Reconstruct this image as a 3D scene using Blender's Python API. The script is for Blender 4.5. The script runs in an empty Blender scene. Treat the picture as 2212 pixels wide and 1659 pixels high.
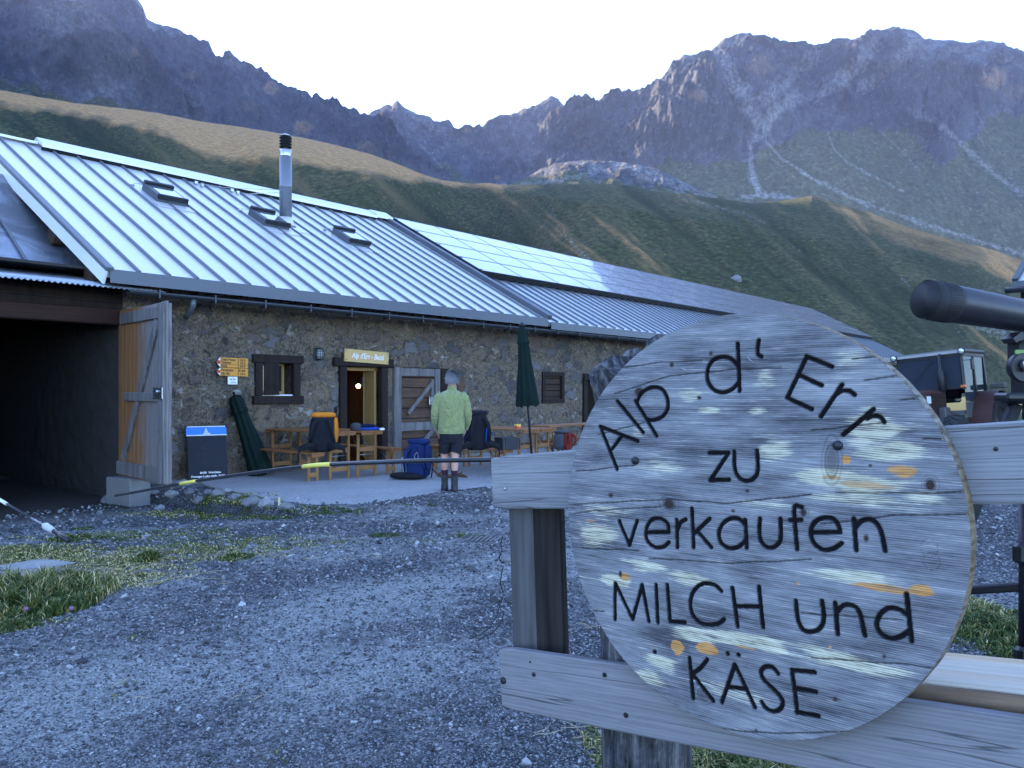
import bpy, math, random
import numpy as np
from mathutils import Vector, Matrix

random.seed(7)
rng = np.random.default_rng(11)
SC = bpy.context.scene
COL = SC.collection
R = math.radians

# ------------------------------------------------------------------ camera, sky, sun, exposure
FPX, HZ, CX = 1725.0, 845.0, 1106.0          # focal length / horizon / centre column for a 2212 px wide frame
EYE = 1.55
cam_d = bpy.data.cameras.new('camera')
cam_d.sensor_width = 36.0
cam_d.lens = 36.0 * FPX / 2212.0
cam_d.shift_y = (HZ - 829.5) / 2212.0
cam_d.clip_start, cam_d.clip_end = 0.05, 20000
cam = bpy.data.objects.new('camera', cam_d)
COL.objects.link(cam)
cam.location = (0, 0, EYE)
cam.rotation_euler = (R(90), 0, 0)
SC.camera = cam

SUN_AZ, SUN_EL = R(-40.0), R(25.5)           # azimuth from +Y towards +X
S_DIR = Vector((math.sin(SUN_AZ) * math.cos(SUN_EL), math.cos(SUN_AZ) * math.cos(SUN_EL), math.sin(SUN_EL)))
world = bpy.data.worlds.new('World')
SC.world = world
world.use_nodes = True
wn = world.node_tree
for n_ in list(wn.nodes): wn.nodes.remove(n_)
sky = wn.nodes.new('ShaderNodeTexSky')
sky.sky_type = 'NISHITA'
sky.sun_disc = False
sky.sun_elevation = SUN_EL
sky.sun_rotation = SUN_AZ
sky.altitude = 2100
sky.air_density, sky.dust_density, sky.ozone_density = 1.0, 1.0, 4.0
bg = wn.nodes.new('ShaderNodeBackground')
bg.inputs['Strength'].default_value = 0.14
wo = wn.nodes.new('ShaderNodeOutputWorld')
tint = wn.nodes.new('ShaderNodeMix'); tint.data_type = 'RGBA'; tint.blend_type = 'MULTIPLY'; tint.inputs['Factor'].default_value = 1.0
tint.inputs[7].default_value = (1.06, 1.0, .985, 1)
wn.links.new(sky.outputs[0], tint.inputs[6])
wn.links.new(tint.outputs[2], bg.inputs[0])
wn.links.new(bg.outputs[0], wo.inputs[0])
sun_d = bpy.data.lights.new('sun', 'SUN')
sun_d.energy, sun_d.angle, sun_d.color = 4.2, R(0.5), (1.0, 0.80, 0.54)
sun = bpy.data.objects.new('sun', sun_d)
COL.objects.link(sun)
sun.rotation_euler = S_DIR.to_track_quat('Z', 'Y').to_euler()
SC.view_settings.view_transform = 'Standard'
SC.view_settings.look = 'None'
SC.view_settings.exposure = 2.9
SC.view_settings.gamma = 1.0
SC.cycles.use_denoising = True
SC.cycles.max_bounces = 6
SC.cycles.diffuse_bounces = 3
SC.cycles.transparent_max_bounces = 8
SC.cycles.volume_bounces = 0

def at(x, y, Y):
    """point seen at (x, y) of a 2212 px wide frame, Y metres ahead"""
    return Vector(((x - CX) / FPX * Y, Y, EYE - (y - HZ) / FPX * Y))

# ------------------------------------------------------------------ helpers
class MB:
    """collects shapes for ONE mesh object"""
    def __init__(s): s.v, s.f, s.sm = [], [], []
    def add(s, vs, fs, smooth=False, M=None):
        o = len(s.v)
        for p in vs:
            p = Vector(p)
            s.v.append(tuple(M @ p) if M else tuple(p))
        for f in fs:
            s.f.append([i + o for i in f]); s.sm.append(smooth)
        return s
    def box(s, c, d, M=None, b=0.0):
        hx, hy, hz = d[0] / 2, d[1] / 2, d[2] / 2
        c = Vector(c)
        if b <= 0:
            vs = [c + Vector((x * hx, y * hy, z * hz)) for x in (-1, 1) for y in (-1, 1) for z in (-1, 1)]
            fs = [(0, 1, 3, 2), (4, 6, 7, 5), (0, 4, 5, 1), (2, 3, 7, 6), (0, 2, 6, 4), (1, 5, 7, 3)]
            return s.add(vs, fs, False, M)
        b = min(b, hx * .9, hy * .9, hz * .9)
        vs, idx = [], {}
        for x in (-1, 1):
            for y in (-1, 1):
                for z in (-1, 1):
                    for k in range(3):
                        q = [x * (hx - b), y * (hy - b), z * (hz - b)]
                        q[k] = (x * hx, y * hy, z * hz)[k]
                        idx[(x, y, z, k)] = len(vs); vs.append(c + Vector(q))
        fs = []
        for k in range(3):
            a1, a2 = [i for i in range(3) if i != k]
            for sg in (-1, 1):
                f = []
                for (p, q) in ((-1, -1), (1, -1), (1, 1), (-1, 1)):
                    key = [0, 0, 0]; key[k] = sg; key[a1] = p; key[a2] = q
                    f.append(idx[(key[0], key[1], key[2], k)])
                fs.append(f if (sg > 0) == (k != 1) else f[::-1])
        for k in range(3):
            a1, a2 = [i for i in range(3) if i != k]
            for p in (-1, 1):
                for q in (-1, 1):
                    f = []
                    for (sg, kk) in ((-1, a1), (1, a1), (1, a2), (-1, a2)):
                        key = [0, 0, 0]; key[k] = sg; key[a1] = p; key[a2] = q
                        f.append(idx[(key[0], key[1], key[2], kk)])
                    fs.append(f)
        for x in (-1, 1):
            for y in (-1, 1):
                for z in (-1, 1):
                    fs.append([idx[(x, y, z, k)] for k in range(3)])
        return s.add(vs, fs, False, M)
    def bar(s, p, q, w, h, up=(0, 0, 1), b=0.0):
        """rectangular bar from p to q, w wide (across), h along up"""
        p, q = Vector(p), Vector(q)
        ax = (q - p); L = ax.length; ax.normalize()
        up = Vector(up); sd = up.cross(ax)
        if sd.length < 1e-5: sd = Vector((1, 0, 0)).cross(ax)
        sd.normalize(); up = ax.cross(sd).normalized()
        M = Matrix((ax, sd, up)).transposed().to_4x4(); M.translation = (p + q) / 2
        return s.box((0, 0, 0), (L, w, h), M, b)
    def tube(s, pts, r, n=8, cap=True, smooth=True, up=None):
        pts = [Vector(p) for p in pts]
        rs = r if isinstance(r, (list, tuple)) else [r] * len(pts)
        o = len(s.v); prev = None
        for i, p in enumerate(pts):
            t = (pts[min(i + 1, len(pts) - 1)] - pts[max(i - 1, 0)]).normalized()
            if prev is None:
                a = Vector((0, 0, 1)) if abs(t.z) < .9 else Vector((1, 0, 0))
                if up: a = Vector(up)
            else: a = prev
            x = (a - t * a.dot(t)).normalized(); y = t.cross(x); prev = x
            rr = rs[i] if isinstance(rs[i], (list, tuple)) else (rs[i], rs[i])
            for k in range(n):
                g = 2 * math.pi * k / n
                s.v.append(tuple(p + x * (math.cos(g) * rr[0]) + y * (math.sin(g) * rr[1])))
        for i in range(len(pts) - 1):
            for k in range(n):
                a, b = o + i * n + k, o + i * n + (k + 1) % n
                s.f.append([a, b, b + n, a + n]); s.sm.append(smooth)
        if cap:
            s.f.append([o + k for k in range(n)][::-1]); s.sm.append(False)
            e = o + (len(pts) - 1) * n
            s.f.append([e + k for k in range(n)]); s.sm.append(False)
        return s
    def rings(s, rings, cap=True, smooth=True, closed=True):
        """rings: list of equally long point lists"""
        o = len(s.v); n = len(rings[0])
        for r_ in rings:
            for p in r_: s.v.append(tuple(p))
        m = n if closed else n - 1
        for i in range(len(rings) - 1):
            for k in range(m):
                a, b = o + i * n + k, o + i * n + (k + 1) % n
                s.f.append([a, b, b + n, a + n]); s.sm.append(smooth)
        if cap:
            s.f.append([o + k for k in range(n)][::-1]); s.sm.append(False)
            e = o + (len(rings) - 1) * n
            s.f.append([e + k for k in range(n)]); s.sm.append(False)
        return s
    def lathe(s, prof, n=24, c=(0, 0, 0), M=None, smooth=True, cap=True):
        """prof: (radius, z)"""
        rg = []
        for (r_, z) in prof:
            ring = []
            for k in range(n):
                g = 2 * math.pi * k / n
                p = Vector((c[0] + r_ * math.cos(g), c[1] + r_ * math.sin(g), c[2] + z))
                ring.append(M @ p if M else p)
            rg.append(ring)
        return s.rings(rg, cap, smooth)
    def prism(s, poly, d0, d1, M=None):
        """poly in local x,z, extruded along y from d0 to d1"""
        n = len(poly)
        vs = [(p[0], d0, p[1]) for p in poly] + [(p[0], d1, p[1]) for p in poly]
        fs = [list(range(n)), list(range(2 * n - 1, n - 1, -1))]
        for k in range(n):
            fs.append([k, k + n, (k + 1) % n + n, (k + 1) % n])
        return s.add(vs, fs, False, M)
    def build(s, name, mat, parent=None, loc=None, M=None, label=None, autosmooth=False):
        me = bpy.data.meshes.new(name)
        me.from_pydata(s.v, [], s.f)
        me.polygons.foreach_set('use_smooth', s.sm)
        me.update()
        import bmesh
        bm = bmesh.new(); bm.from_mesh(me)
        bmesh.ops.recalc_face_normals(bm, faces=bm.faces)
        bm.to_mesh(me); bm.free()
        if mat: me.materials.append(mat)
        o = bpy.data.objects.new(name, me)
        COL.objects.link(o)
        if parent: o.parent = parent
        if M is not None: o.matrix_local = M
        if loc is not None: o.location = loc
        if label: o['label'] = label
        return o

def tag(o, label=None, cat=None, group=None, kind=None):
    if label: o['label'] = label
    if cat: o['category'] = cat
    if group: o['group'] = group
    if kind: o['kind'] = kind
    return o
def empty(name, loc=(0, 0, 0), rz=0.0, label=None, cat=None, group=None, M=None):
    o = bpy.data.objects.new(name, None)
    o.empty_display_size = .2
    COL.objects.link(o)
    if M is not None: o.matrix_world = M
    else:
        o.location = loc; o.rotation_euler = (0, 0, rz)
    return tag(o, label, cat, group)
def kids(o): return [c for c in bpy.data.objects if c.parent == o]
def copy_tree(o, parent=None):
    c = o.copy(); COL.objects.link(c)
    if parent: c.parent = parent
    for ch in kids(o): copy_tree(ch, c)
    return c
def np_mesh(name, V, F, mat, attrs=None, smooth=True, kind=None, parent=None, label=None, cat=None):
    """V (n,3), F (m,k) arrays, attrs {name: array}"""
    V = np.asarray(V, np.float32); F = np.asarray(F, np.int32)
    me = bpy.data.meshes.new(name)
    m, k = F.shape
    me.vertices.add(len(V)); me.vertices.foreach_set('co', V.ravel())
    me.loops.add(m * k); me.loops.foreach_set('vertex_index', F.ravel())
    me.polygons.add(m)
    me.polygons.foreach_set('loop_start', np.arange(0, m * k, k, dtype=np.int32))
    me.polygons.foreach_set('loop_total', np.full(m, k, np.int32))
    me.polygons.foreach_set('use_smooth', np.full(m, smooth, bool))
    me.update(calc_edges=True)
    for a, val in (attrs or {}).items():
        val = np.asarray(val, np.float32)
        if val.ndim == 1:
            at_ = me.attributes.new(a, 'FLOAT', 'POINT'); at_.data.foreach_set('value', val)
        else:
            at_ = me.attributes.new(a, 'FLOAT_COLOR', 'POINT')
            at_.data.foreach_set('color', np.c_[val, np.ones(len(val))].astype(np.float32).ravel())
    me.validate()
    if mat: me.materials.append(mat)
    o = bpy.data.objects.new(name, me)
    COL.objects.link(o)
    if parent: o.parent = parent
    return tag(o, label, cat, None, kind)
def grid_faces(nr, nc):
    i = np.arange(nr - 1)[:, None] * nc + np.arange(nc - 1)[None, :]
    return np.stack([i, i + 1, i + nc + 1, i + nc], -1).reshape(-1, 4)

# numpy gradient noise
_P = rng.permutation(256); _P = np.r_[_P, _P]
_G = rng.normal(size=(256, 3)); _G /= np.linalg.norm(_G, axis=1)[:, None]
def pnoise(x, y, z=0.0):
    x, y, z = np.broadcast_arrays(np.asarray(x, float), np.asarray(y, float), np.asarray(z, float))
    xi, yi, zi = np.floor(x).astype(int), np.floor(y).astype(int), np.floor(z).astype(int)
    xf, yf, zf = x - xi, y - yi, z - zi
    u, v, w = [t * t * t * (t * (t * 6 - 15) + 10) for t in (xf, yf, zf)]
    r_ = 0
    for dx in (0, 1):
        for dy in (0, 1):
            for dz in (0, 1):
                h = _P[_P[_P[(xi + dx) & 255] + ((yi + dy) & 255)] + ((zi + dz) & 255)]
                g = _G[h]
                d = g[..., 0] * (xf - dx) + g[..., 1] * (yf - dy) + g[..., 2] * (zf - dz)
                r_ = r_ + d * (u if dx else 1 - u) * (v if dy else 1 - v) * (w if dz else 1 - w)
    return r_ * 1.6
def fbm(x, y, z=0.0, o=4, g=.5, ridge=False):
    a, t, s_ = 1.0, 0.0, 0.0
    for i in range(o):
        k = 2 ** i
        n_ = pnoise(x * k + 13.7 * i, y * k + 7.1 * i, z * k + 3.3 * i)
        if ridge: n_ = 1 - 2 * np.abs(n_)
        t = t + a * n_; s_ += a; a *= g
    return t / s_
def sstep(a, b, x):
    t = np.clip((x - a) / (b - a), 0, 1)
    return t * t * (3 - 2 * t)

# ------------------------------------------------------------------ materials
class NT:
    def __init__(s, name):
        s.m = bpy.data.materials.new(name); s.m.use_nodes = True
        s.t = s.m.node_tree; s.n = s.t.nodes; s.n.clear()
        s.out = s.n.new('ShaderNodeOutputMaterial')
        s.b = s.n.new('ShaderNodeBsdfPrincipled')
        s.t.links.new(s.b.outputs[0], s.out.inputs[0])
    def L(s, a, b): s.t.links.new(a, b)
    def put(s, sock, v):
        if hasattr(v, 'is_output'): s.L(v, sock)
        elif isinstance(v, (tuple, list)) and len(v) == 3 and sock.type == 'RGBA': sock.default_value = (*v, 1)
        else: sock.default_value = v
    def set(s, **k):
        nm = dict(color='Base Color', rough='Roughness', metal='Metallic', normal='Normal', spec='Specular IOR Level',
                  emit='Emission Color', estr='Emission Strength', alpha='Alpha', trans='Transmission Weight', ior='IOR', coat='Coat Weight',
                  sheen='Sheen Weight')
        for a, v in k.items(): s.put(s.b.inputs[nm[a]], v)
        return s
    def co(s, kind='Object', scale=(1, 1, 1), rot=(0, 0, 0), loc=(0, 0, 0)):
        tc = s.n.new('ShaderNodeTexCoord'); mp = s.n.new('ShaderNodeMapping')
        s.L(tc.outputs[kind], mp.inputs[0])
        mp.inputs['Scale'].default_value = scale; mp.inputs['Rotation'].default_value = rot; mp.inputs['Location'].default_value = loc
        return mp.outputs[0]
    def noise(s, vec, scale=5, detail=4, rough=.55, dist=0.0, col=False):
        n_ = s.n.new('ShaderNodeTexNoise'); s.L(vec, n_.inputs['Vector'])
        n_.inputs['Scale'].default_value = scale; n_.inputs['Detail'].default_value = detail
        n_.inputs['Roughness'].default_value = rough; n_.inputs['Distortion'].default_value = dist
        return n_.outputs['Color' if col else 'Fac']
    def voro(s, vec, scale=5, feature='F1', out='Distance', rand=1.0):
        n_ = s.n.new('ShaderNodeTexVoronoi'); n_.feature = feature
        s.L(vec, n_.inputs['Vector']); n_.inputs['Scale'].default_value = scale
        n_.inputs['Randomness'].default_value = rand
        return n_.outputs[out]
    def wave(s, vec, scale=5, dist=2, detail=2, dscale=1, direction='X'):
        n_ = s.n.new('ShaderNodeTexWave'); n_.bands_direction = direction
        s.L(vec, n_.inputs['Vector']); n_.inputs['Scale'].default_value = scale
        n_.inputs['Distortion'].default_value = dist; n_.inputs['Detail'].default_value = detail; n_.inputs['Detail Scale'].default_value = dscale
        return n_.outputs['Fac']
    def ramp(s, fac, stops, interp='LINEAR'):
        n_ = s.n.new('ShaderNodeValToRGB'); n_.color_ramp.interpolation = interp
        e = n_.color_ramp.elements
        while len(e) < len(stops): e.new(.5)
        for i, (p, c) in enumerate(stops):
            e[i].position = p
            e[i].color = (c, c, c, 1) if isinstance(c, (int, float)) else (*c, 1)
        s.put(n_.inputs[0], fac)
        return n_.outputs[0]
    def mix(s, fac, a, b, mode='MIX'):
        n_ = s.n.new('ShaderNodeMix'); n_.data_type = 'RGBA'; n_.blend_type = mode
        s.put(n_.inputs['Factor'], fac); s.put(n_.inputs[6], a); s.put(n_.inputs[7], b)
        return n_.outputs[2]
    def math(s, op, a, b=0.0, clamp=False):
        n_ = s.n.new('ShaderNodeMath'); n_.operation = op; n_.use_clamp = clamp
        s.put(n_.inputs[0], a); s.put(n_.inputs[1], b)
        return n_.outputs[0]
    def attr(s, name, out='Fac'):
        n_ = s.n.new('ShaderNodeAttribute'); n_.attribute_name = name
        return n_.outputs[out]
    def bump(s, h, strength=.5, dist=.02, normal=None):
        n_ = s.n.new('ShaderNodeBump'); s.put(n_.inputs['Height'], h)
        n_.inputs['Strength'].default_value = strength; n_.inputs['Distance'].default_value = dist
        if normal: s.L(normal, n_.inputs['Normal'])
        return n_.outputs[0]
    def rnd(s):
        n_ = s.n.new('ShaderNodeObjectInfo'); return n_.outputs['Random']
    def vadd(s, vec, col, k):
        a = s.n.new('ShaderNodeVectorMath'); a.operation = 'SCALE'
        b0 = s.n.new('ShaderNodeVectorMath'); b0.operation = 'SUBTRACT'; s.L(col, b0.inputs[0]); b0.inputs[1].default_value = (.5, .5, .5)
        s.L(b0.outputs[0], a.inputs[0]); a.inputs['Scale'].default_value = k
        b = s.n.new('ShaderNodeVectorMath'); b.operation = 'ADD'; s.L(vec, b.inputs[0]); s.L(a.outputs[0], b.inputs[1])
        return b.outputs[0]

def plain(name, col, rough=.6, metal=0.0, var=.18, scale=12.0, bump=.0, spec=.5, bdist=.01):
    """colour with soft mottling"""
    m = NT(name); v = m.co('Object')
    n1 = m.noise(v, scale, 5, .6)
    c = m.mix(n1, tuple(x * (1 - var) for x in col), tuple(min(1, x * (1 + var)) for x in col))
    m.set(color=c, rough=m.math('ADD', m.math('MULTIPLY', n1, .2), rough - .1), metal=metal, spec=spec)
    if bump: m.set(normal=m.bump(m.noise(v, scale * 3, 4), bump, bdist))
    return m.m

def wood(name, dark, light, axis='X', grain=60.0, stretch=.05, rough=.75, bump=.35, knots=True, warm=None, bdist=.004):
    """sawn wood, grain running along axis of the object's own frame"""
    m = NT(name)
    sc = [1, 1, 1]; sc['XYZ'.index(axis)] = stretch
    v = m.co('Object', tuple(sc))
    w = m.noise(v, 3.0, 3, .5, col=True)
    v2 = m.vadd(v, w, .06)
    g = m.noise(v2, grain, 4, .6)
    g2 = m.noise(v2, grain * .22, 3, .5)
    h = m.math('ADD', m.math('MULTIPLY', g, .6), m.math('MULTIPLY', g2, .5))
    c = m.ramp(h, [(.36, dark), (.52, tuple((a + b) / 2 for a, b in zip(dark, light))), (.68, light)])
    vb = m.co('Object')
    big = m.noise(vb, 2.5, 4, .6)
    c = m.mix(m.math('MULTIPLY', big, .45), c, tuple(x * .62 for x in dark))
    if warm:
        c = m.mix(m.ramp(m.noise(m.co('Object', tuple(sc), loc=(3, 1, 5)), 6.0, 4, .6), [(.5, 0.0), (.68, .85)]), c, warm)
    if knots:
        k = m.voro(m.co('Object', tuple([1 if a != axis else .45 for a in 'XYZ'])), 5.0)
        c = m.mix(m.ramp(k, [(.03, .85), (.075, 0.0)]), c, tuple(x * .35 for x in dark))
    m.set(color=c, rough=rough, normal=m.bump(h, bump, bdist), spec=.25)
    return m.m
# ------------------------------------------------------------------ terrain
def pl(pts, x):
    a = np.array(pts, float)
    return np.interp(x, a[:, 0], a[:, 1])
def seg_dist(px, py, pts):
    d = np.full(px.shape, 1e9)
    for (x0, y0), (x1, y1) in zip(pts[:-1], pts[1:]):
        dx, dy = x1 - x0, y1 - y0
        t = np.clip(((px - x0) * dx + (py - y0) * dy) / (dx * dx + dy * dy + 1e-9), 0, 1)
        d = np.minimum(d, np.hypot(px - x0 - t * dx, py - y0 - t * dy))
    return d
def e_of(y): return (HZ - y) / FPX

def rock_material(name, rock_a, rock_b, grass_a, grass_b, scree_c, warm_c, sc):
    """bare rock, alpine grass, scree and ochre faces, mixed by what grows or lies where"""
    m = NT(name)
    v = m.co('Object')
    n1 = m.noise(v, .011 * sc, 8, .62); n2 = m.noise(v, .05 * sc, 8, .7); n3 = m.noise(v, .16 * sc, 6, .75)
    rc = m.mix(m.ramp(n2, [(.36, 0.0), (.64, 1.0)]), rock_a, rock_b)
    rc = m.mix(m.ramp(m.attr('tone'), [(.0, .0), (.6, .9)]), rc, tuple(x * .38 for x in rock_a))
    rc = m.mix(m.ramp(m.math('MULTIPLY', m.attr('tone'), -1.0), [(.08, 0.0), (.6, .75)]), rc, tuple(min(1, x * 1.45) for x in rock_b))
    rc = m.mix(m.ramp(n3, [(.42, .5), (.56, 0.0)]), rc, tuple(x * .45 for x in rock_a))
    rc = m.mix(m.ramp(n3, [(.55, 0.0), (.66, .22)]), rc, tuple(min(1, x * 1.6) for x in rock_b))
    rc = m.mix(m.math('MULTIPLY', m.attr('warm'), m.ramp(n2, [(.4, .25), (.6, 1.0)])), rc, warm_c)
    gc = m.mix(m.ramp(n1, [(.35, 0.0), (.65, 1.0)]), grass_a, grass_b)
    gc = m.mix(m.ramp(n3, [(.4, .75), (.56, 0.0)]), gc, tuple(x * .4 for x in grass_a))
    gc = m.mix(m.ramp(n3, [(.60, 0.0), (.66, .7)]), gc, rock_b)
    gc = m.mix(m.ramp(n2, [(.5, 0.0), (.66, .6)]), gc, tuple(x * .5 for x in grass_b))
    gm = m.math('ADD', m.attr('grass'), m.math('MULTIPLY', m.math('SUBTRACT', n2, .5), 1.4))
    c = m.mix(m.ramp(gm, [(.42, 0.0), (.58, 1.0)]), rc, gc)
    sm = m.math('ADD', m.attr('scree'), m.math('MULTIPLY', m.math('SUBTRACT', n3, .5), 1.1))
    sc_c = m.mix(m.ramp(n3, [(.38, 0.0), (.62, 1.0)]), tuple(x * .5 for x in scree_c), scree_c)
    c = m.mix(m.ramp(sm, [(.18, 0.0), (1.0, .85)]), c, sc_c)
    hh = m.math('ADD', m.math('MULTIPLY', n2, .8), m.math('MULTIPLY', n3, .4))
    m.set(color=c, rough=.95, spec=.1, normal=m.bump(hh, .9, 14.0 / sc))
    return m.m

def range_mesh(name, x0, x1, nc, nr, sky, base, Yc, Yb, amp, lam, mat, grass=None, scree=(), warm=(), jag=2.5, seed=0, prof=1.0, back=160.0, lean=0.0, fine=1.0):
    xs = np.linspace(x0, x1, nc)
    ysk = pl(sky, xs) + jag * fbm(xs / 17.0 + seed, seed * 3.1, 0, 4, .65) * 2
    yba = pl(base, xs)
    YC, YB = pl(Yc, xs), pl(Yb, xs)
    zc, zb = EYE + e_of(ysk) * YC, EYE + e_of(yba) * YB
    t = np.linspace(0, 1, nr)[:, None]
    Y = YB[None] + (YC - YB)[None] * t
    z = zb[None] + (zc - zb)[None] * t ** prof
    Xm = (xs[None] - CX) / FPX * (YC + YB)[None] / 2
    hgt = (zc - zb)[None] * t
    u = (Xm + lean * hgt) / lam
    wv = fbm(u * .6, t * 1.5 + seed, seed, 3) * .6
    g = fbm(u + wv, t * 1.3 + seed * 5.3 + wv, seed, 5, .55, ridge=True)
    f = fbm(u * 3.1, hgt / lam * 2.2, seed + 9, 5, .62, ridge=True)
    env = np.clip(np.minimum(t * 5, (1 - t) * 3.6), 0, 1) ** .8
    cl = fbm(u * .8, hgt / lam * 1.1, seed + 4, 3)
    if grass:
        py0 = HZ - FPX * (z - EYE) / Y
        gk = 1 - .72 * sstep(-45, 45, py0 - pl(grass, np.broadcast_to(xs[None], py0.shape)) + 30 * fbm(xs[None] / 45.0, py0 / 45.0, seed, 3))
        env = env * gk
    z = z + amp * env * (g * .62 + .22 * f * fine)
    Y = Y - amp * env * (cl * 2.1 + f * .42 * fine)
    X = (xs[None] - CX) / FPX * Y
    # far side of the crest
    Xb = np.stack([X[-1] * (1 + back / 3 / YC), X[-1] * (1 + back / YC)]); Ybk = np.stack([Y[-1] + back / 3, Y[-1] + back])
    zbk = np.stack([z[-1] - back * .3, z[-1] - back * 1.4])
    X, Y, z = np.vstack([X, Xb]), np.vstack([Y, Ybk]), np.vstack([z, zbk])
    nrr = nr + 2
    px = CX + FPX * X / Y; py = HZ - FPX * (z - EYE) / Y
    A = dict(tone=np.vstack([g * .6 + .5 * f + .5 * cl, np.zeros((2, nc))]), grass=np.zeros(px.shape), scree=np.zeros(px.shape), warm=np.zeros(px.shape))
    if grass:
        A['grass'] = sstep(-26, 26, py - pl(grass, px) + 34 * fbm(px / 50.0, py / 50.0, seed, 5, .6))
    brk = fbm(px / 9.0, py / 9.0, seed + 7, 4)
    wv2 = .75 + .8 * fbm(px / 38.0, py / 38.0, seed + 11, 3)
    wob = 7 * fbm(px / 26.0, py / 26.0, seed + 2, 4)
    for (pts, w, k) in scree:
        A['scree'] = np.maximum(A['scree'], k * (.62 + .7 * brk) * (1 - sstep(.0, 1.5, seg_dist(px + wob, py + wob, pts) / (w * np.clip(wv2, .35, 2)))))
    for (cx_, cy_, r_, k) in warm:
        A['warm'] = np.maximum(A['warm'], k * (1 - sstep(.5, 1.15, np.hypot((px - cx_) / r_, (py - cy_) / (r_ * .8)) + .5 * fbm(px / 14.0, py / 14.0, seed, 3))))
    V = np.stack([X, Y, z], -1).reshape(-1, 3)
    return np_mesh(name, V, grid_faces(nrr, nc), mat, {k: v.ravel() for k, v in A.items()}, True, 'structure')

M_rock = rock_material('alpine_rock', (.105, .118, .140), (.270, .290, .320), (.078, .098, .046), (.125, .132, .070), (.40, .40, .40), (.30, .19, .11), 1.0)
M_rock_d = rock_material('dark_rock', (.115, .112, .118), (.26, .25, .255), (.06, .07, .028), (.10, .09, .04), (.30, .28, .27), (.38, .24, .13), 1.4)

SKY_L = [(-400, -30), (-70, -46), (-12, -84), (45, -104), (110, -96), (190, -62), (299, 0), (310, 16), (318, 41), (343, 51), (398, 69), (414, 82), (450, 108), (466, 129), (481, 130), (485, 113), (498, 110), (515, 129), (546, 148), (589, 181), (606, 195), (625, 199), (687, 235), (717, 234), (757, 255), (786, 270), (835, 303), (875, 345), (954, 390), (1010, 412)]
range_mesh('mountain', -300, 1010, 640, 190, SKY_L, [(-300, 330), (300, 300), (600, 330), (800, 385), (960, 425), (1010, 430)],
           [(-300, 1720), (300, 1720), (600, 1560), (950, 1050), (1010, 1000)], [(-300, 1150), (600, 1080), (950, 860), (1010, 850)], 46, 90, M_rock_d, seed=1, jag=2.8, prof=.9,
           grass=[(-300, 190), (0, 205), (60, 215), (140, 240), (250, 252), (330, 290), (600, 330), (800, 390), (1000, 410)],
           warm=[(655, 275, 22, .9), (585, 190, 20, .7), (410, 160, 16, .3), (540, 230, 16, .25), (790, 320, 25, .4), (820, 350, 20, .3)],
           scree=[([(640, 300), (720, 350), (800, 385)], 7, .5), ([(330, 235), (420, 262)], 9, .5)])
SKY_LF = [(-900, -28), (-300, -30), (0, -25), (100, -25), (150, -14), (192, 0), (240, 50), (285, 82), (298, 110), (350, 165), (390, 210), (430, 250), (480, 300)]
range_mesh('mountain', -900, 480, 560, 170, SKY_LF, [(-900, 270), (0, 250), (200, 262), (350, 290), (480, 320)],
           [(-900, 1150), (300, 1080), (480, 800)], [(-900, 800), (300, 790), (480, 760)], 34, 75, M_rock_d, seed=5, jag=2.0, prof=.95,
           grass=[(-900, 170), (0, 168), (60, 180), (120, 205), (200, 215), (300, 238), (480, 300)],
           warm=[(290, 115, 12, .4)],
           scree=[([(110, 90), (108, 130), (100, 170), (95, 200)], 5, .45), ([(0, 165), (40, 190), (80, 215)], 9, .5)])
SKY_C = [(700, 330), (770, 290), (786, 270), (792, 250), (800, 243), (812, 236), (828, 231), (839, 224), (846, 229), (858, 217), (870, 230), (890, 240), (905, 247), (925, 250), (938, 264), (955, 261), (968, 260), (980, 273), (995, 279), (1006, 269), (1013, 268), (1022, 279), (1036, 274), (1041, 279), (1060, 264), (1075, 253), (1085, 250), (1105, 246), (1140, 235), (1170, 220), (1190, 208), (1205, 214), (1220, 230), (1230, 243), (1255, 252), (1290, 246), (1360, 225), (1440, 190)]
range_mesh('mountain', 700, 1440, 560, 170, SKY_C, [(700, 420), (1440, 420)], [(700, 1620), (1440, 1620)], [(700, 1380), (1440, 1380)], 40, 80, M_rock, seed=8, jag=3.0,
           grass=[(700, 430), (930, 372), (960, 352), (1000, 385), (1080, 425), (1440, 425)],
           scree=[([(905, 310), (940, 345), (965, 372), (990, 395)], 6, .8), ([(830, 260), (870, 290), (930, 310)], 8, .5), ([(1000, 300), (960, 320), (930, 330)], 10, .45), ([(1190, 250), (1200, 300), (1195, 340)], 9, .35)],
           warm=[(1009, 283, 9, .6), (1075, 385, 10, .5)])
SKY_R = [(1180, 290), (1240, 255), (1273, 246), (1341, 233), (1375, 221), (1401, 204), (1422, 178), (1443, 157), (1454, 134), (1473, 121), (1498, 117), (1537, 108), (1562, 87), (1579, 77), (1613, 71), (1647, 81), (1672, 87), (1698, 98), (1732, 99), (1757, 106), (1770, 101), (1800, 88), (1846, 87), (1876, 74), (1910, 64), (1929, 57), (1952, 64), (1974, 64), (1995, 83), (2050, 87), (2088, 93), (2114, 88), (2169, 91), (2177, 102), (2212, 112), (2400, 150), (2800, 120)]
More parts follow.
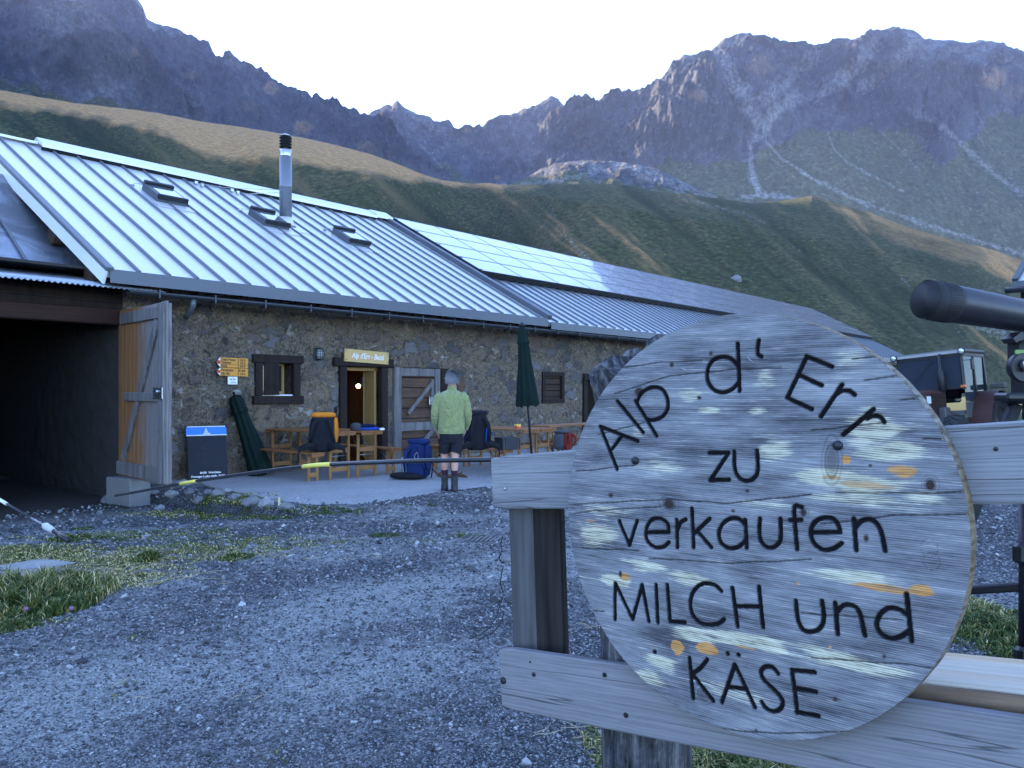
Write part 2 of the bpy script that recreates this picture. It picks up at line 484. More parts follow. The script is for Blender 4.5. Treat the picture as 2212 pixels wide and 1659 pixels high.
range_mesh('mountain', 1180, 2800, 860, 260, SKY_R, [(1180, 425), (1500, 450), (1700, 470), (1900, 520), (2212, 600), (2800, 620)],
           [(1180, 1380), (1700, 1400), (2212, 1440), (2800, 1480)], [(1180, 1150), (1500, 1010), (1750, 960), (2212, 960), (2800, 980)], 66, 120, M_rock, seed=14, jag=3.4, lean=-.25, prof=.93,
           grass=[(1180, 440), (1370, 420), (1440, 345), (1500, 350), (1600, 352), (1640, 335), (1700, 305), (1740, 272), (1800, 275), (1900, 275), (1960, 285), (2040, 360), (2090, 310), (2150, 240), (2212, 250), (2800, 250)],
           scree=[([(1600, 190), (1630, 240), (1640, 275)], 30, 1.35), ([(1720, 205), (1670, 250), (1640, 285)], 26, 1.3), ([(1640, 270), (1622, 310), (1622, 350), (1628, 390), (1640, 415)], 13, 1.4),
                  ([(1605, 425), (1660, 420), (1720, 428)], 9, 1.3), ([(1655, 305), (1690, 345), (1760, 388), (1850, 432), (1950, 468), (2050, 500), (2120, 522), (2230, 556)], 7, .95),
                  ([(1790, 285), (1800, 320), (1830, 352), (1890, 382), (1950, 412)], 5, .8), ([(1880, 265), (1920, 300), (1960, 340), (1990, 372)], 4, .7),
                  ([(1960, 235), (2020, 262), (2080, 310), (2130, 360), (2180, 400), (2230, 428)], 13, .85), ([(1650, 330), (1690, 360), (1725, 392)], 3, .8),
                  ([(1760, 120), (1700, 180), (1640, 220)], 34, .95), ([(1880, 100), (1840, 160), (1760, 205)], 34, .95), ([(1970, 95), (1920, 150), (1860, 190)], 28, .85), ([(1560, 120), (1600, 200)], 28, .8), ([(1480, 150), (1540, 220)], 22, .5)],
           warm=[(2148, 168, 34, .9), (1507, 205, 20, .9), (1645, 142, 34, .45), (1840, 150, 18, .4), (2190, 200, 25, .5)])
# rounded moraine in front of the far wall
range_mesh('moraine', 1080, 1640, 300, 90, [(1080, 408), (1130, 386), (1170, 364), (1200, 353), (1260, 346), (1320, 348), (1380, 356), (1420, 364), (1460, 384), (1500, 405), (1560, 425), (1640, 445)],
           [(1080, 425), (1640, 460)], [(1080, 860), (1640, 780)], [(1080, 740), (1640, 660)], 9, 26, M_rock, seed=21, jag=1.2,
           grass=[(1080, 395), (1150, 385), (1230, 372), (1300, 385), (1400, 400), (1640, 430)], warm=[(1390, 385, 20, .3)],
           scree=[([(1330, 352), (1400, 375), (1470, 405)], 22, .95), ([(1130, 400), (1250, 380), (1310, 362)], 12, .75), ([(1440, 390), (1540, 425)], 14, .8)], back=60)

# --- the grassy hillside behind the farm
BROW = [(-900, 185), (-300, 196), (0, 203), (60, 212), (150, 228), (230, 238), (340, 254), (400, 262), (500, 275), (590, 292), (700, 313), (800, 340), (860, 360), (920, 384), (960, 392), (1040, 400), (1100, 403), (1273, 403), (1358, 401), (1413, 418), (1477, 424), (1545, 429), (1630, 441), (1698, 433), (1753, 422), (1783, 431), (1867, 456), (1995, 501), (2080, 525), (2212, 562), (2500, 640), (3000, 700)]
TERM = [(-900, 205), (-300, 222), (0, 232), (110, 242), (200, 258), (280, 275), (340, 286), (390, 310), (440, 335), (490, 348), (530, 346), (570, 340), (610, 345), (650, 352), (700, 366), (780, 377), (860, 390), (920, 396), (960, 399), (1040, 405), (3000, 705)]
HYB = [(-900, 620), (0, 600), (600, 560), (950, 520), (1273, 520), (1550, 535), (2100, 560), (3000, 590)]
HY0 = [(-900, 120), (0, 110), (600, 105), (1100, 120), (1400, 135), (2100, 120), (3000, 100)]
xs = np.linspace(-900, 3000, 1300)
yb_, yt_ = pl(BROW, xs) + 1.0 * fbm(xs / 40, 3.3, 0, 3), pl(TERM, xs)
yt_ = np.maximum(yt_, yb_ + 3)
YBR, Y0_ = pl(HYB, xs), pl(HY0, xs)
YBR = np.convolve(np.pad(YBR, 40, mode='edge'), np.ones(81) / 81, 'valid')
zbr = EYE + e_of(yb_) * YBR
fac = np.sqrt(1 + ((xs - CX) / FPX) ** 2)
sl = e_of(yb_) + .045 * fac
den = sl - e_of(yt_); num = sl - e_of(yb_)
YT = np.where(yt_ > yb_ + 4, YBR * np.clip(num / np.maximum(den, .02), .7, .985), YBR * .985)
YT = np.convolve(np.pad(YT, 20, mode='edge'), np.ones(41) / 41, 'valid')
zt = EYE + e_of(yt_) * YT
Y0_ = YT * np.interp(xs, [-900, 800, 1200, 3000], [.72, .74, .68, .60])
n1_, n2_ = 170, 40
t1 = np.linspace(0, 1, n1_)[:, None]; t2 = np.linspace(0, 1, n2_ + 1)[1:, None]
Yh = np.vstack([Y0_ + (YT - Y0_) * t1, YT + (YBR - YT) * t2])
zh = np.vstack([.2 + (zt - .2) * (t1 ** 1.08), zt + (zbr - zt) * (t2 + .10 * np.sin(np.pi * t2))])
tt = np.vstack([t1 * .8, .8 + .2 * t2])
Xh = (xs[None] - CX) / FPX * Yh
py = HZ - FPX * (zh - EYE) / Yh; px = np.broadcast_to(xs[None], py.shape)
q = px - (py - 400) * 1.15
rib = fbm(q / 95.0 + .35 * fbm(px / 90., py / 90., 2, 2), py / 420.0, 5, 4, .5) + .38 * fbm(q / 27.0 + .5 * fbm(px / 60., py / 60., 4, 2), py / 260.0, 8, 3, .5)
ribw = sstep(820, 1150, px) * .9 + .22
env = np.clip(np.minimum(tt * 6, (1 - tt) * 7), 0, 1)
rough_ = fbm(Xh / 22.0, zh / 15.0, 4, 4)
zh = zh + env * (rib * ribw * Yh * .007 + rough_ * .9)
Yh = Yh - env * (rib * ribw * Yh * .006)
Xh = (xs[None] - CX) / FPX * Yh
bkY = np.stack([YBR + 25, YBR + 120]); bkz = np.stack([zbr - 2, zbr - 60])
Xh = np.vstack([Xh, (xs[None] - CX) / FPX * bkY]); Yh = np.vstack([Yh, bkY]); zh = np.vstack([zh, bkz])
px = CX + FPX * Xh / Yh; py = HZ - FPX * (zh - EYE) / Yh
rib = np.vstack([rib, rib[-1:], rib[-1:]]); tt2 = np.vstack([tt, tt[-1:], tt[-1:]])
dry = sstep(-14, 26, pl(TERM, px) + 4 - py + 16 * fbm(px / 45., py / 30., 3, 3)) * (1 - sstep(1000, 1250, px)) + .5 * sstep(.0, .4, rib) * sstep(950, 1200, px) + .5 * sstep(1650, 1950, px) * (1 - sstep(20, 70, py - pl(BROW, px))) + .25 * sstep(420, 560, px) * (1 - sstep(600, 700, px)) * sstep(330, 360, py) * (1 - sstep(400, 460, py))  # dry grass; brow band cut along the terminator, sunlit gold in its colour
scr = np.zeros(px.shape)
brk = fbm(px / 7.0, py / 7.0, 17, 4)
wob = 5 * fbm(px / 22., py / 22., 6, 3)
for pts, w, k in [([(1905, 560), (1960, 612), (2010, 655), (2050, 690), (2085, 735), (2110, 775)], 5, .75), ([(2050, 672), (2120, 700), (2220, 745)], 22, .95), ([(2250, 600), (2180, 612), (2120, 640), (2100, 660)], 26, .62), ([(2100, 560), (2150, 600)], 18, .55),
                  ([(1175, 425), (1200, 470), (1215, 500)], 6, .55), ([(1215, 500), (1245, 535), (1275, 560)], 8, .85), ([(1280, 490), (1305, 520)], 4, .7), ([(1470, 428), (1550, 448), (1610, 462), (1650, 480)], 9, .72), ([(1695, 518), (1730, 546)], 8, .62), ([(480, 283), (545, 300)], 5, .55),
                  ([(1560, 590), (1640, 560)], 4, .4), ([(1780, 640), (1900, 700)], 5, .45)]:
    scr = np.maximum(scr, k * (.5 + .8 * brk) * (1 - sstep(w * .1, w * 1.5, seg_dist(px + wob, py + wob, pts))))
m = NT('mountain_pasture')
v = m.co('Object')
nA = m.noise(v, .035, 6, .6); nB = m.noise(m.co('Object', (1, 1, 2.2)), .38, 6, .68); nC = m.noise(v, 1.5, 4, .7)
gc = m.mix(m.ramp(nA, [(.38, 0.0), (.62, 1.0)]), (.030, .046, .014), (.062, .060, .026))
gc = m.mix(m.ramp(nB, [(.38, .7), (.52, 0.0)]), gc, (.012, .015, .006))
gc = m.mix(m.ramp(nB, [(.54, 0.0), (.66, .8)]), gc, (.125, .115, .055))
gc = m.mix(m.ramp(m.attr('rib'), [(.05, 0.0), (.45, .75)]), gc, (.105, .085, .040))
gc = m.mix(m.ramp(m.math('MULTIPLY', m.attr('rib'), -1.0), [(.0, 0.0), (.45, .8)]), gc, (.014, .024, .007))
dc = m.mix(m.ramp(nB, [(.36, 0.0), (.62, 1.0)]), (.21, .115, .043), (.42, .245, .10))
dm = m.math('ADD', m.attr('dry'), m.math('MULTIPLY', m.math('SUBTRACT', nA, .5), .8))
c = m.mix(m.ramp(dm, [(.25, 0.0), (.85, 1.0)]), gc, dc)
sm = m.math('ADD', m.attr('scree'), m.math('MULTIPLY', m.math('SUBTRACT', nC, .5), 1.8))
c = m.mix(m.ramp(sm, [(.4, 0.0), (.85, .9)]), c, m.mix(nC, (.16, .16, .16), (.38, .37, .36)))
m.set(color=c, rough=.95, spec=.05, normal=m.bump(m.math('ADD', nB, m.math('MULTIPLY', nC, .35)), .8, .9))
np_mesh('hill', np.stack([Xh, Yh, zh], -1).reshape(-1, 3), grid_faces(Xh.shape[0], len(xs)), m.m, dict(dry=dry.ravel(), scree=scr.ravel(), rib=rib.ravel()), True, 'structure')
HILL = dict(xs=xs, Y0=Y0_, YT=YT, zt=zt)
def hill_point(x, y):
    """a point on the hillside at column x, image row y (below the terminator)"""
    YTx, Y0x, ztx = np.interp(x, xs, YT), np.interp(x, xs, Y0_), np.interp(x, xs, zt)
    lo, hi = 0.0, 1.0
    for _ in range(40):
        t = (lo + hi) / 2
        Yq = Y0x + (YTx - Y0x) * t; zq = .2 + (ztx - .2) * t ** 1.08
        if HZ - FPX * (zq - EYE) / Yq > y: lo = t
        else: hi = t
    return at(x, y, Yq)

# --- unseen spur added left of the frame, its crest cut to shade the yard
sd2 = Vector((math.sin(SUN_AZ), math.cos(SUN_AZ))); pd2 = Vector((math.cos(SUN_AZ), -math.sin(SUN_AZ)))
tanE = math.tan(SUN_EL); DSP = 900.0
cam_h = DSP * tanE + 25
Ls = np.linspace(-700, 420, 225)
hs = np.interp(Ls, [-700, -200, 55, 75, 130, 260], [cam_h + 60, cam_h + 40, cam_h, cam_h - 60, 210, -2])
hs = hs + 14 * fbm(Ls / 60.0, .5, 0, 4) * (Ls < 40)
rows_ = []
for k, (da, dz) in enumerate([(-330, -1.0), (-180, -.55), (-70, -.2), (0, 0.0), (70, -.22), (200, -.6), (330, -1.0)]):
    al = DSP + da
    zz = np.maximum(hs + dz * hs, -2)
    rows_.append(np.stack([al * sd2.x + Ls * pd2.x, al * sd2.y + Ls * pd2.y, zz], -1))
V = np.concatenate(rows_)
zero = np.zeros(len(V))
np_mesh('mountain', V, grid_faces(7, len(Ls)), M_rock_d, dict(grass=zero, scree=zero, warm=zero, tone=zero), False, 'structure')  # unseen sun blocker, added beside the visible ranges

# --- morning air: one closed box of thin haze round everything
mb = MB(); mb.box((0, 900, 640), (5600, 5400, 1300))
hz = mb.build('haze', None)
hm = bpy.data.materials.new('haze'); hm.use_nodes = True
for n_ in list(hm.node_tree.nodes): hm.node_tree.nodes.remove(n_)
ho = hm.node_tree.nodes.new('ShaderNodeOutputMaterial'); hv = hm.node_tree.nodes.new('ShaderNodeVolumePrincipled')
hv.inputs['Color'].default_value = (.42, .54, 1.0, 1); hv.inputs['Density'].default_value = .00008; hv.inputs['Anisotropy'].default_value = .1
hm.node_tree.links.new(hv.outputs[0], ho.inputs['Volume'])
hz.data.materials.append(hm)
tag(hz, kind='stuff')
# ------------------------------------------------------------------ farmyard frame: s along the facade, t away from the yard, z up
SA = math.atan2(.762, .647)
OX, OY = -.4846 * 11.9, 11.9
ca, sa = math.cos(SA), math.sin(SA)
def W(s, t, z=0.0): return Vector((OX + s * ca - t * sa, OY + s * sa + t * ca, z))
def to_st(X, Y): return ((X - OX) * ca + (Y - OY) * sa, -(X - OX) * sa + (Y - OY) * ca)
HM = Matrix.Translation((OX, OY, 0)) @ Matrix.Rotation(SA, 4, 'Z')

SLAB = .085
def slabpt(x, y):
    Y = (EYE - SLAB) * FPX / (y - HZ); return ((x - CX) / FPX * Y, Y)
edge = [tuple(W(.72, .62).xy), tuple(W(.95, .30).xy)] + [slabpt(*p) for p in [(428, 1041), (445, 1047), (470, 1053), (510, 1061), (560, 1071), (600, 1079), (640, 1085), (680, 1088), (720, 1089), (760, 1088), (800, 1086), (850, 1078), (900, 1070), (960, 1060), (1010, 1054), (1060, 1050)]]
s_l, t_l = to_st(*edge[-1])
ed2 = []
for (p, q) in zip(edge[:-1], edge[1:]):
    for k in range(8):
        f = k / 8; ed2.append((p[0] + (q[0] - p[0]) * f, p[1] + (q[1] - p[1]) * f))
for k in range(60):
    w_ = W(s_l + k * .45, t_l, 0); ed2.append((w_.x, w_.y))
ED = np.array(ed2)
def ground_z(X, Y):
    X, Y = np.asarray(X, float), np.asarray(Y, float)
    if X.ndim == 0: return ground_z(X[None], Y[None])[0]
    d = -.15 * sstep(2.7, 4.4, -X) * sstep(8.0, 10.4, Y)
    far = 1 - sstep(25, 60, np.hypot(X, Y))
    if True:
        near = np.where((X > -7) & (X < 9) & (Y > 7) & (Y < 18))
        if len(near[0]):
            xn, yn = X[near], Y[near]
            dd = seg_dist(xn, yn, [tuple(q) for q in ED[::3]])
            d = np.array(np.broadcast_to(d, X.shape)); 
            lift = np.exp(-(np.maximum(dd - .22 - .15 * fbm(xn * 2.2, yn * 2.2, 8, 3), 0) / .45) ** 2) * (SLAB - .004 - d[near])
            s__, t__ = to_st(xn, yn); 
            d[near] = np.where((s__ > .40) & (t__ < .8), np.minimum(d[near] + np.maximum(lift, 0), SLAB - .006 + .02 * fbm(xn * 5, yn * 5, 4, 2)), d[near])
    return d + far * (.035 * fbm(X * .35, Y * .35, 1, 3) + .012 * fbm(X * 2.1, Y * 2.1, 2, 3))
def gp(x, y, dz=0.0):
    """ground point seen at image position (x, y)"""
    z = 0.0
    for _ in range(6):
        Y = (EYE - z) * FPX / (y - HZ); X = (x - CX) / FPX * Y
        z = float(ground_z(X, Y))
    return Vector((X, Y, z + dz))

far = np.array([60, 90, 150, 260, 480, 900, 1800, 4000, 9000.])
gx = np.r_[-far[::-1], np.linspace(-40, -9.5, 20), np.arange(-9, 9.01, .07), np.linspace(9.5, 40, 20), far]
gy = np.r_[-far[::-1], np.linspace(-40, .5, 18), np.arange(.8, 15.5, .06), np.linspace(16, 40, 24), far]
GX, GY = np.meshgrid(gx, gy)
GZ = ground_z(GX, GY)
gpx = CX + FPX * GX / np.maximum(GY, .1); gpy = HZ + FPX * EYE / np.maximum(GY, .1)
def gpatch(lst):
    a = np.zeros(GX.shape)
    for (x, y, rx, ry, k) in lst:
        p = gp(x, y); q = gp(x, y + ry); r_ = gp(x + rx, y)
        a = np.maximum(a, k * np.clip(1.25 - np.hypot((GX - p.x) / abs(r_.x - p.x), (GY - p.y) / max(abs(p.y - q.y), .1)), 0, 1))
    return np.where(GY > 1, a, 0)
green = gpatch([(60, 1195, 190, 30, .9), (60, 1280, 200, 45, 1.0), (230, 1215, 190, 28, .75), (400, 1190, 190, 22, .6), (560, 1160, 120, 18, .45), (330, 1150, 180, 14, .4), (520, 1090, 90, 14, .7), (440, 1075, 90, 14, .55),
                (600, 1105, 70, 8, .6), (840, 1155, 60, 8, .5), (700, 1105, 50, 6, .6), (1040, 1160, 60, 8, .5), (250, 1260, 120, 22, .55), (380, 1240, 120, 18, .35), (40, 1345, 60, 14, .7),
                (2140, 1345, 130, 55, 1.0), (1600, 1650, 180, 45, 1.0), (1900, 1640, 220, 50, .9), (1290, 1600, 60, 20, .5), (2300, 1400, 160, 80, 1.0)])
green = np.maximum(green, 1.3 * sstep(30, 48, np.hypot(GX, GY - 4)))
straw = gpatch([(60, 1215, 170, 30, .9), (260, 1215, 160, 26, .7), (330, 1235, 120, 22, .5), (480, 1195, 160, 18, .4), (160, 1240, 100, 20, .6), (1560, 1640, 160, 30, .5), (2100, 1320, 60, 20, .5)])
st_s, st_t = to_st(GX, GY)
dust = np.clip(.55 + .95 * fbm(GX * .55 + .25 * GY, GY * .75 - .3 * GX, 4, 4) + .25 * sstep(2.0, -1.0, GX * .7 - (GY - 5.5) * .5), 0, 1)
_tr = np.full(GX.shape, 9.0); _m = (GY > 1.5) & (GY < 16) & (np.abs(GX) < 9)
_tr[_m] = seg_dist(GX[_m], GY[_m], [tuple(gp(x, y).xy) for x, y in ((-200, 1560), (300, 1440), (700, 1330), (1080, 1235), (1300, 1180))])
_t2 = np.full(GX.shape, 9.0); _t2[_m] = seg_dist(GX[_m], GY[_m], [tuple(gp(x, y).xy) for x, y in ((300, 1700), (800, 1480), (1250, 1330))])
dust = np.clip(dust - .20 + .36 * np.exp(-(_tr / .55) ** 2) + .28 * np.exp(-(_t2 / .35) ** 2), 0, 1)
soil = sstep(.9, .1, st_s) * sstep(-1.2, .2, st_t) * (st_t < 8)
m = NT('gravel_yard')
v = m.co('Object'); vw = m.vadd(v, m.noise(v, 30, 2, .5, col=True), .03)
big = m.noise(v, .9, 5, .6); mid = m.noise(v, 9.0, 5, .65)
c1 = m.voro(vw, 52.0, out='Color'); d1 = m.voro(vw, 52.0)
c2 = m.voro(vw, 105.0, out='Color'); d2 = m.voro(vw, 105.0)
sp = m.n.new('ShaderNodeSeparateColor'); m.L(c1, sp.inputs[0])
sp2 = m.n.new('ShaderNodeSeparateColor'); m.L(c2, sp2.inputs[0])
g1 = m.ramp(sp.outputs[0], [(0.0, (.018, .019, .022)), (.4, (.075, .078, .082)), (.75, (.19, .195, .20)), (1.0, (.60, .60, .59))])
g2 = m.ramp(sp2.outputs[0], [(0.0, (.03, .032, .036)), (.5, (.13, .135, .14)), (1.0, (.48, .48, .475))])
fine = m.ramp(m.noise(v, 60, 3), [(.42, 0.0), (.55, 1.0)])
c = m.mix(fine, g1, g2)
c = m.mix(m.ramp(m.math('ADD', d1, d2), [(.5, 0.0), (1.15, .75)]), c, (.02, .021, .025))
dm = m.math('ADD', m.math('MULTIPLY', m.attr('dust'), .9), m.math('MULTIPLY', m.math('SUBTRACT', mid, .5), 1.5))
c = m.mix(m.ramp(dm, [(.38, 0.0), (.85, .80)]), c, m.mix(sp2.outputs[1], (.14, .145, .14), (.42, .425, .405)))
gm = m.math('ADD', m.attr('green'), m.math('MULTIPLY', m.math('SUBTRACT', mid, .5), 2.2))
c = m.mix(m.ramp(m.math('ADD', m.attr('straw'), m.math('MULTIPLY', m.math('SUBTRACT', m.noise(v, 22, 5, .7), .5), 2.2)), [(.35, 0.0), (.75, .8)]), c, m.mix(sp2.outputs[2], (.25, .20, .10), (.48, .40, .21)))
c = m.mix(m.ramp(gm, [(.4, 0.0), (.75, .85)]), c, m.mix(mid, (.035, .05, .014), (.10, .105, .035)))
c = m.mix(m.attr('soil'), c, m.mix(mid, (.03, .028, .027), (.075, .07, .066)))  # barn floor earth, its colour darkened for the shade indoors
hh = m.math('SUBTRACT', m.math('MULTIPLY', mid, .6), m.math('ADD', m.math('MULTIPLY', d1, .8), m.math('MULTIPLY', d2, .35)))
m.set(color=c, rough=.95, spec=.12, normal=m.bump(hh, 1.0, .018))
np_mesh('ground', np.stack([GX, GY, GZ], -1).reshape(-1, 3), grid_faces(len(gy), len(gx)), m.m,
        dict(green=green.ravel(), straw=straw.ravel(), dust=dust.ravel(), soil=soil.ravel()), True, 'structure')

# --- concrete terrace in front of the house
M_conc = NT('terrace_concrete'); m = M_conc; v = m.co('Object')
n1 = m.noise(v, 1.3, 6, .65); n2 = m.noise(v, 14, 5, .7); n3 = m.noise(v, 90, 3, .6)
c = m.mix(n1, (.20, .20, .20), (.36, .36, .355)); c = m.mix(m.ramp(n2, [(.5, 0.0), (.7, .6)]), c, (.42, .42, .41)); c = m.mix(m.ramp(n3, [(.3, .5), (.45, 0.0)]), c, (.10, .10, .10))
m.set(color=c, rough=.9, spec=.2, normal=m.bump(m.math('ADD', n2, n3), .5, .012)); M_conc = m.m
mb = MB(); nE = len(ed2)
top, bot, rim = [], [], []
for i, (a, b) in enumerate(ed2):
    o_ = .05 * float(pnoise(a * 3.1, b * 3.1, 3)) + .025 * float(pnoise(a * 11, b * 11, 7))
    s_, t_ = to_st(a, b); w_ = W(s_, t_ + o_)
    rim.append(w_)
s_e, _ = to_st(rim[-1].x, rim[-1].y)
loop = rim + [W(s_e, 1.15), W(.72, 1.15)]
cen = sum(loop, Vector()) / len(loop); nL = len(loop)
def ring_at(dz, out): 
    o = []
    for k_, w_ in enumerate(loop):
        t_ = (loop[(k_ + 1) % nL] - loop[k_ - 1]); nn = Vector((t_.y, -t_.x, 0)).normalized()
        o.append(Vector((w_.x, w_.y, dz)) + nn * out)
    return o
vs_ = ring_at(SLAB, -.014) + ring_at(SLAB - .010, 0) + ring_at(-.3, .01)
fs_ = [list(range(nL))]
for r_ in (0, 1):
    for k_ in range(nL): fs_.append([r_ * nL + k_, r_ * nL + (k_ + 1) % nL, (r_ + 1) * nL + (k_ + 1) % nL, (r_ + 1) * nL + k_])
mb.add(vs_, fs_)
tag(mb.build('terrace', M_conc), kind='structure')

# --- loose stones (uncountable) and larger ones
def ico():
    f_ = (1 + 5 ** .5) / 2
    v_ = np.array([(-1, f_, 0), (1, f_, 0), (-1, -f_, 0), (1, -f_, 0), (0, -1, f_), (0, 1, f_), (0, -1, -f_), (0, 1, -f_), (f_, 0, -1), (f_, 0, 1), (-f_, 0, -1), (-f_, 0, 1)])
    v_ /= np.linalg.norm(v_[0])
    F_ = np.array([(0, 11, 5), (0, 5, 1), (0, 1, 7), (0, 7, 10), (0, 10, 11), (1, 5, 9), (5, 11, 4), (11, 10, 2), (10, 7, 6), (7, 1, 8), (3, 9, 4), (3, 4, 2), (3, 2, 6), (3, 6, 8), (3, 8, 9), (4, 9, 5), (2, 4, 11), (6, 2, 10), (8, 6, 7), (9, 8, 1)])
    return v_, F_
IV, IF = ico()
def in_slab(X, Y):
    s_, t_ = to_st(X, Y)
    ex = np.array([to_st(*p) for p in ed2]); o = np.argsort(ex[:, 0])
    return (s_ > ex[:, 0].min()) & (t_ > np.interp(s_, ex[o, 0], ex[o, 1]))
OV = np.array([(1, 0, 0), (-1, 0, 0), (0, 1, 0), (0, -1, 0), (0, 0, 1), (0, 0, -1)], float)
OF = np.array([(0, 2, 4), (2, 1, 4), (1, 3, 4), (3, 0, 4), (2, 0, 5), (1, 2, 5), (3, 1, 5), (0, 3, 5)])
def stones(N, bv, bf, size_px, smin, big):
    yi = 1048 + 640 * rng.random(N) ** .9; yy = EYE * FPX / (yi - HZ)
    xx = (rng.random(N) * 2560 - 170 - CX) / FPX * yy
    ok = ~in_slab(xx, yy) & (to_st(xx, yy)[1] < .3)
    # fewer stones where the dust lies, hardly any in the turf
    gi = np.clip(np.searchsorted(gx, xx), 0, len(gx) - 1); gj = np.clip(np.searchsorted(gy, yy), 0, len(gy) - 1)
    dd, gg = dust[gj, gi], np.maximum(green[gj, gi], straw[gj, gi])
    ok &= rng.random(N) > np.clip(.10 + .95 * (dd - .42), .05, .93) * (0 if big else 1) + 1.15 * gg
    xx, yy = xx[ok], yy[ok]; n = len(xx)
    sz = np.maximum(size_px * yy / FPX, smin) * (.55 + .7 * rng.random(n)) * (1 + 1.3 * rng.random(n) ** 24)
    k = len(bv)
    rot = rng.random(n) * 6.283
    sc3 = np.stack([sz * (1 + .6 * rng.random(n)), sz * (.75 + .4 * rng.random(n)), sz * (.5 + .45 * rng.random(n))], -1)
    P = bv[None] * sc3[:, None] + .34 * sz[:, None, None] * (rng.random((n, k, 3)) - .5) * 2
    cx_, sx_ = np.cos(rot)[:, None], np.sin(rot)[:, None]
    tl = (rng.random(n) - .5)[:, None] * 1.2
    P = np.stack([P[..., 0] * cx_ - P[..., 1] * sx_, P[..., 0] * sx_ + P[..., 1] * cx_, P[..., 2] + P[..., 0] * tl], -1)
    P += np.stack([xx, yy, ground_z(xx, yy) + sz * .22], -1)[:, None]
    F = (bf[None] + (np.arange(n) * k)[:, None, None]).reshape(-1, 3)
    return P.reshape(-1, 3), F, np.repeat(rng.random(n), k)
Pa, Fa, Ta = stones(135000, OV, OF, 2.6, .0045, False)
Pb, Fb, Tb = stones(800, IV, IF, 5.5, .010, True)
m = NT('loose_stone')
t_ = m.attr('tone')
m.set(color=m.mix(m.math('MULTIPLY', m.noise(m.co('Object'), 150, 3), .5), m.ramp(t_, [(0, (.020, .021, .025)), (.35, (.065, .068, .074)), (.65, (.16, .165, .17)), (.9, (.29, .295, .30)), (1.0, (.46, .46, .45))]), (.12, .12, .125)), rough=.9, spec=.15)
np_mesh('gravel', np.concatenate([Pa, Pb]), np.concatenate([Fa, Fb + len(Pa)]), m.m, dict(tone=np.concatenate([Ta, Tb])), False, 'stuff')

M_pale = plain('pale_stone', (.24, .24, .235), .9, 0, .35, 9, .6, .2, .02)
M_grey = plain('grey_stone', (.15, .15, .155), .9, 0, .4, 11, .6, .2, .02)
M_dark = plain('dark_stone', (.045, .045, .05), .9, 0, .4, 14, .6, .2, .02)
def rock(pos, d, mat, seed, label, cat='stone', group=None, rz=0.0, sub=3, name='rock'):
    import bmesh
    bm = bmesh.new(); bmesh.ops.create_icosphere(bm, subdivisions=sub, radius=1.0)
    for v_ in bm.verts:
        n_ = v_.co.normalized()
        k = 1 + .38 * float(fbm(n_.x * 1.3 + seed, n_.y * 1.3, n_.z * 1.3 + seed, 3))
        for ax in (Vector((.7, .3, .6)), Vector((-.6, .5, .5)), Vector((.1, -.8, .5)), Vector((-.4, -.3, .85))):
            a_ = ax.normalized(); dd = (n_ * k).dot(a_)
            if dd > .72: k *= .72 / dd
        v_.co = Vector((n_.x * d[0] * k, n_.y * d[1] * k, n_.z * d[2] * k))
    me = bpy.data.meshes.new(name); bm.to_mesh(me); bm.free(); me.materials.append(mat)
    o = bpy.data.objects.new(name, me); COL.objects.link(o)
    o.location = pos; o.rotation_euler = (0, 0, rz)
    return tag(o, label, cat, group)
rock(gp(78, 1222, .01), (.30, .12, .045), M_pale, 3, 'flat pale slab of rock lying in the dry grass left of the big tuft', rz=.35)
rock(gp(36, 1150, .02), (.09, .06, .04), M_dark, 5, 'dark angular stone in the grass at the left edge of the yard')
rock(gp(268, 1148, .01), (.05, .04, .03), M_grey, 6, 'small grey stone on the gravel right of the white rod handle')
rock(gp(1096, 1212, .02), (.055, .05, .04), M_grey, 8, 'round grey stone on the gravel near the left fence post')
rock(gp(1068, 1300, .015), (.04, .04, .03), M_dark, 9, 'dark pebble on pale gravel left of the fence')
rock(gp(177, 1432, .012), (.035, .022, .018), M_dark, 11, 'black flat pebble on the gravel in the left foreground')
bank = [(395, 1078, .10), (430, 1072, .08), (470, 1070, .10), (372, 1090, .09), (505, 1078, .09), (545, 1088, .11), (575, 1092, .10), (618, 1098, .09), (450, 1092, .06), (345, 1100, .07), (330, 1085, .08), (410, 1060, .08), (490, 1062, .06), (600, 1086, .07)]
for i, (x, y, r_) in enumerate(bank):
    rock(gp(x, y, r_ * .3), (r_ * 1.25, r_, r_ * .75), (M_pale, M_grey, M_grey)[i % 3], 30 + i, 'rubble stone in the bank below the left end of the terrace', group='rubble stones along the terrace edge', rz=i * 1.3)
rock(gp(228, 1062, .1), (.20, .2, .17), plain('wall_boulder', (.20, .18, .16), .9, 0, .4, 9, .6, .2, .02), 61, 'rounded boulder at the foot of the dark gable wall', rz=.4)
rock(gp(236, 1085, .05), (.12, .11, .1), M_grey, 63, 'small round boulder beside the concrete block of the barn door', rz=.9)
hb = hill_point(1590, 603)
br_ = 11.5 * hb.y / FPX
rock(hb, (br_, br_ * .9, br_ * .95), plain('boulder_stone', (.17, .17, .18), .9, 0, .4, .6, .7, .1, .4), 77, 'big pale boulder lying alone on the grassy hillside above the far roof', 'boulder', sub=4, name='boulder')

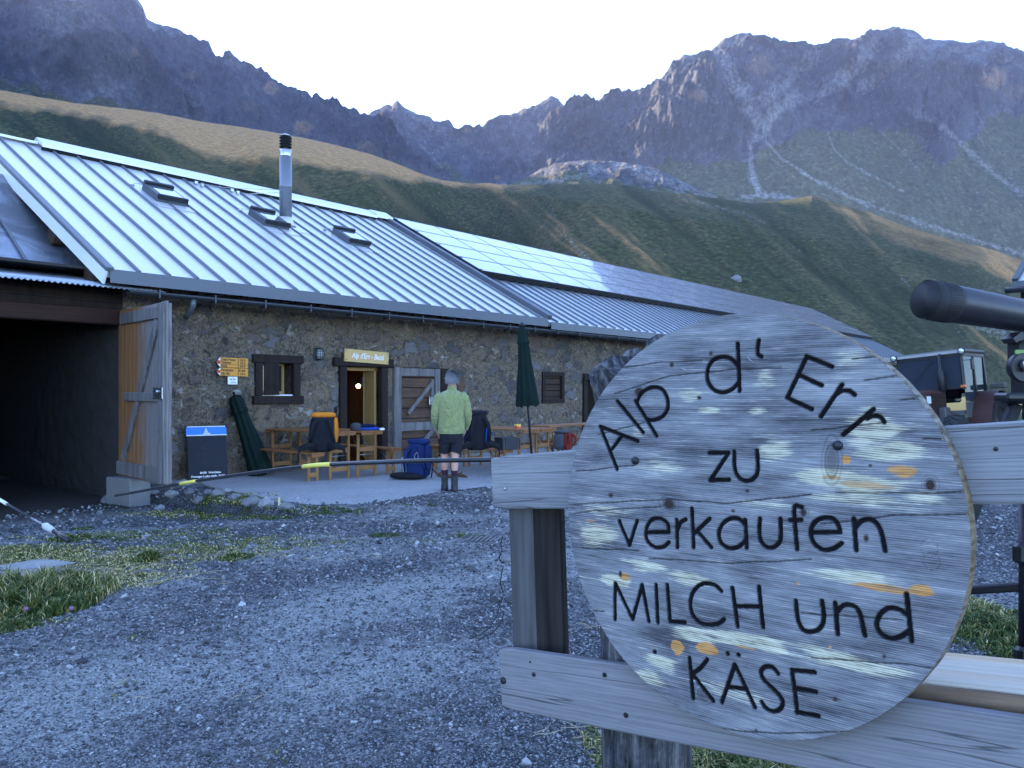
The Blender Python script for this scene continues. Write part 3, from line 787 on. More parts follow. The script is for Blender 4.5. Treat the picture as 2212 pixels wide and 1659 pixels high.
# --- grass blades
def blades(name, patches, label=None):
    Vs, Fs, T, K = [], [], [], []
    off = 0
    for (x, y, rx, ry, n, h, tone, spread) in patches:
        p = gp(x, y)
        ang = rng.random(n) * 6.283; rr = np.sqrt(rng.random(n))
        ax = rx * p.y / FPX; ay = ry
        X = p.x + np.cos(ang) * rr * ax; Y = p.y + np.sin(ang) * rr * ay
        clump = np.clip(.55 + .9 * fbm(X * 6, Y * 6, 8, 2), .12, 1.3)
        L = h * clump * (.5 + .8 * rng.random(n)) * (1.1 - .5 * rr)
        Z = ground_z(X, Y) - .004
        a2 = rng.random(n) * 6.283; w = .0022 + .0025 * rng.random(n)
        w = w * np.clip(p.y / 4.0, 1, 3)
        lean = spread * (.3 + rng.random(n)) * L
        dx, dy = np.cos(a2), np.sin(a2)
        b0 = np.stack([X - dy * w, Y + dx * w, Z], -1); b1 = np.stack([X + dy * w, Y - dx * w, Z], -1)
        m0 = np.stack([X + dx * lean * .35 - dy * w * .7, Y + dy * lean * .35 + dx * w * .7, Z + L * .62], -1)
        m1 = np.stack([X + dx * lean * .35 + dy * w * .7, Y + dy * lean * .35 - dx * w * .7, Z + L * .62], -1)
        tp = np.stack([X + dx * lean, Y + dy * lean, Z + L * (1 - .25 * spread)], -1)
        Vs.append(np.stack([b0, b1, m0, m1, tp], 1).reshape(-1, 3))
        i0 = off + np.arange(n) * 5
        Fs.append(np.concatenate([np.stack([i0, i0 + 1, i0 + 3], -1), np.stack([i0, i0 + 3, i0 + 2], -1), np.stack([i0 + 2, i0 + 3, i0 + 4], -1)]))
        tn = np.clip(tone + .28 * rng.normal(size=n), 0, 1)
        T.append(np.repeat(tn, 5)); off += 5 * n
    return np_mesh(name, np.concatenate(Vs), np.concatenate(Fs), M_blade, dict(tone=np.concatenate(T)), False, 'stuff')
m = NT('grass_blade'); t_ = m.attr('tone')
m.set(color=m.ramp(t_, [(0, (.022, .050, .010)), (.35, (.050, .085, .018)), (.6, (.15, .15, .04)), (.8, (.38, .31, .11)), (1.0, (.62, .52, .28))]), rough=.7, spec=.2)
M_blade = m.m
pt = [(60, 1300, 120, .55, 6500, .23, .40, .6), (110, 1310, 90, .4, 4000, .17, .28, .6), (10, 1290, 110, .5, 4000, .24, .5, .6), (165, 1290, 60, .25, 900, .10, .45, .9), (30, 1345, 120, .2, 1300, .07, .4, 1.0), (40, 1350, 45, .22, 1200, .06, .25, .9), (150, 1255, 60, .25, 1500, .14, .5, .6),
      (60, 1195, 150, .5, 2600, .05, .6, 1.0), (150, 1165, 40, .25, 900, .09, .3, .8), (320, 1208, 26, .15, 500, .13, .35, .7), (510, 1204, 36, .18, 700, .08, .35, .8), (330, 1150, 200, .5, 1200, .04, .45, 1.0),
      (280, 1240, 150, .45, 1500, .05, .8, 1.3), (250, 1215, 180, .4, 1600, .05, .7, 1.2), (470, 1180, 180, .5, 1200, .05, .45, 1.1), (180, 1143, 30, .2, 350, .05, .2, 1), (228, 1162, 25, .18, 300, .05, .25, 1),
      (270, 1165, 30, .15, 300, .06, .2, .9), (600, 1106, 45, .2, 500, .05, .25, 1), (540, 1098, 40, .2, 450, .06, .3, .9), (480, 1085, 60, .3, 900, .06, .4, .9), (440, 1072, 40, .25, 500, .07, .3, .9), (520, 1078, 40, .2, 500, .07, .25, .9),
      (715, 1102, 45, .2, 500, .05, .15, .9), (775, 1100, 24, .15, 250, .04, .25, .9), (830, 1156, 36, .15, 420, .045, .2, .9), (905, 1170, 40, .15, 300, .03, .45, 1), (1000, 1158, 40, .2, 300, .04, .3, 1),
      (700, 1175, 60, .25, 350, .03, .5, 1.1), (560, 1170, 60, .25, 500, .04, .5, 1.1), (450, 1150, 60, .25, 500, .04, .4, 1.1), (870, 1090, 20, .12, 120, .03, .3, 1), (940, 1092, 20, .12, 100, .03, .3, 1),
      (1640, 1700, 190, .42, 5200, .13, .42, .8), (1560, 1640, 110, .3, 2200, .10, .6, 1.1), (1850, 1650, 220, .5, 4200, .14, .4, .8), (1285, 1610, 30, .2, 260, .07, .55, 1.1), (1330, 1640, 60, .2, 300, .05, .6, 1.2),
      (2150, 1360, 150, .9, 6500, .11, .28, .8), (2110, 1320, 60, .4, 900, .12, .65, 1.1), (2260, 1400, 140, .8, 3500, .12, .3, .8), (560, 1660, 60, .2, 120, .04, .4, 1), (240, 1500, 40, .2, 120, .03, .4, 1), (300, 1375, 30, .15, 120, .04, .3, 1)]
pt += [(150, 1200, 260, .55, 4200, .045, .68, 1.1), (420, 1195, 220, .5, 3200, .04, .66, 1.2), (250, 1160, 260, .4, 2600, .035, .6, 1.1), (620, 1170, 200, .5, 1800, .03, .6, 1.1), (240, 1255, 130, .35, 1800, .05, .72, 1.2), (480, 1100, 170, .5, 1800, .05, .55, 1.0), (380, 1110, 120, .3, 900, .05, .6, 1.0), (640, 1100, 120, .3, 900, .04, .5, 1.0), (90, 1290, 150, .6, 3000, .22, .58, .6)]
blades('grass', pt)
m = NT('straw'); m.set(color=m.mix(m.noise(m.co('Object'), 3), (.30, .24, .13), (.52, .45, .30)), rough=.8, spec=.15); M_straw = m.m
mb = MB()
for (x, y, n, ex) in [(1350, 1600, 9, 130), (1480, 1640, 9, 110), (1180, 1590, 3, 90), (1300, 1365, 3, 50), (330, 1250, 24, 160), (160, 1235, 26, 150), (500, 1200, 16, 160), (700, 1200, 8, 120), (1780, 1640, 10, 150), (2120, 1340, 10, 60), (420, 1500, 5, 250)]:
    for k in range(n):
        a = gp(x + random.uniform(-ex, ex), y + random.uniform(-14, 14), .012)
        an = random.uniform(0, 6.28); L = random.uniform(.05, .16) * (1 if y > 1400 else 1.3)
        b = a + Vector((math.cos(an) * L * .5, math.sin(an) * L * .5, random.uniform(.0, .02))); c_ = a + Vector((math.cos(an + .35) * L, math.sin(an + .35) * L, random.uniform(0, .03)))
        mb.tube([a, b, c_], [.0016, .0018, .001], 4)
tag(mb.build('straw', M_straw), kind='stuff')
# clover heads in the big tuft
M_clov = plain('clover_pink', (.20, .09, .16), .7); M_stem = plain('stem_green', (.05, .09, .025), .7)
for i, (x, y) in enumerate([(52, 1282), (58, 1322), (156, 1321)]):
    p = gp(x, y + 22)
    e = empty('clover', p, 0, ['pink clover head highest in the big grass tuft', 'pink clover head low at the left front of the big tuft', 'pink clover head at the right front foot of the big tuft'][i], 'flower', 'clover flowers in the grass tuft')
    MB().tube([(0, 0, 0), (.005, -.01, .04), (.004, -.015, .085)], .0016, 5).build('stem', M_stem, e)
    q_ = MB(); q_.lathe([(.002, -.013), (.012, -.008), (.016, .002), (.013, .011), (.003, .016)], 10, (.004, -.015, .092)); q_.build('flower_head', M_clov, e)
# ------------------------------------------------------------------ the farmhouse
EAVE, RISE, RUN = 3.34, 3.31, 6.15
SLOPE = math.atan2(RISE, RUN)
def rz_(t): return EAVE + RISE / RUN * t
WT = .7
# rubble masonry
m = NT('rubble_masonry'); v = m.co('Object')
vw = m.vadd(v, m.noise(v, 4.0, 5, .65, col=True), .34)
vs = m.n.new('ShaderNodeMapping'); m.L(vw, vs.inputs[0]); vs.inputs['Scale'].default_value = (1, 1, 1.5); vw = vs.outputs[0]
cellc = m.voro(vw, 2.6, out='Color'); ed = m.voro(vw, 2.6, 'DISTANCE_TO_EDGE')
cell2 = m.voro(vw, 7.5, out='Color'); ed2n = m.voro(vw, 7.5, 'DISTANCE_TO_EDGE')
sp = m.n.new('ShaderNodeSeparateColor'); m.L(cellc, sp.inputs[0]); sp2 = m.n.new('ShaderNodeSeparateColor'); m.L(cell2, sp2.inputs[0])
fn = m.noise(v, 26, 6, .7); fm = m.noise(v, 8, 5, .65); fl = m.noise(v, .8, 4, .6)
mort = m.mix(m.ramp(fn, [(.35, 0.0), (.62, 1.0)]), (.040, .032, .025), (.225, .182, .132))
mort = m.mix(m.ramp(fl, [(.4, 0.0), (.7, .5)]), mort, (.21, .155, .095))
st1 = m.ramp(sp.outputs[0], [(0, (.045, .042, .045)), (.3, (.10, .09, .085)), (.55, (.15, .14, .145)), (.75, (.13, .08, .06)), (1, (.24, .22, .20))], 'CONSTANT')
st2 = m.ramp(sp2.outputs[0], [(0, (.05, .047, .05)), (.4, (.14, .13, .13)), (.7, (.20, .14, .10)), (1, (.36, .34, .31))])
st1 = m.mix(fm, st1, m.mix(.5, st1, (.2, .19, .18)))
k1 = m.math('MULTIPLY', m.ramp(ed, [(.06, 0.0), (.13, 1.0)]), m.ramp(m.math('ADD', sp.outputs[1], m.math('MULTIPLY', m.math('SUBTRACT', fm, .5), .9)), [(.64, 0.0), (.78, .88)]))
k2 = m.math('MULTIPLY', m.ramp(ed2n, [(.05, 0.0), (.14, 1.0)]), m.ramp(m.math('ADD', sp2.outputs[1], m.math('MULTIPLY', m.math('SUBTRACT', fm, .5), 1.2)), [(.5, 0.0), (.75, .8)]))
c = m.mix(k2, mort, st2); c = m.mix(k1, c, st1)
gap = m.math('MULTIPLY', m.ramp(ed, [(.03, 1.0), (.11, 0.0)]), m.ramp(fm, [(.48, 0.0), (.62, .6)])); c = m.mix(gap, c, (.018, .016, .015))
c = m.mix(m.ramp(fn, [(.30, .75), (.42, 0.0)]), c, (.03, .027, .026))
hh = m.math('ADD', m.math('MULTIPLY', fn, .55), m.math('ADD', m.math('MULTIPLY', k1, .5), m.math('MULTIPLY', k2, .25)))
m.set(color=c, rough=.95, spec=.1, normal=m.bump(hh, 1.0, .06)); M_stone = m.m
M_shade_stone = plain('shaded_masonry', (.010, .009, .008), .95, 0, .6, 7, .1, .9, .05)  # near-black masonry: the barn's shade put into the gable colour
# standing seam metal
def metal(name, col, rough, met, var=.12, streak=True):
    m = NT(name); v = m.co('Object'); n1 = m.noise(v, 1.6, 5, .6); n2 = m.noise(m.co('Object', (6, .4, .4)), 2.0, 4, .6)
    k = m.math('ADD', m.math('MULTIPLY', n1, .5), m.math('MULTIPLY', n2, .5))
    m.set(color=m.mix(k, tuple(x * (1 - var) for x in col), tuple(min(1, x * (1 + var)) for x in col)), rough=m.math('ADD', m.math('MULTIPLY', k, .25), rough - .12), metal=met)
    return m.m
M_roof = metal('zinc_sheet', (.62, .61, .60), .44, .5)
M_roof2 = metal('old_zinc_sheet', (.60, .61, .63), .40, .6, .2)
M_seam = metal('seam_metal', (.13, .142, .16), .55, .3)
M_fasc = metal('fascia_metal', (.095, .105, .12), .5, .4)
M_gut = metal('gutter_metal', (.04, .045, .052), .4, .5)
M_wdark = wood('smoked_timber', (.009, .0055, .0045), (.032, .020, .015), 'Z', 50, .06, .85, .5)
M_wdarkx = wood('smoked_timber_beam', (.020, .012, .009), (.07, .04, .026), 'X', 50, .06, .85, .5)
M_wyel = wood('yellow_pine', (.26, .15, .05), (.42, .26, .10), 'Z', 40, .06, .55, .2)
M_wgrey = wood('weathered_plank', (.055, .05, .048), (.24, .22, .21), 'Z', 45, .05, .85, .6, True)
M_wbrown = wood('brown_plank', (.04, .024, .017), (.13, .075, .045), 'X', 45, .05, .8, .5)
M_black = plain('black_void', (.004, .004, .004), .95)
M_white = plain('white_paint', (.75, .75, .73), .5, 0, .06)
m = NT('window_glass'); m.set(color=(.012, .014, .018), rough=.05, spec=.8); M_glass = m.m
m = NT('solar_glass'); v = m.co('Object'); m.set(color=(.05, .053, .062), rough=m.math('ADD', m.math('MULTIPLY', m.noise(v, 3, 3), .14), .16), spec=1.0, coat=.5); M_solar = m.m
m = NT('skylight_glass'); m.set(color=(.25, .27, .30), rough=.06, spec=1.0, metal=.65); M_sky = m.m
M_iron = plain('iron', (.03, .032, .036), .5, .6, .2)
M_steel = plain('steel', (.45, .46, .48), .28, .9, .1)

house = empty('farmhouse', M=HM, label='long stone farmhouse with a grey sheet metal roof and solar panels across the yard', cat='house')
OPEN = [(2.66, 3.46, 1.40, 2.15), (4.47, 5.63, SLAB, 2.10), (5.85, 7.50, SLAB, 2.06), (10.92, 11.85, 1.24, 2.05), (12.74, 14.0, SLAB, 2.03)]
def grid_lines(a, b, step, cuts):
    r_ = [a] + sorted(c for c in cuts if a < c < b) + [b]; o = []
    for p, q in zip(r_[:-1], r_[1:]):
        n = max(1, int(round((q - p) / step))); o += [p + (q - p) * i / n for i in range(n)]
    return np.array(o + [b])
ss = np.r_[grid_lines(.25, 16, .036, [c for o in OPEN for c in o[:2]]), np.linspace(17, 44.8, 20)]
zz = grid_lines(-.25, 3.55, .036, [c for o in OPEN for c in o[2:]])
SS, ZZ = np.meshgrid(ss, zz)
TT = WT + (.045 * fbm(SS * 2.6, ZZ * 3.4, 3, 5, .62) - .03 * np.clip(fbm(SS * 4.5, ZZ * 6, 9, 3, .5, True), -.3, .6)) * (SS < 16.5)
for o in OPEN:
    e_ = ((np.abs(SS - o[0]) < .01) | (np.abs(SS - o[1]) < .01)) & (ZZ > o[2] - .01) & (ZZ < o[3] + .01) | ((np.abs(ZZ - o[3]) < .01) | (np.abs(ZZ - o[2]) < .01)) & (SS > o[0] - .01) & (SS < o[1] + .01)
    TT = np.where(e_, WT, TT)
F = grid_faces(len(zz), len(ss))
cs = (SS.ravel()[F].mean(1)); cz = ZZ.ravel()[F].mean(1)
keep = np.ones(len(F), bool)
for o in OPEN: keep &= ~((cs > o[0]) & (cs < o[1]) & (cz > o[2]) & (cz < o[3]))
np_mesh('wall', np.stack([SS, TT, ZZ], -1).reshape(-1, 3), F[keep], M_stone, None, True, parent=house)
for (a, b, c0, d) in OPEN:
    rv = MB()
    for (p, q) in (((a, c0), (a, d)), ((a, d), (b, d)), ((b, d), (b, c0)), ((b, c0), (a, c0))):
        rv.add([(p[0], WT, p[1]), (q[0], WT, q[1]), (q[0], WT + .45, q[1]), (p[0], WT + .45, p[1])], [(0, 1, 2, 3)])
    rv.build('reveal', M_stone, house)
# gable (right wall of the barn passage), rear and far walls
gs = MB()
g_t = np.r_[np.linspace(WT, 4.5, 100), np.linspace(4.6, 11.6, 40)]; g_z = np.linspace(-.3, 1, 100)
GT, GQ = np.meshgrid(g_t, g_z)
top_ = np.minimum(EAVE + RISE / RUN * GT, EAVE + RISE / RUN * (12.3 - GT)) - .12
GZ_ = np.where(GQ <= 0, GQ, GQ * top_)
np_mesh('gable_wall', np.stack([.25 + .06 * fbm(GT * 2.6, GZ_ * 3.4, 6, 5, .62) * (GT > .8), GT, GZ_], -1).reshape(-1, 3), grid_faces(100, 140), M_shade_stone, None, True, parent=house)
gb = MB(); gb.box((22.5, 11.7, 1.6), (44.4, .3, 3.6)); gb.box((44.75, 6.15, 1.6), (.25, 10.7, 3.6)); gb.build('rear_wall', M_stone, house)
# roofs
def roof_sheet(name, s0, s1, first, step, mat, lift=0.0, seamw=.048, seamh=.045, t0=-.06):
    nx, nz = math.sin(-SLOPE), math.cos(SLOPE)
    mb = MB()
    for sgn in (0, 1):
        def P(s, t, h):
            y = t + nx * h; z = rz_(t) + lift + nz * h
            return (s, 12.3 - y if sgn else y, z)
        a = [P(s0, t0, 0), P(s1, t0, 0), P(s1, RUN, 0), P(s0, RUN, 0)]
        b = [P(s0, t0, -.10), P(s1, t0, -.10), P(s1, RUN - .05, -.10), P(s0, RUN - .05, -.10)]
        mb.add(a + b, [(0, 1, 2, 3), (7, 6, 5, 4), (0, 4, 5, 1), (1, 5, 6, 2), (3, 7, 4, 0)])
    o = mb.build(name, mat, house)
    sm = MB(); s = first
    while s < s1 - .1:
        for (h0, h1, w) in ((.001, seamh, seamw),):
            v_ = []
            for t in (t0 + .02, RUN - .06):
                for (ds, h) in ((-w / 2, h0), (-w * .3, h1), (w * .3, h1), (w / 2, h0)):
                    v_.append((s + ds, t + nx * h, rz_(t) + lift + nz * h))
            sm.add(v_, [(0, 1, 5, 4), (1, 2, 6, 5), (2, 3, 7, 6), (0, 3, 2, 1), (4, 5, 6, 7)])
        s += step
    sm.build('standing_seam', M_seam, o)
    return o
sf = MB(); h_ = .13
for (s0, s1, lf) in ((-.24, 10.2, 0), (10.28, 45.1, -.06)):
    a_ = [(s0, .0, rz_(.0) + lf - h_), (s1, .0, rz_(.0) + lf - h_), (s1, 1.3, rz_(1.3) + lf - h_), (s0, 1.3, rz_(1.3) + lf - h_)]
    sf.add(a_ + [(x, y, z + .02) for x, y, z in a_], [(0, 3, 2, 1), (4, 5, 6, 7), (0, 1, 5, 4), (2, 3, 7, 6), (1, 2, 6, 5), (3, 0, 4, 7)])
sf.build('soffit', M_wdarkx, house)
r1 = roof_sheet('roof', -.28, 10.2, .2, .463, M_roof)
r2 = roof_sheet('roof', 10.28, 45.2, 10.62, .437, M_roof2, -.06, .05, .05)
def roofM(s, t, h=0.0, lift=0.0):
    """frame on the roof: x along the eaves, y up the slope, z off the roof"""
    M = Matrix.Translation((s, t, rz_(t) + lift)) @ Matrix.Rotation(SLOPE, 4, 'X')
    return M @ Matrix.Translation((0, 0, h))
LS = RUN / math.cos(SLOPE)
mb = MB()
for (s0, s1, lf, hh_) in ((.9, 9.75, 0, .17), (9.72, 10.34, .03, .17)):
    for sg in (1, -1):
        y0 = RUN - sg * .02; y1 = RUN - sg * .34
        zt = rz_(RUN) + hh_ + lf; zb2 = rz_(RUN - .34) + hh_ + lf - .01
        mb.add([(s0, y0, zt), (s1, y0, zt), (s1, y1, zb2), (s0, y1, zb2), (s0, y1, zb2 - .07), (s1, y1, zb2 - .07), (s0, y0, zt - .09), (s1, y0, zt - .09)], [(0, 1, 2, 3), (3, 2, 5, 4), (0, 3, 4, 6), (1, 7, 5, 2)])
mb.box((0.3, RUN, rz_(RUN) + .03), (1.2, .22, .05)); mb.build('ridge_cap', M_roof, house)
mb = MB(); mb.box((5.3, RUN - .3, rz_(RUN - .3) + .055), (8.8, .03, .10)); mb.build('ridge_shadow', M_black, house)  # black strip painted as the shadow in the slot under the cap
mb = MB(); mb.box((4.96, -.085, EAVE - .105), (10.42, .012, .20)); mb.box((27.7, -.085, EAVE - .17), (34.8, .012, .18)); mb.build('fascia', M_fasc, house)
mb = MB(); mb.box((10.24, RUN / 2 - .04, 0), (.14, .001, .001))
mb = MB(); M_ = roofM(10.24, -.06)
mb.box((0, LS / 2, .06), (.18, LS, .13), M_, .012); mb.box((.13, LS / 2 - .1, .035), (.09, LS - .2, .02), M_); mb.build('verge_flashing', M_fasc, house)
mb = MB(); M_ = roofM(-.28, -.06)
mb.box((-.02, LS / 2, -.10), (.03, LS + .05, .20), M_); o = mb.build('barge_board', M_white, house)
mb = MB(); mb.box((.02, LS / 2, .035), (.12, LS + .06, .07), M_, .01); mb.build('verge_trim', M_seam, house)
mb = MB(); ring = []
for s in (.05, 10.2, 30, 45):
    ring.append([(s, .02 - .075 * math.cos(a), EAVE - .27 - (.05 if s > 10.3 else 0) - .075 * math.sin(a)) for a in np.linspace(0, math.pi, 9)] + [(s, .02 + .062 * math.cos(a), EAVE - .27 - (.05 if s > 10.3 else 0) - .062 * math.sin(a)) for a in np.linspace(0, math.pi, 9)])
mb.rings(ring, True, True)
for s in np.arange(.5, 30, .92): mb.box((s, .02, EAVE - .30), (.025, .17, .13))
gut = mb.build('gutter', M_gut, house)
MB().tube([(1.08, .02, EAVE - .33), (1.08, .03, EAVE - .42), (1.08, .10, EAVE - .50), (1.09, .20, EAVE - .55), (1.10, .30, EAVE - .60)], .045, 10).build('downpipe', M_fasc, gut)
for t in (.32, 1.75, 3.2, 4.7):
    mb = MB(); mb.tube([(-.30, t + .25, rz_(t + .25) - .33), (.0, t + .25, rz_(t + .25) - .32), (.5, t + .25, rz_(t + .25) - .31)], [.15, .165, .165], 12); mb.build('purlin', M_wdarkx, house)
mb = MB()
for s in np.arange(.45, 24, .78): 
    mb.bar((s, .02, rz_(.02) - .20), (s, .9, rz_(.9) - .20), .10, .13)
mb.build('rafter', M_wdark, house, None)
# skylights
def skylight(s, t):
    e = MB(); e.box((0, 0, .07), (.62, .78, .16), None, .01); f = e.build('skylight', M_fasc, house, M=roofM(s, t))
    MB().box((0, -.03, .155), (.48, .58, .012)).build('pane', M_sky, f)
    b = MB(); b.box((0, .34, .175), (.62, .11, .09), None, .02); b.build('blind_box', M_iron, f); b = MB(); b.box((0, -.375, .12), (.64, .06, .11), None, .015); b.build('bottom_cover', M_iron, f)
    k = MB(); k.tube([(-.48, .44, .02), (-.46, .43, .09), (.0, .43, .11), (.34, .42, .13)], .008, 6); k.box((-.48, .44, .03), (.07, .03, .05)); k.tube([(.32, .42, .14), (.34, -.4, .06)], .007, 6); k.build('guard_rod', M_steel, f)
    a = MB(); a.box((0, -.56, .012), (.84, .3, .012)); a.build('apron', M_roof, f)
for (s, t) in ((2.60, 4.09), (4.83, 3.74), (6.93, 3.48)): skylight(s, t)
# chimney
ch = W(5.38, 3.89); cz = rz_(3.89)
mb = MB(); mb.lathe([(.14, -.25), (.14, .83), (.148, .84), (.148, .87), (.142, .88), (.142, 1.55)], 24, (5.38, 3.89, cz)); chim = mb.build('chimney', metal('chimney_steel', (.20, .215, .24), .4, .55), house)
mb = MB(); mb.lathe([(.135, 1.55), (.138, 1.56), (.138, 1.70), (.128, 1.71), (.08, 1.715), (.08, 1.76)], 24, (5.38, 3.89, cz)); mb.build('collar', M_steel, chim)
mb = MB()
prof = []
for k in range(4):
    z = 1.755 + k * .068; prof += [(.10, z), (.142, z + .016), (.142, z + .026), (.10, z + .052)]
mb.lathe(prof + [(.02, 2.03)], 24, (5.38, 3.89, cz)); cw = mb.build('cowl', M_black, chim)
mb = MB(); mb.lathe([(.143, 2.02), (.11, 2.05), (.05, 2.075), (.005, 2.08)], 24, (5.38, 3.89, cz)); mb.build('cowl_cap', M_steel, chim)
mb = MB(); mb.box((0, 0, .01), (.62, .9, .02), roofM(5.38, 3.80)); mb.lathe([(.26, .0), (.18, .12), (.15, .22)], 20, (5.38, 3.89, cz - .08)); mb.build('chimney_flashing', M_roof, house)
mb = MB(); mb.tube([(5.25, 3.85, cz + .75), (4.5, 5.0, rz_(5.0) + .25), (4.1, 5.6, rz_(5.6) + .06)], .006, 5); mb.tube([(5.4, 3.99, cz + .75), (5.25, 5.5, rz_(5.5) + .05)], .006, 5)
for s in (4.13, 5.05): mb.box((s, 5.66, rz_(5.66) + .05), (.08, .06, .06)); mb.box((s + .1, 5.56, rz_(5.56) + .05), (.06, .06, .06))
mb.build('stay_wire', M_steel, house)
# solar panels: four rows
NCOL = 20; pw = (45.0 - 10.42) / NCOL
tr = np.linspace(2.42, 6.03, 5)
pm = MB(); ph = (tr[1] - tr[0]) / math.cos(SLOPE)
pm.box((0, 0, .02), (pw - .012, ph - .02, .035)); pmo = None
fm = MB()
for (a, b, c0, d) in ((-(pw - .012) / 2, 0, .014, ph - .02), ((pw - .012) / 2, 0, .014, ph - .02), (0, (ph - .02) / 2, pw - .012, .018), (0, -(ph - .02) / 2, pw - .012, .018)): fm.box((a, b, .022), (c0, d, .042))
M_pf = plain('panel_frame', (.05, .055, .06), .4, .6)
pf_me = None
for j in range(4):
    for i in range(NCOL):
        s = 10.42 + (i + .5) * pw; t = (tr[j] + tr[j + 1]) / 2
        Mx = roofM(s, t, .12)
        if pmo is None:
            pmo = pm.build('solar_panel', M_solar, house, M=Mx); pf_me = fm.build('frame', M_pf, pmo); 
        else:
            o = pmo.copy(); COL.objects.link(o); o.parent = house; o.matrix_local = Mx
            f_ = pf_me.copy(); COL.objects.link(f_); f_.parent = o
mb = MB()
for j, t in enumerate((2.5, 3.25, 4.1, 5.0, 5.9)): mb.box((.1, 0, .09), (.16, .06, .14), roofM(10.36, t))
mb.box((0, LS * .29 + .2, .08), (.02, LS * .58, .12), roofM(10.43, 2.42)); mb.box((17.3, 0, .07), (34.5, .03, .12), roofM(10.42, 2.42)); mb.build('panel_rail', M_black, house)
# window with half-open shutter
a, b, c0, d = OPEN[0]
wf = MB()
wf.box(((a + b) / 2, WT - .01, d - .01), (b - a + .26, .14, .15), None, .01); wf.box(((a + b) / 2, WT - .01, c0 - .01), (b - a + .26, .16, .15), None, .01)
wf.box((a - .0, WT, (c0 + d) / 2), (.15, .12, d - c0 - .14), None, .01); wf.box((b + .0, WT, (c0 + d) / 2), (.15, .12, d - c0 - .14), None, .01)
win = wf.build('window', M_wdark, house)
cf = MB(); yb = WT + .2
cf.box((a + .36, yb, d - .10), (.62, .05, .05)); cf.box((a + .36, yb, c0 + .12), (.62, .05, .05)); cf.box((a + .64, yb, (c0 + d) / 2), (.055, .05, d - c0 - .2)); cf.box((a + .09, yb, (c0 + d) / 2), (.055, .05, d - c0 - .2)); cf.build('casement', M_wyel, win)
MB().box((a + .36, yb + .01, (c0 + d) / 2), (.5, .012, d - c0 - .2)).build('pane', M_glass, win)
MB().box(((a + b) / 2, WT + .12, c0 + .075), (b - a - .14, .26, .025)).build('sill', M_white, win)
sh = MB(); sh.box((.14, 0, 0), (.28, .03, d - c0 - .16), None, .004); sh.box((.14, -.025, -.1), (.26, .02, .06)); sh.build('shutter', M_wdark, win, M=Matrix.Translation((a + .09, WT - .05, (c0 + d) / 2)) @ Matrix.Rotation(R(-18), 4, 'Z'))
# main door, standing open
a, b, c0, d = OPEN[1]
df = MB(); df.box(((a + b) / 2, WT - .02, d + .03), (b - a + .36, .16, .17), None, .012); df.box((a + .05, WT - .01, (c0 + d) / 2 - .03), (.17, .14, d - c0 - .06), None, .012); df.box((b - .05, WT - .01, (c0 + d) / 2 - .03), (.17, .14, d - c0 - .06), None, .012)
door = df.build('door', M_wdark, house)
di = MB(); di.box(((a + b) / 2, WT + .25, d - .1), (b - a - .2, .3, .06)); di.box((a + .17, WT + .25, (c0 + d) / 2), (.06, .3, d - c0)); di.box((b - .17, WT + .25, (c0 + d) / 2), (.06, .3, d - c0)); di.build('door_lining', M_wyel, door)
lf = MB(); lf.box((-.40, 0, (d - c0) / 2), (.80, .045, d - c0 - .1), None, .006); leaf = lf.build('leaf', M_wyel, door, M=Matrix.Translation((b - .2, WT + .42, c0 + .03)) @ Matrix.Rotation(R(-140), 4, 'Z'))
hg = MB(); hg.box((-.02, -.03, .42), (.05, .03, .22)); hg.box((-.02, -.03, 1.62), (.05, .03, .22)); hg.build('hinge', M_iron, leaf)
# passage behind the door
M_panel = wood('dim_panelling', (.10, .055, .02), (.19, .11, .045), 'Z', 30, .06, .7, .2)
rm = MB(); x0, x1, y0, y1, z0, z1 = 3.7, 6.3, WT + .46, 4.6, .05, 2.35
rm.add([(x0, y0, z0), (x1, y0, z0), (x1, y1, z0), (x0, y1, z0), (x0, y0, z1), (x1, y0, z1), (x1, y1, z1), (x0, y1, z1)], [(0, 1, 2, 3), (4, 7, 6, 5), (0, 3, 7, 4), (1, 5, 6, 2), (3, 2, 6, 7)])
rm.build('passage', M_panel, house)
MB().box((5.1, 3.6, 1.0), (.8, .06, 1.95)).build('inner_door', M_wdark, house)
m = NT('lamp_glow'); m.set(color=(.9, .5, .2), emit=(1.0, .42, .10), estr=9.0); M_bulb = m.m
lx = at(774, 832, 17.0); ls_, lt_ = to_st(lx.x, lx.y)
lamp = MB(); lamp.lathe([(.012, .18), (.014, .08), (.09, .05), (.10, .02), (.02, .045)], 14, (0, 0, 0)); lm = lamp.build('hanging_lamp', M_iron, house, loc=(ls_, lt_, lx.z))
q_ = MB(); q_.lathe([(.01, .03), (.035, .01), (.045, -.02), (.03, -.055), (.005, -.065)], 12); q_.build('bulb', M_bulb, lm)
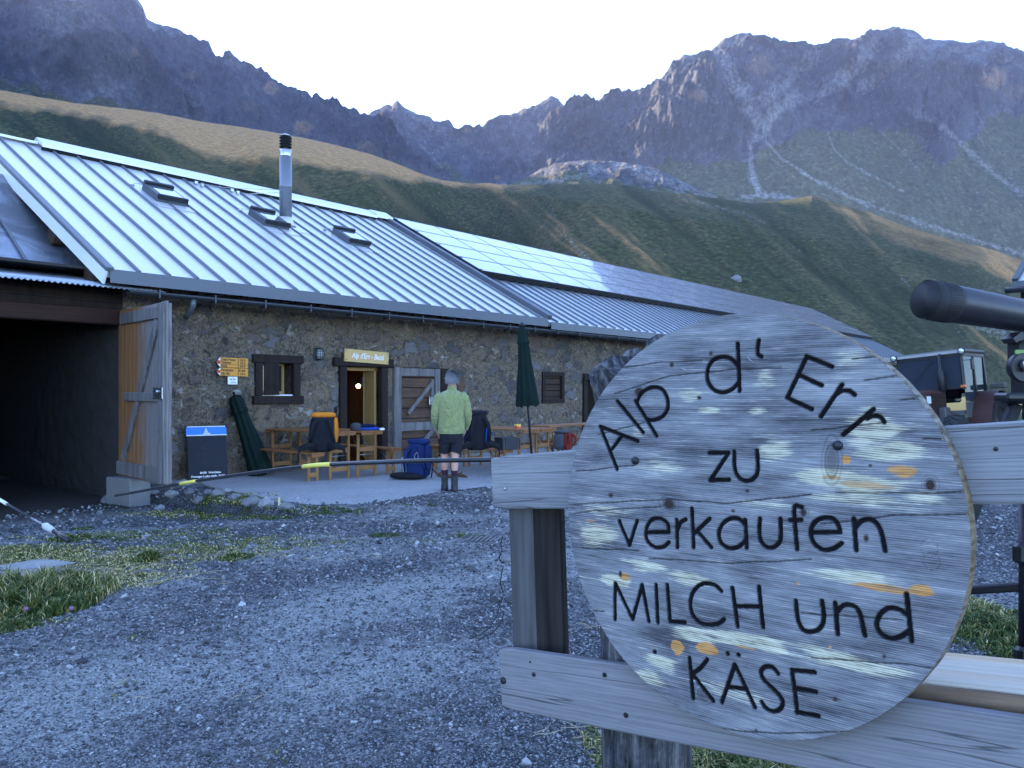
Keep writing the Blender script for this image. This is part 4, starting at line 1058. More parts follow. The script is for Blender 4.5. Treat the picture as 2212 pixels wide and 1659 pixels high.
# old plank stable door, shut, with ledges and braces
a, b, c0, d = OPEN[2]
pd_ = MB(); b1 = 7.24
n = 9
for i in range(n):
    z = c0 + (d - c0) * (i + .5) / n; pd_.box(((a + b1) / 2, WT + .05, z), (b1 - a - .02, .05, (d - c0) / n - .012), None, .008)
sd = pd_.build('stable_door', M_wbrown, house)
fr = MB()
fr.box((a + .09, WT - .02, (c0 + d) / 2), (.20, .12, d - c0), None, .01); fr.box((b1 - .10, WT - .01, c0 + .62 + .68), (.16, .06, 1.32), None, .008); fr.box(((a + b1) / 2 + .1, WT - .005, d - .10), (b1 - a - .22, .055, .17), None, .008); fr.box(((a + b1) / 2 + .1, WT - .005, c0 + .70), (b1 - a - .22, .055, .18), None, .008); fr.box((b1 - .24, WT - .003, d - .72), (.08, .05, .95), None, .006)
fr.bar((a + .42, WT - .01, c0 + .98), (b1 - .22, WT - .01, d - .30), .045, .085, (0, 0, 1), .006); fr.bar((a + .55, WT - .01, c0 + .12), (b1 - .2, WT - .01, c0 + .62), .045, .10, (0, 0, 1), .006)
fr.build('ledge', M_wgrey, sd)
lk = MB(); lk.box((b1 - .28, WT - .05, d - .72), (.20, .03, .18), None, .006); lk.build('lock_plate', M_steel, sd)
mb = MB(); mb.box(((b1 + b) / 2 + .01, WT + .02, (c0 + d) / 2), (b - b1 - .02, .10, d - c0), None, .01); mb.build('door_post', M_wdark, sd)
mb = MB()
for i in range(4): mb.box((7.57 + i * .115, WT - .045, 1.42), (.11, .035, .92), None, .006)
mb.build('board_shutter', wood('red_brown_board', (.06, .03, .02), (.16, .085, .05), 'Z', 45, .05, .8, .5), house)
# small shuttered window
a, b, c0, d = OPEN[3]
mb = MB()
for i in range(5): mb.box(((a + b) / 2, WT + .06, c0 + (d - c0) * (i + .5) / 5), (b - a - .02, .05, (d - c0) / 5 - .012), None, .006)
w2 = mb.build('window', M_wdarkx, house)
mb = MB(); mb.box(((a + b) / 2, WT + .0, d - .05), (b - a + .02, .1, .1)); mb.box(((a + b) / 2, WT, c0 + .05), (b - a + .02, .1, .1)); mb.box((a + .05, WT, (c0 + d) / 2), (.1, .1, d - c0 - .2)); mb.box((b - .05, WT, (c0 + d) / 2), (.1, .1, d - c0 - .2)); mb.build('frame', M_wdark, w2)
# second doorway
a, b, c0, d = OPEN[4]
mb = MB(); mb.box(((a + b) / 2, WT - .01, d - .08), (b - a, .14, .18), None, .01); mb.box((a + .08, WT - .01, (c0 + d) / 2 - .09), (.17, .12, d - c0 - .18), None, .01); mb.box((b - .08, WT - .01, (c0 + d) / 2 - .09), (.17, .12, d - c0 - .18), None, .01); d2 = mb.build('door', M_wdark, house)
MB().box(((a + b) / 2, WT + .38, (c0 + d) / 2), (b - a - .3, .06, d - c0 - .02)).build('leaf', M_wdark, d2)

# ------------------------------------------------------------------ lean-to barn on the left gable
barn = empty('barn', M=HM, label='lean-to barn with a dark sheet roof and a wide black opening on the left', cat='barn')
m = NT('rusty_dark_sheet'); v = m.co('Object'); n1 = m.noise(v, .9, 5, .65, 1.0)
m.set(color=m.mix(m.ramp(n1, [(.42, 0.0), (.6, 1.0)]), (.075, .08, .095), (.20, .22, .26)), rough=m.ramp(n1, [(.35, .5), (.65, .3)]), metal=.45); M_dsheet = m.m
sl2 = math.atan2(5.39 - 3.56, 4.1 - 1.5)
def sz_(t): return 3.56 + (t - 1.5) * math.tan(sl2)
mb = MB(); mb.add([(-7.5, 1.42, sz_(1.42)), (.22, 1.42, sz_(1.42)), (.22, 4.2, sz_(4.2)), (-7.5, 4.2, sz_(4.2)), (-7.5, 1.42, sz_(1.42) - .08), (.22, 1.42, sz_(1.42) - .08), (.22, 4.2, sz_(4.2) - .08), (-7.5, 4.2, sz_(4.2) - .08)], [(0, 1, 2, 3), (4, 7, 6, 5), (0, 4, 5, 1), (1, 5, 6, 2), (2, 6, 7, 3), (3, 7, 4, 0)])
mb.add([(-7.5, 4.2, sz_(4.2)), (.22, 4.2, sz_(4.2)), (.22, 9.5, 3.4), (-7.5, 9.5, 3.4)], [(0, 1, 2, 3)])
br = mb.build('roof', M_dsheet, barn)
mb = MB()
for s in (-4.6, -3.3, -2.0, -.85): mb.box((0, (4.2 - 1.42) / math.cos(sl2) / 2, .02), (.045, (4.2 - 1.42) / math.cos(sl2) - .04, .05), Matrix.Translation((s, 1.42, sz_(1.42))) @ Matrix.Rotation(sl2, 4, 'X'), .01)
mb.box((0, 1.7, .03), (.10, 3.3, .05), Matrix.Translation((.19, 1.42, sz_(1.42))) @ Matrix.Rotation(sl2, 4, 'X'))
mb.build('seam', M_fasc, br)
mb = MB(); mb.box((-3.6, 1.40, sz_(1.42) - .14), (7.7, .03, .22)); mb.build('fascia', M_gut, barn)
mb = MB(); rr = []
for s in np.arange(-7.5, .62, .019):
    z_ = .016 * math.sin(s / .076 * 2 * math.pi)
    rr.append([(s, 1.36, 3.40 + z_), (s, -.02, 3.08 + z_), (s, -.02, 3.074 + z_), (s, 1.36, 3.394 + z_)])
mb.rings(rr, True, True); mb.build('corrugated_awning', metal('corrugated_zinc', (.42, .45, .48), .4, .7, .25), barn)
mb = MB(); mb.box((-3.65, WT - .02, 2.97), (7.8, .06, .28)); mb.build('boarding', M_wdark, barn)
mb = MB(); mb.box((-3.65, WT - .03, 2.70), (7.85, .2, .24), None, .015); mb.build('lintel', wood('red_beam', (.018, .008, .006), (.05, .022, .014), 'X', 45, .05, .8, .4), barn)
mb = MB(); mb.box((-3.6, 9.4, 1.7), (7.7, .1, 3.9)); mb.box((-7.45, 5.0, 1.7), (.1, 8.9, 3.9)); mb.box((-3.6, 5.0, 3.42), (7.6, 8.7, .04)); mb.box((-4.62, WT + .1, 1.2), (5.9, .25, 2.74)); mb.box((-2.5, 5.1, 1.6), (.12, 8.6, 3.6)); mb.build('wall', plain('barn_dark_board', (.03, .026, .023), .95, 0, .4), barn)  # front infill and inner partition added out of view to darken the interior
# big plank door leaf, swung open into the yard
D0 = Vector((.20, WT - .06, .24)); D1 = Vector((.02, -1.27, .24)); dl = (D1 - D0); LW = dl.length
DM = Matrix.Translation(D0) @ Matrix.Rotation(math.atan2(dl.y, dl.x), 4, 'Z')
m = NT('barn_door_plank'); v = m.co('Object'); sx = m.n.new('ShaderNodeSeparateXYZ'); m.L(v, sx.inputs[0])
vg = m.co('Object', (1, 1, .05)); g = m.noise(m.vadd(vg, m.noise(vg, 4, 3, .5, col=True), .05), 42, 5, .6)
wx = m.math('ADD', sx.outputs[0], m.math('MULTIPLY', m.math('SUBTRACT', m.noise(m.co('Object', (1, 1, .25)), 5, 4, .6), .5), 1.1))
wk = m.ramp(m.math('DIVIDE', wx, 2.0), [(.38, 0.0), (.62, 1.0)])
c = m.mix(wk, m.mix(g, (.10, .045, .018), (.36, .17, .068)), m.mix(g, (.08, .07, .068), (.30, .27, .26)))  # unweathered brown side, its colour darkened for the shadow by the hinge
kn = m.voro(m.co('Object', (1, 1, .5)), 4.0); c = m.mix(m.ramp(kn, [(.03, .8), (.07, 0.0)]), c, (.03, .015, .01))
m.set(color=c, rough=.8, spec=.2, normal=m.bump(g, .5, .005)); M_bdoor = m.m
mb = MB(); mb.tube([(s, WT - .08, 2.93 - .02 * math.sin((s + 6) * 1.1)) for s in np.linspace(-6, .2, 30)], .006, 5); mb.build('wire', M_iron, barn)
mb = MB(); n = 11; H = 2.56
for i in range(n):
    x = LW * (i + .5) / n; dz = random.uniform(-.01, .01); mb.box((x, 0, H / 2 + dz), (LW / n - .008, .035, H), None, .005)
bd = mb.build('door_leaf', M_bdoor, barn, M=DM)
mb = MB()
YF = .04
for sg in (1, -1):
    y = sg * YF
    mb.box((LW / 2, y, H - .14), (LW - .35, .04, .17), None, .006); mb.box((LW / 2 - .02, y, .13), (LW - .1, .04, .20), None, .006); mb.box((LW - .10, y * 1.02, H / 2), (.19, .045, H - .04), None, .006)
mb.box((LW * .55, -YF - .01, H * .48), (LW * .72, .045, .13), None, .006)
mb.bar((.28, -YF, .26), (LW - .26, -YF, H - .26), .04, .14, (0, 1, 0) if False else (0, 0, 1), .006)
mb.build('ledge', wood('grey_ledge', (.06, .052, .05), (.27, .25, .245), 'Z', 45, .06, .85, .5), bd)
mb = MB(); mb.box((LW - .13, -YF - .045, H * .50), (.34, .012, .16), None, .003); mb.lathe([(.03, 0), (.025, .02), (.005, .03)], 10, M=Matrix.Translation((LW - .12, -YF - .05, H * .51)) @ Matrix.Rotation(R(90), 4, 'X')); mb.build('lock_plate', M_steel, bd)
blk = MB(); blk.box((0, 0, .17), (.34, .62, .56), None, .015)
tag(blk.build('concrete_block', plain('raw_concrete', (.15, .15, .147), .9, 0, .2, 6, .3), M=HM @ Matrix.Translation((.12, .16, -.2)) @ Matrix.Rotation(R(8), 4, 'Z')), 'pale concrete block under the lower end of the big barn door leaf', 'concrete block')
# neighbouring roof at the right edge
nbm = Matrix.Translation(at(2189, 612, 18.0)) @ Matrix.Rotation(R(-52), 4, 'Z')
nb = empty('outbuilding', M=nbm, label='neighbouring building whose pale metal roof corner juts in at the right edge', cat='building')
mb = MB(); a_ = R(38); mb.box((3.0, 2.2, 0), (6.0, 4.4, .1), Matrix.Translation((0, 0, 0)) @ Matrix.Rotation(a_, 4, 'X')); nr = mb.build('roof', M_roof, nb)
mb = MB(); mb.box((.05, 2.2, .05), (.12, 4.4, .14), Matrix.Rotation(a_, 4, 'X')); mb.box((3, -.02, -.05), (6.05, .03, .18)); mb.build('verge_trim', M_fasc, nr)
mb = MB(); mb.tube([(-.12, -.1, -.16), (6, -.1, -.16)], .07, 10); mb.build('gutter', M_gut, nb)
mb = MB(); mb.box((3.4, 3.4, -2.2), (5.6, 5.4, 4.0)); mb.build('wall', M_stone, nb)
MB().box((.28, .12, -.27), (.3, .14, .14)).build('rafter_end', M_wdark, nb)
# ------------------------------------------------------------------ furniture and things in front of the house
M_beer = wood('oiled_pine', (.16, .06, .018), (.34, .155, .055), 'Y', 40, .06, .55, .25, True)
M_beerx = wood('oiled_pine_leg', (.18, .08, .025), (.38, .20, .075), 'Z', 40, .06, .55, .25, False)
M_tsteel = plain('fold_bracket', (.30, .31, .33), .35, .8)
def frame_at(X, Y, rz=0.0, z=SLAB): return Matrix.Translation((X, Y, z)) @ Matrix.Rotation(rz, 4, 'Z')
def st_frame(s, t, rot=0.0, z=SLAB): return HM @ Matrix.Translation((s, t, z)) @ Matrix.Rotation(rot, 4, 'Z')
def trestle(kind, M, L, Wd, H, label, group, parts=True):
    """beer-garden table or bench: origin at the middle of the near short end, y runs along it"""
    e = empty(kind, M=M, label=label, cat='table' if kind == 'table' else 'bench', group=group)
    k = MB(); n = 4 if kind == 'table' else 2
    for i in range(n): k.box((-Wd / 2 + Wd * (i + .5) / n, L / 2, H - .014), (Wd / n - .004, L, .028), None, .004)
    for y in (.02, L - .02): k.box((0, y, H - .045), (Wd - .03, .025, .04))
    k.build('tabletop' if kind == 'table' else 'seat', M_beer, e)
    for y, sg in ((.16, 1), (L - .16, -1)):
        for x in (-1, 1):
            g = MB(); g.box((x * (Wd / 2 - .055), y, (H - .05) / 2), (.05, .035, H - .05), None, .004); g.build('leg', M_beerx, e)
        for z in ((.16, .60 * H) if kind == 'table' else (.10, H - .078)): g = MB(); g.box((0, y, z), (Wd - .155, .024, .075 if z != H - .078 else .05), None, .004); g.build('stretcher', M_beerx, e)
        b = MB(); zz_ = H * .48
        b.tube([(-(Wd / 2 - .09), y + sg * .02, zz_), (Wd / 2 - .09, y + sg * .02, zz_)], .007, 6)
        for x in (-1, 1): b.tube([(x * (Wd / 2 - .09), y + sg * .02, zz_), (x * (Wd / 2 - .16), y + sg * .30, H - .05)], .006, 5)
        b.build('bracket', M_tsteel, e)
    return e
TA = Vector((-2.94, 13.14)); TB = Vector((-2.60, 13.40))
GT_, GB_ = 'folding beer garden tables on the terrace', 'folding beer garden benches on the terrace'
s_, t_ = to_st(-2.77, 13.27); trestle('table', st_frame(s_, t_), 2.0, .48, .79, 'folding wooden table next to the bench with the orange pack, left of two pushed together', GT_)
s2, t2 = s_ + .515, t_ - .08; trestle('table', st_frame(s2, t2), 2.0, .48, .79, 'folding wooden table with the cap and blue clothes, in front of the open door', GT_)
TBL = [(s_, t_), (s2, t2)]
sb, tb = to_st(-3.13, 12.92); trestle('bench', st_frame(sb, tb), 2.0, .27, .47, 'narrow wooden bench carrying the orange and black backpack', GB_)
trestle('bench', st_frame(s2 + .52, t2 - .02), 2.0, .25, .47, 'narrow wooden bench behind the blue backpack, right of the door tables', GB_)
# right-hand group
XD, YD = .36, 14.15
s3, t3 = to_st(XD, YD); trestle('table', st_frame(s3, t3), 2.0, .46, .79, 'folding wooden table with the small yellow and red box, left of the standing parasol', GT_)
s4, t4 = s3 + .51, t3 + .02; trestle('table', st_frame(s4, t4), 2.0, .46, .79, 'folding wooden table just right of the standing parasol pole', GT_)
trestle('table', st_frame(s4 + .42, t4 + .55, R(-90)), 2.0, .5, .81, 'folding wooden table set lengthways along the wall beside the round sign', GT_)
s5, t5 = s3 - .62, t3 + .02; trestle('bench', st_frame(s5, t5), 2.0, .27, .47, 'narrow wooden bench with the dark backpack and the black crate', GB_)
trestle('bench', st_frame(s4 + .50, t4 - .05), 2.0, .25, .47, 'narrow wooden bench beside the red and black backpack', GB_)

# ---- backpacks
def softbox(mb, c, d, M=None, e=.6, n=18, m=12, seed=0, wr=.02):
    """rounded, slightly lumpy superellipsoid"""
    rg = []
    for j in range(1, m):
        ph = -math.pi / 2 + math.pi * j / m; ring = []
        for k in range(n):
            th = 2 * math.pi * k / n
            f = lambda a: math.copysign(abs(a) ** e, a)
            p = Vector((f(math.cos(ph)) * f(math.cos(th)), f(math.cos(ph)) * f(math.sin(th)), f(math.sin(ph))))
            q = 1 + wr * float(pnoise(p.x * 3 + seed, p.y * 3, p.z * 4 + seed))* 2
            v_ = Vector((c[0] + p.x * d[0] * q, c[1] + p.y * d[1] * q, c[2] + p.z * d[2] * q))
            ring.append(M @ v_ if M else v_)
        rg.append(ring)
    return mb.rings(rg, True, True)
def cloth(name, col, rough=.8):
    m = NT(name); v = m.co('Object'); n1 = m.noise(v, 9, 5, .6, 1.0); n2 = m.noise(v, 260, 2)
    m.set(color=m.mix(n1, tuple(x * .6 for x in col), tuple(min(1, x * 1.3) for x in col)), rough=rough, spec=.15, normal=m.bump(m.math('ADD', n1, m.math('MULTIPLY', n2, .15)), .6, .02))
    return m.m
M_cblk = cloth('black_nylon', (.012, .013, .017)); M_corg = cloth('orange_nylon', (.62, .20, .02)); M_cblue = cloth('blue_nylon', (.009, .022, .09)); M_cnavy = cloth('navy_nylon', (.008, .013, .035))
M_cgrey = cloth('grey_nylon', (.06, .06, .07)); M_cred = cloth('red_nylon', (.16, .02, .016)); M_cbl2 = cloth('bright_blue_nylon', (.015, .06, .32)); M_webb = cloth('webbing', (.02, .02, .024)); M_buck = plain('buckle', (.35, .36, .38), .4, .2)
# orange/black pack, back panel towards the camera
def pack(M, w, d, h, mat, hood, back, label, belt=True, seed=1, side=None, poles=False):
    e = empty('backpack', M=M, label=label, cat='backpack', group='hikers\' backpacks')
    b = MB(); softbox(b, (0, d * .12, h * .46), (w * .48, d * .40, h * .46), None, .55, 22, 14, seed, .03); b.build('body', mat, e)
    p = MB(); softbox(p, (0, -d * .28, h * .46), (w * .40, d * .13, h * .44), None, .5, 18, 10, seed + 3, .02); p.build('back_panel', back, e)
    l = MB(); softbox(l, (0, d * .10, h * .94), (w * .44, d * .42, h * .075), None, .6, 20, 10, seed + 5, .04); l.build('lid', hood, e)
    s = MB()
    for x in (-1, 1):
        s.tube([(x * w * .16, -d * .38, h * .84), (x * w * .30, -d * .56, h * .70), (x * w * .38, -d * .58, h * .45), (x * w * .46, -d * .30, h * .16)], [(.012, .03), (.016, .034), (.015, .03), (.006, .012)], 8, True, True, (0, 1, 0))
    s.build('shoulder_strap', back, e)
    if belt:
        t = MB()
        for x in (-1, 1):
            t.tube([(x * w * .22, -d * .40, h * .14), (x * w * .50, -d * .50, h * .17), (x * w * .76, -d * .52, h * .10), (x * w * .80, -d * .50, -.02), (x * w * .78, -d * .52, -.16)], [(.03, .07), (.026, .06), (.014, .04), (.004, .012), (.003, .01)], 8, True, True, (0, 1, 0))
        t.build('hip_belt', back, e)
    if side:
        q = MB(); softbox(q, (w * .44, d * .05, h * .55), (w * .09, d * .34, h * .34), None, .7, 14, 8, seed + 7, .05); q.build('side_pocket', side, e)
    if poles:
        q = MB()
        for x in (.10, .16): q.tube([(w * .36 + x * .4, d * .4, h * .2), (w * .30 + x * .4, d * .42, h * 1.12)], .008, 6); q.tube([(w * .30 + x * .4, d * .42, h * 1.0), (w * .30 + x * .4, d * .42, h * 1.14), (w * .36 + x * .4, d * .42, h * 1.16)], .014, 8)
        q.build('trekking_pole', M_iron, e)
    return e
po = at(694, 978, 13.0)
pack(frame_at(po.x, po.y + .12, R(8), SLAB + .47), .46, .40, .64, M_cblk, M_corg, M_cblk, 'black and orange backpack standing on the bench, hip belt hanging towards the yard', True, 2, M_corg, True)
pb = at(903, 1036, 13.35)
e = pack(frame_at(pb.x, pb.y, R(-15)), .40, .40, .66, M_cblue, M_cblue, M_cblue, 'blue backpack standing on the terrace by the man\'s left', False, 4, M_cblue)
q = MB(); softbox(q, (-.16, -.12, .06), (.30, .16, .055), None, .8, 16, 8, 3, .05); q.tube([(.18, -.05, .42), (.30, -.08, .25), (.27, -.1, .03)], .012, 6); q.build('strap', M_cblk, e)
q = MB(); q.tube([(-.17, -.02, .45), (-.30, -.05, .30), (-.27, -.05, .10)], [(.012, .03)] * 3, 6); q.tube([(.02, -.22, .40), (.06, -.24, .31), (.10, -.22, .40), (.06, -.21, .46), (.02, -.22, .40)], .006, 5); q.build('buckle', M_buck, e)
pk = at(1030, 985, 13.3)
e = pack(frame_at(pk.x, pk.y, R(20), SLAB + .48), .42, .36, .66, M_cnavy, M_cblk, M_cblk, 'dark navy backpack on a bench right behind the man\'s elbow', True, 6, None)
q = MB(); q.tube([(.10, -.17, .14), (.11, -.20, .38)], .011, 6); q.tube([(.16, -.15, .30), (.26, -.12, .26)], [(.01, .03)] * 2, 6); q.build('strap', M_cbl2, e)
pr = at(1218, 972, 14.0)
e = pack(frame_at(pr.x, pr.y, R(60), pr.z), .34, .30, .34, M_cgrey, M_cgrey, M_cred, 'small red and black daypack beside the round sign\'s left edge', False, 9, M_cgrey)
# crate
cr = at(1096, 976, 13.75)
e = empty('crate', M=frame_at(cr.x, cr.y, R(28), SLAB + .47), label='black slatted plastic crate on the bench left of the parasol pole', cat='crate')
q = MB()
for y in (-.14, .14): q.box((0, y, .10), (.34, .012, .20)); [q.box((x, y * 1.07, .10), (.012, .012, .2)) for x in np.linspace(-.16, .16, 7)]
for x in (-.17, .17): q.box((x, 0, .10), (.012, .27, .20))
q.box((0, 0, .008), (.34, .28, .015)); q.box((0, -.15, .195), (.36, .025, .02)); q.box((0, .15, .195), (.36, .025, .02)); q.build('crate_body', plain('crate_plastic', (.012, .016, .026), .5), e)
# small things on the tables
bx = at(1118, 926, 14.45)
e = empty('box', M=frame_at(bx.x, bx.y, R(40), SLAB + .79), label='small yellow and red box on the table left of the parasol', cat='box')
q = MB(); q.box((0, 0, .022), (.10, .08, .044), None, .003); q.build('red_half', plain('box_red', (.60, .07, .03), .5), e)
q = MB(); q.box((0, 0, .060), (.10, .08, .032), None, .003); q.box((.02, -.042, .04), (.03, .004, .03)); q.build('yellow_half', plain('box_yellow', (.75, .50, .10), .5), e)
m = NT('clear_glass'); m.set(color=(.8, .85, .87), rough=.05, trans=.9, ior=1.3); M_cg = m.m
g_ = HM @ Vector((TBL[0][0] - .06, TBL[0][1] + .55, SLAB + .79))
for i, (dx, dy, h, lb) in enumerate([(0, 0, .15, 'tall clear drinking glass on the table right of the orange backpack'), (-.14, .12, .08, 'low clear glass half behind the orange backpack')]):
    e = MB(); e.lathe([(.030, 0), (.036, h), (.033, h), (.027, .01), (.001, .01)], 16, cap=False)
    tag(e.build('drinking_glass', M_cg, None, g_ + Vector((dx, dy, 0))), lb, 'glass')
c_ = HM @ Vector((TBL[1][0] - .08, TBL[1][1] + .35, SLAB + .79))
e = empty('cap', c_, R(30), 'dark cap lying on the table in front of the open door', 'cap')
q = MB(); softbox(q, (0, 0, .05), (.10, .10, .085), None, .9, 18, 10, 3, .04); q.build('crown', M_cgrey, e)
q = MB(); q.rings([[Vector((-.08 + .16 * k / 8, -.09 - .07 * math.sin(math.pi * k / 8), .012 + z)) for k in range(9)] + [Vector((.08 - .16 * k / 8, -.06, .02 + z)) for k in range(9)] for z in (0, .006)]); q.build('peak', M_cgrey, e)
c_ = HM @ Vector((TBL[1][0] + .10, TBL[1][1] + .22, SLAB + .79))
e = empty('clothes', c_, R(15), 'folded blue and grey clothes on the right table by the door', 'clothing')
q = MB(); softbox(q, (0, 0, .025), (.20, .11, .028), None, .7, 18, 8, 5, .06); q.build('blue_layer', M_cbl2, e)
q = MB(); softbox(q, (-.03, .02, .075), (.15, .09, .035), None, .8, 18, 8, 8, .12); q.build('grey_layer', M_cnavy, e)
e = MB(); softbox(e, (0, 0, .02), (.045, .03, .022), None, .6); tag(e.build('bottle_cap', M_white, None, c_ + Vector((.24, -.06, 0))), 'small white bottle lying at the right end of the door table', 'bottle')
# driftwood behind the man
dr = at(940, 1030, 13.3); M_root = wood('root_wood', (.03, .016, .010), (.12, .07, .04), 'X', 30, .1, .9, .6, False)
q = MB(); A_ = Vector((at(936, 1024, 13.2).x, 13.2, SLAB + .05))
P_ = [Vector((at(x, 1030, 13.2).x, 13.2 + dy, SLAB + z)) for x, dy, z in ((937, 0, .16), (946, .02, .08), (958, .05, .05), (975, .1, .05), (990, .08, .07), (1000, .05, .06), (1010, .04, .04))]
q.tube(P_, [.016, .028, .035, .03, .032, .028, .012], 8); q.tube([P_[1], P_[1] + Vector((.06, -.08, .06))], [.02, .008], 6); q.tube([P_[4], P_[4] + Vector((.07, -.05, .06))], [.02, .008], 6)
tag(q.build('driftwood', M_root), 'crooked brown root lying on the terrace behind the man\'s boots', 'branch')

# ---- parasols
M_umb = cloth('green_canvas', (.005, .015, .012))
def folded(prof, n=8, fold=.30, lean=None):
    rg = []
    for (z, r_) in prof:
        ring = []
        for k in range(n * 4):
            th = 2 * math.pi * k / (n * 4)
            f = 1 - fold * (.5 + .5 * math.cos(th * n)) * min(1, r_ / .06) + .05 * math.sin(th * 3 + z * 4)
            ring.append(Vector((math.cos(th) * r_ * f, math.sin(th) * r_ * f, z - .03 * max(0, math.cos(th * n)) * (1 if r_ > .12 else 0))))
        rg.append(ring)
    return rg
pp = at(1152, 1033, 13.4)
e = empty('parasol', (pp.x, 13.4, SLAB), 0, 'closed dark green parasol standing upright among the tables', 'parasol', 'closed green parasols')
e.rotation_euler = (R(-1), R(-4.2), 0)
MB().tube([(0, 0, 0), (0, 0, 2.62)], .020, 12).build('pole', M_iron, e)
q = MB(); q.rings(folded([(1.22, .205), (1.24, .215), (1.42, .19), (1.7, .155), (2.0, .12), (2.22, .10), (2.34, .085)]), False); q.build('canopy', M_umb, e)
q = MB(); q.rings(folded([(2.27, .118), (2.33, .10), (2.44, .075), (2.56, .05), (2.585, .02)], 8, .2), False); q.build('cap_flap', M_umb, e)
q = MB(); q.lathe([(.05, 2.565), (.055, 2.59), (.03, 2.625), (.005, 2.64)], 14); q.build('finial', M_iron, e)
q = MB(); q.lathe([(.26, 0), (.26, .05), (.05, .08), (.04, .30)], 20); q.build('foot', M_iron, e)
l0 = HM @ Vector((2.42, .18, SLAB)); l1 = HM @ Vector((2.12, WT - .12, 1.52))
ax = (l1 - l0); Lq = ax.length
e = empty('parasol', M=Matrix.Translation(l0) @ ax.to_track_quat('Z', 'Y').to_matrix().to_4x4(), label='closed dark green parasol leaning against the stone wall beside the chalkboard', cat='parasol', group='closed green parasols')
MB().tube([(0, 0, -.02), (0, 0, Lq + .02)], .02, 10).build('pole', M_iron, e)
q = MB(); q.rings(folded([(.02, .20), (.06, .215), (.3, .19), (.6, .165), (.95, .135), (1.2, .12)], 8, .28), False); q.build('canopy', M_umb, e)
q = MB(); q.rings(folded([(1.16, .15), (1.24, .135), (1.36, .13), (1.45, .10), (1.48, .02)], 8, .2), True); q.build('cap_flap', M_umb, e)

# ---- signs on the house wall
def text_mesh(txt, size, mat, name, parent, M, align='LEFT', extr=.001, sx=1.0, shear=0.0, bold=0.0, sp=1.0):
    cu = bpy.data.curves.new(name, 'FONT'); cu.body = txt; cu.size = size; cu.align_x = align; cu.extrude = extr; cu.shear = shear; cu.offset = bold; cu.space_character = sp; cu.resolution_u = 3
    o = bpy.data.objects.new(name, cu); COL.objects.link(o)
    dg = bpy.context.evaluated_depsgraph_get(); me = bpy.data.meshes.new_from_object(o.evaluated_get(dg))
    bpy.data.objects.remove(o); bpy.data.curves.remove(cu)
    me.materials.clear(); me.materials.append(mat); me.name = name
    t = bpy.data.objects.new(name, me); COL.objects.link(t)
    if parent: t.parent = parent
    t.matrix_local = M @ Matrix.Diagonal((sx, 1, 1, 1))
    return t
FACE = Matrix.Rotation(R(90), 4, 'X')     # text in the x/z plane, readable from -y
M_tan = plain('sign_tan', (.52, .34, .12), .6, 0, .12, 6); M_ink = plain('black_ink', (.012, .012, .014), .7); M_chalk = plain('sign_white_letters', (.80, .80, .78), .6)
sg = HM @ Matrix.Translation((5.07, WT - .11, 2.245)) @ Matrix.Rotation(R(2.0), 4, 'Y')
e = empty('sign', M=sg, label='tan wooden board with pale lettering above the open house door', cat='sign')
q = MB(); q.box((0, 0, 0), (1.13, .03, .25), None, .004); q.build('board', M_tan, e)
q = MB()
for x in (-.53, .53):
    for z in (-.09, .09): q.lathe([(.012, 0), (.008, .006)], 8, M=Matrix.Translation((x, -.016, z)) @ Matrix.Rotation(R(90), 4, 'X'))
q.build('screw', M_iron, e)
text_mesh("Alp d'Err - Beizli", .155, M_chalk, 'lettering', e, Matrix.Translation((.02, -.018, -.045)) @ FACE, 'CENTER', .001, .80, .22, .001)
sg = HM @ Matrix.Translation((13.5, WT - .30, 2.10)) @ Matrix.Rotation(R(-36), 4, 'Z')
e = empty('sign', M=sg, label='small cream board above the second doorway left of the round sign', cat='sign')
q = MB(); q.box((0, 0, 0), (.50, .03, .22), None, .004); q.build('board', plain('sign_cream', (.55, .43, .24), .6, 0, .1), e)
q = MB(); q.box((-.2, .12, .0), (.05, .22, .05)); q.build('bracket', M_wdark, e)
M_yel = plain('trail_yellow', (.60, .245, .015), .5, 0, .06); M_rw = plain('trail_red', (.42, .025, .02), .5)
def trail(z0, z1, rows_, label, yoff):
    s0, s1 = 1.87, 2.40; cz = (z0 + z1) / 2; H_ = z1 - z0
    e = empty('trail_sign', M=HM @ Matrix.Translation((s0, WT - .10, cz)) @ Matrix.Rotation(R(1.2), 4, 'Y'), label=label, cat='sign', group='yellow hiking signs')
    q = MB(); q.box(((s1 - s0) / 2, 0, 0), (s1 - s0, .012, H_)); q.build('plate', M_yel, e)
    q = MB(); w = .075
    q.prism([(-.001, H_ / 2), (-.001, H_ * .19), (-w * .62, H_ * .19)], -.006, .006); q.prism([(-.001, -H_ / 2), (-w * .62, -H_ * .19), (-.001, -H_ * .19)], -.006, .006); q.build('white_tip', M_white, e)
    q = MB(); q.prism([(-.001, H_ * .185), (-.001, -H_ * .185), (-w * .62, -H_ * .185), (-w, 0), (-w * .62, H_ * .185)], -.006, .006); q.build('red_tip', M_rw, e)
    for (txt, tm, zz_) in rows_:
        text_mesh(txt, .066, M_ink, 'lettering', e, Matrix.Translation((.015, -.008, zz_)) @ FACE, 'LEFT', .0006, .82, .1, .0012)
        text_mesh(tm, .066, M_ink, 'lettering', e, Matrix.Translation((s1 - s0 - .05, -.008, zz_)) @ FACE, 'RIGHT', .0006, .82, 0, .0012)
    return e, H_
e, H_ = trail(1.965, 2.135, [('Tgant Ponsa', '3 1/4 h', .030), ('Tinizong', '2 1/4 h', -.022), ('Rona', '2 3/4 h', -.078)], 'upper yellow hiking arrow with three destinations on the stone wall', 0)
q = MB(); q.box((.27, -.008, -.033), (.50, .003, .005)); q.build('rule', M_ink, e)
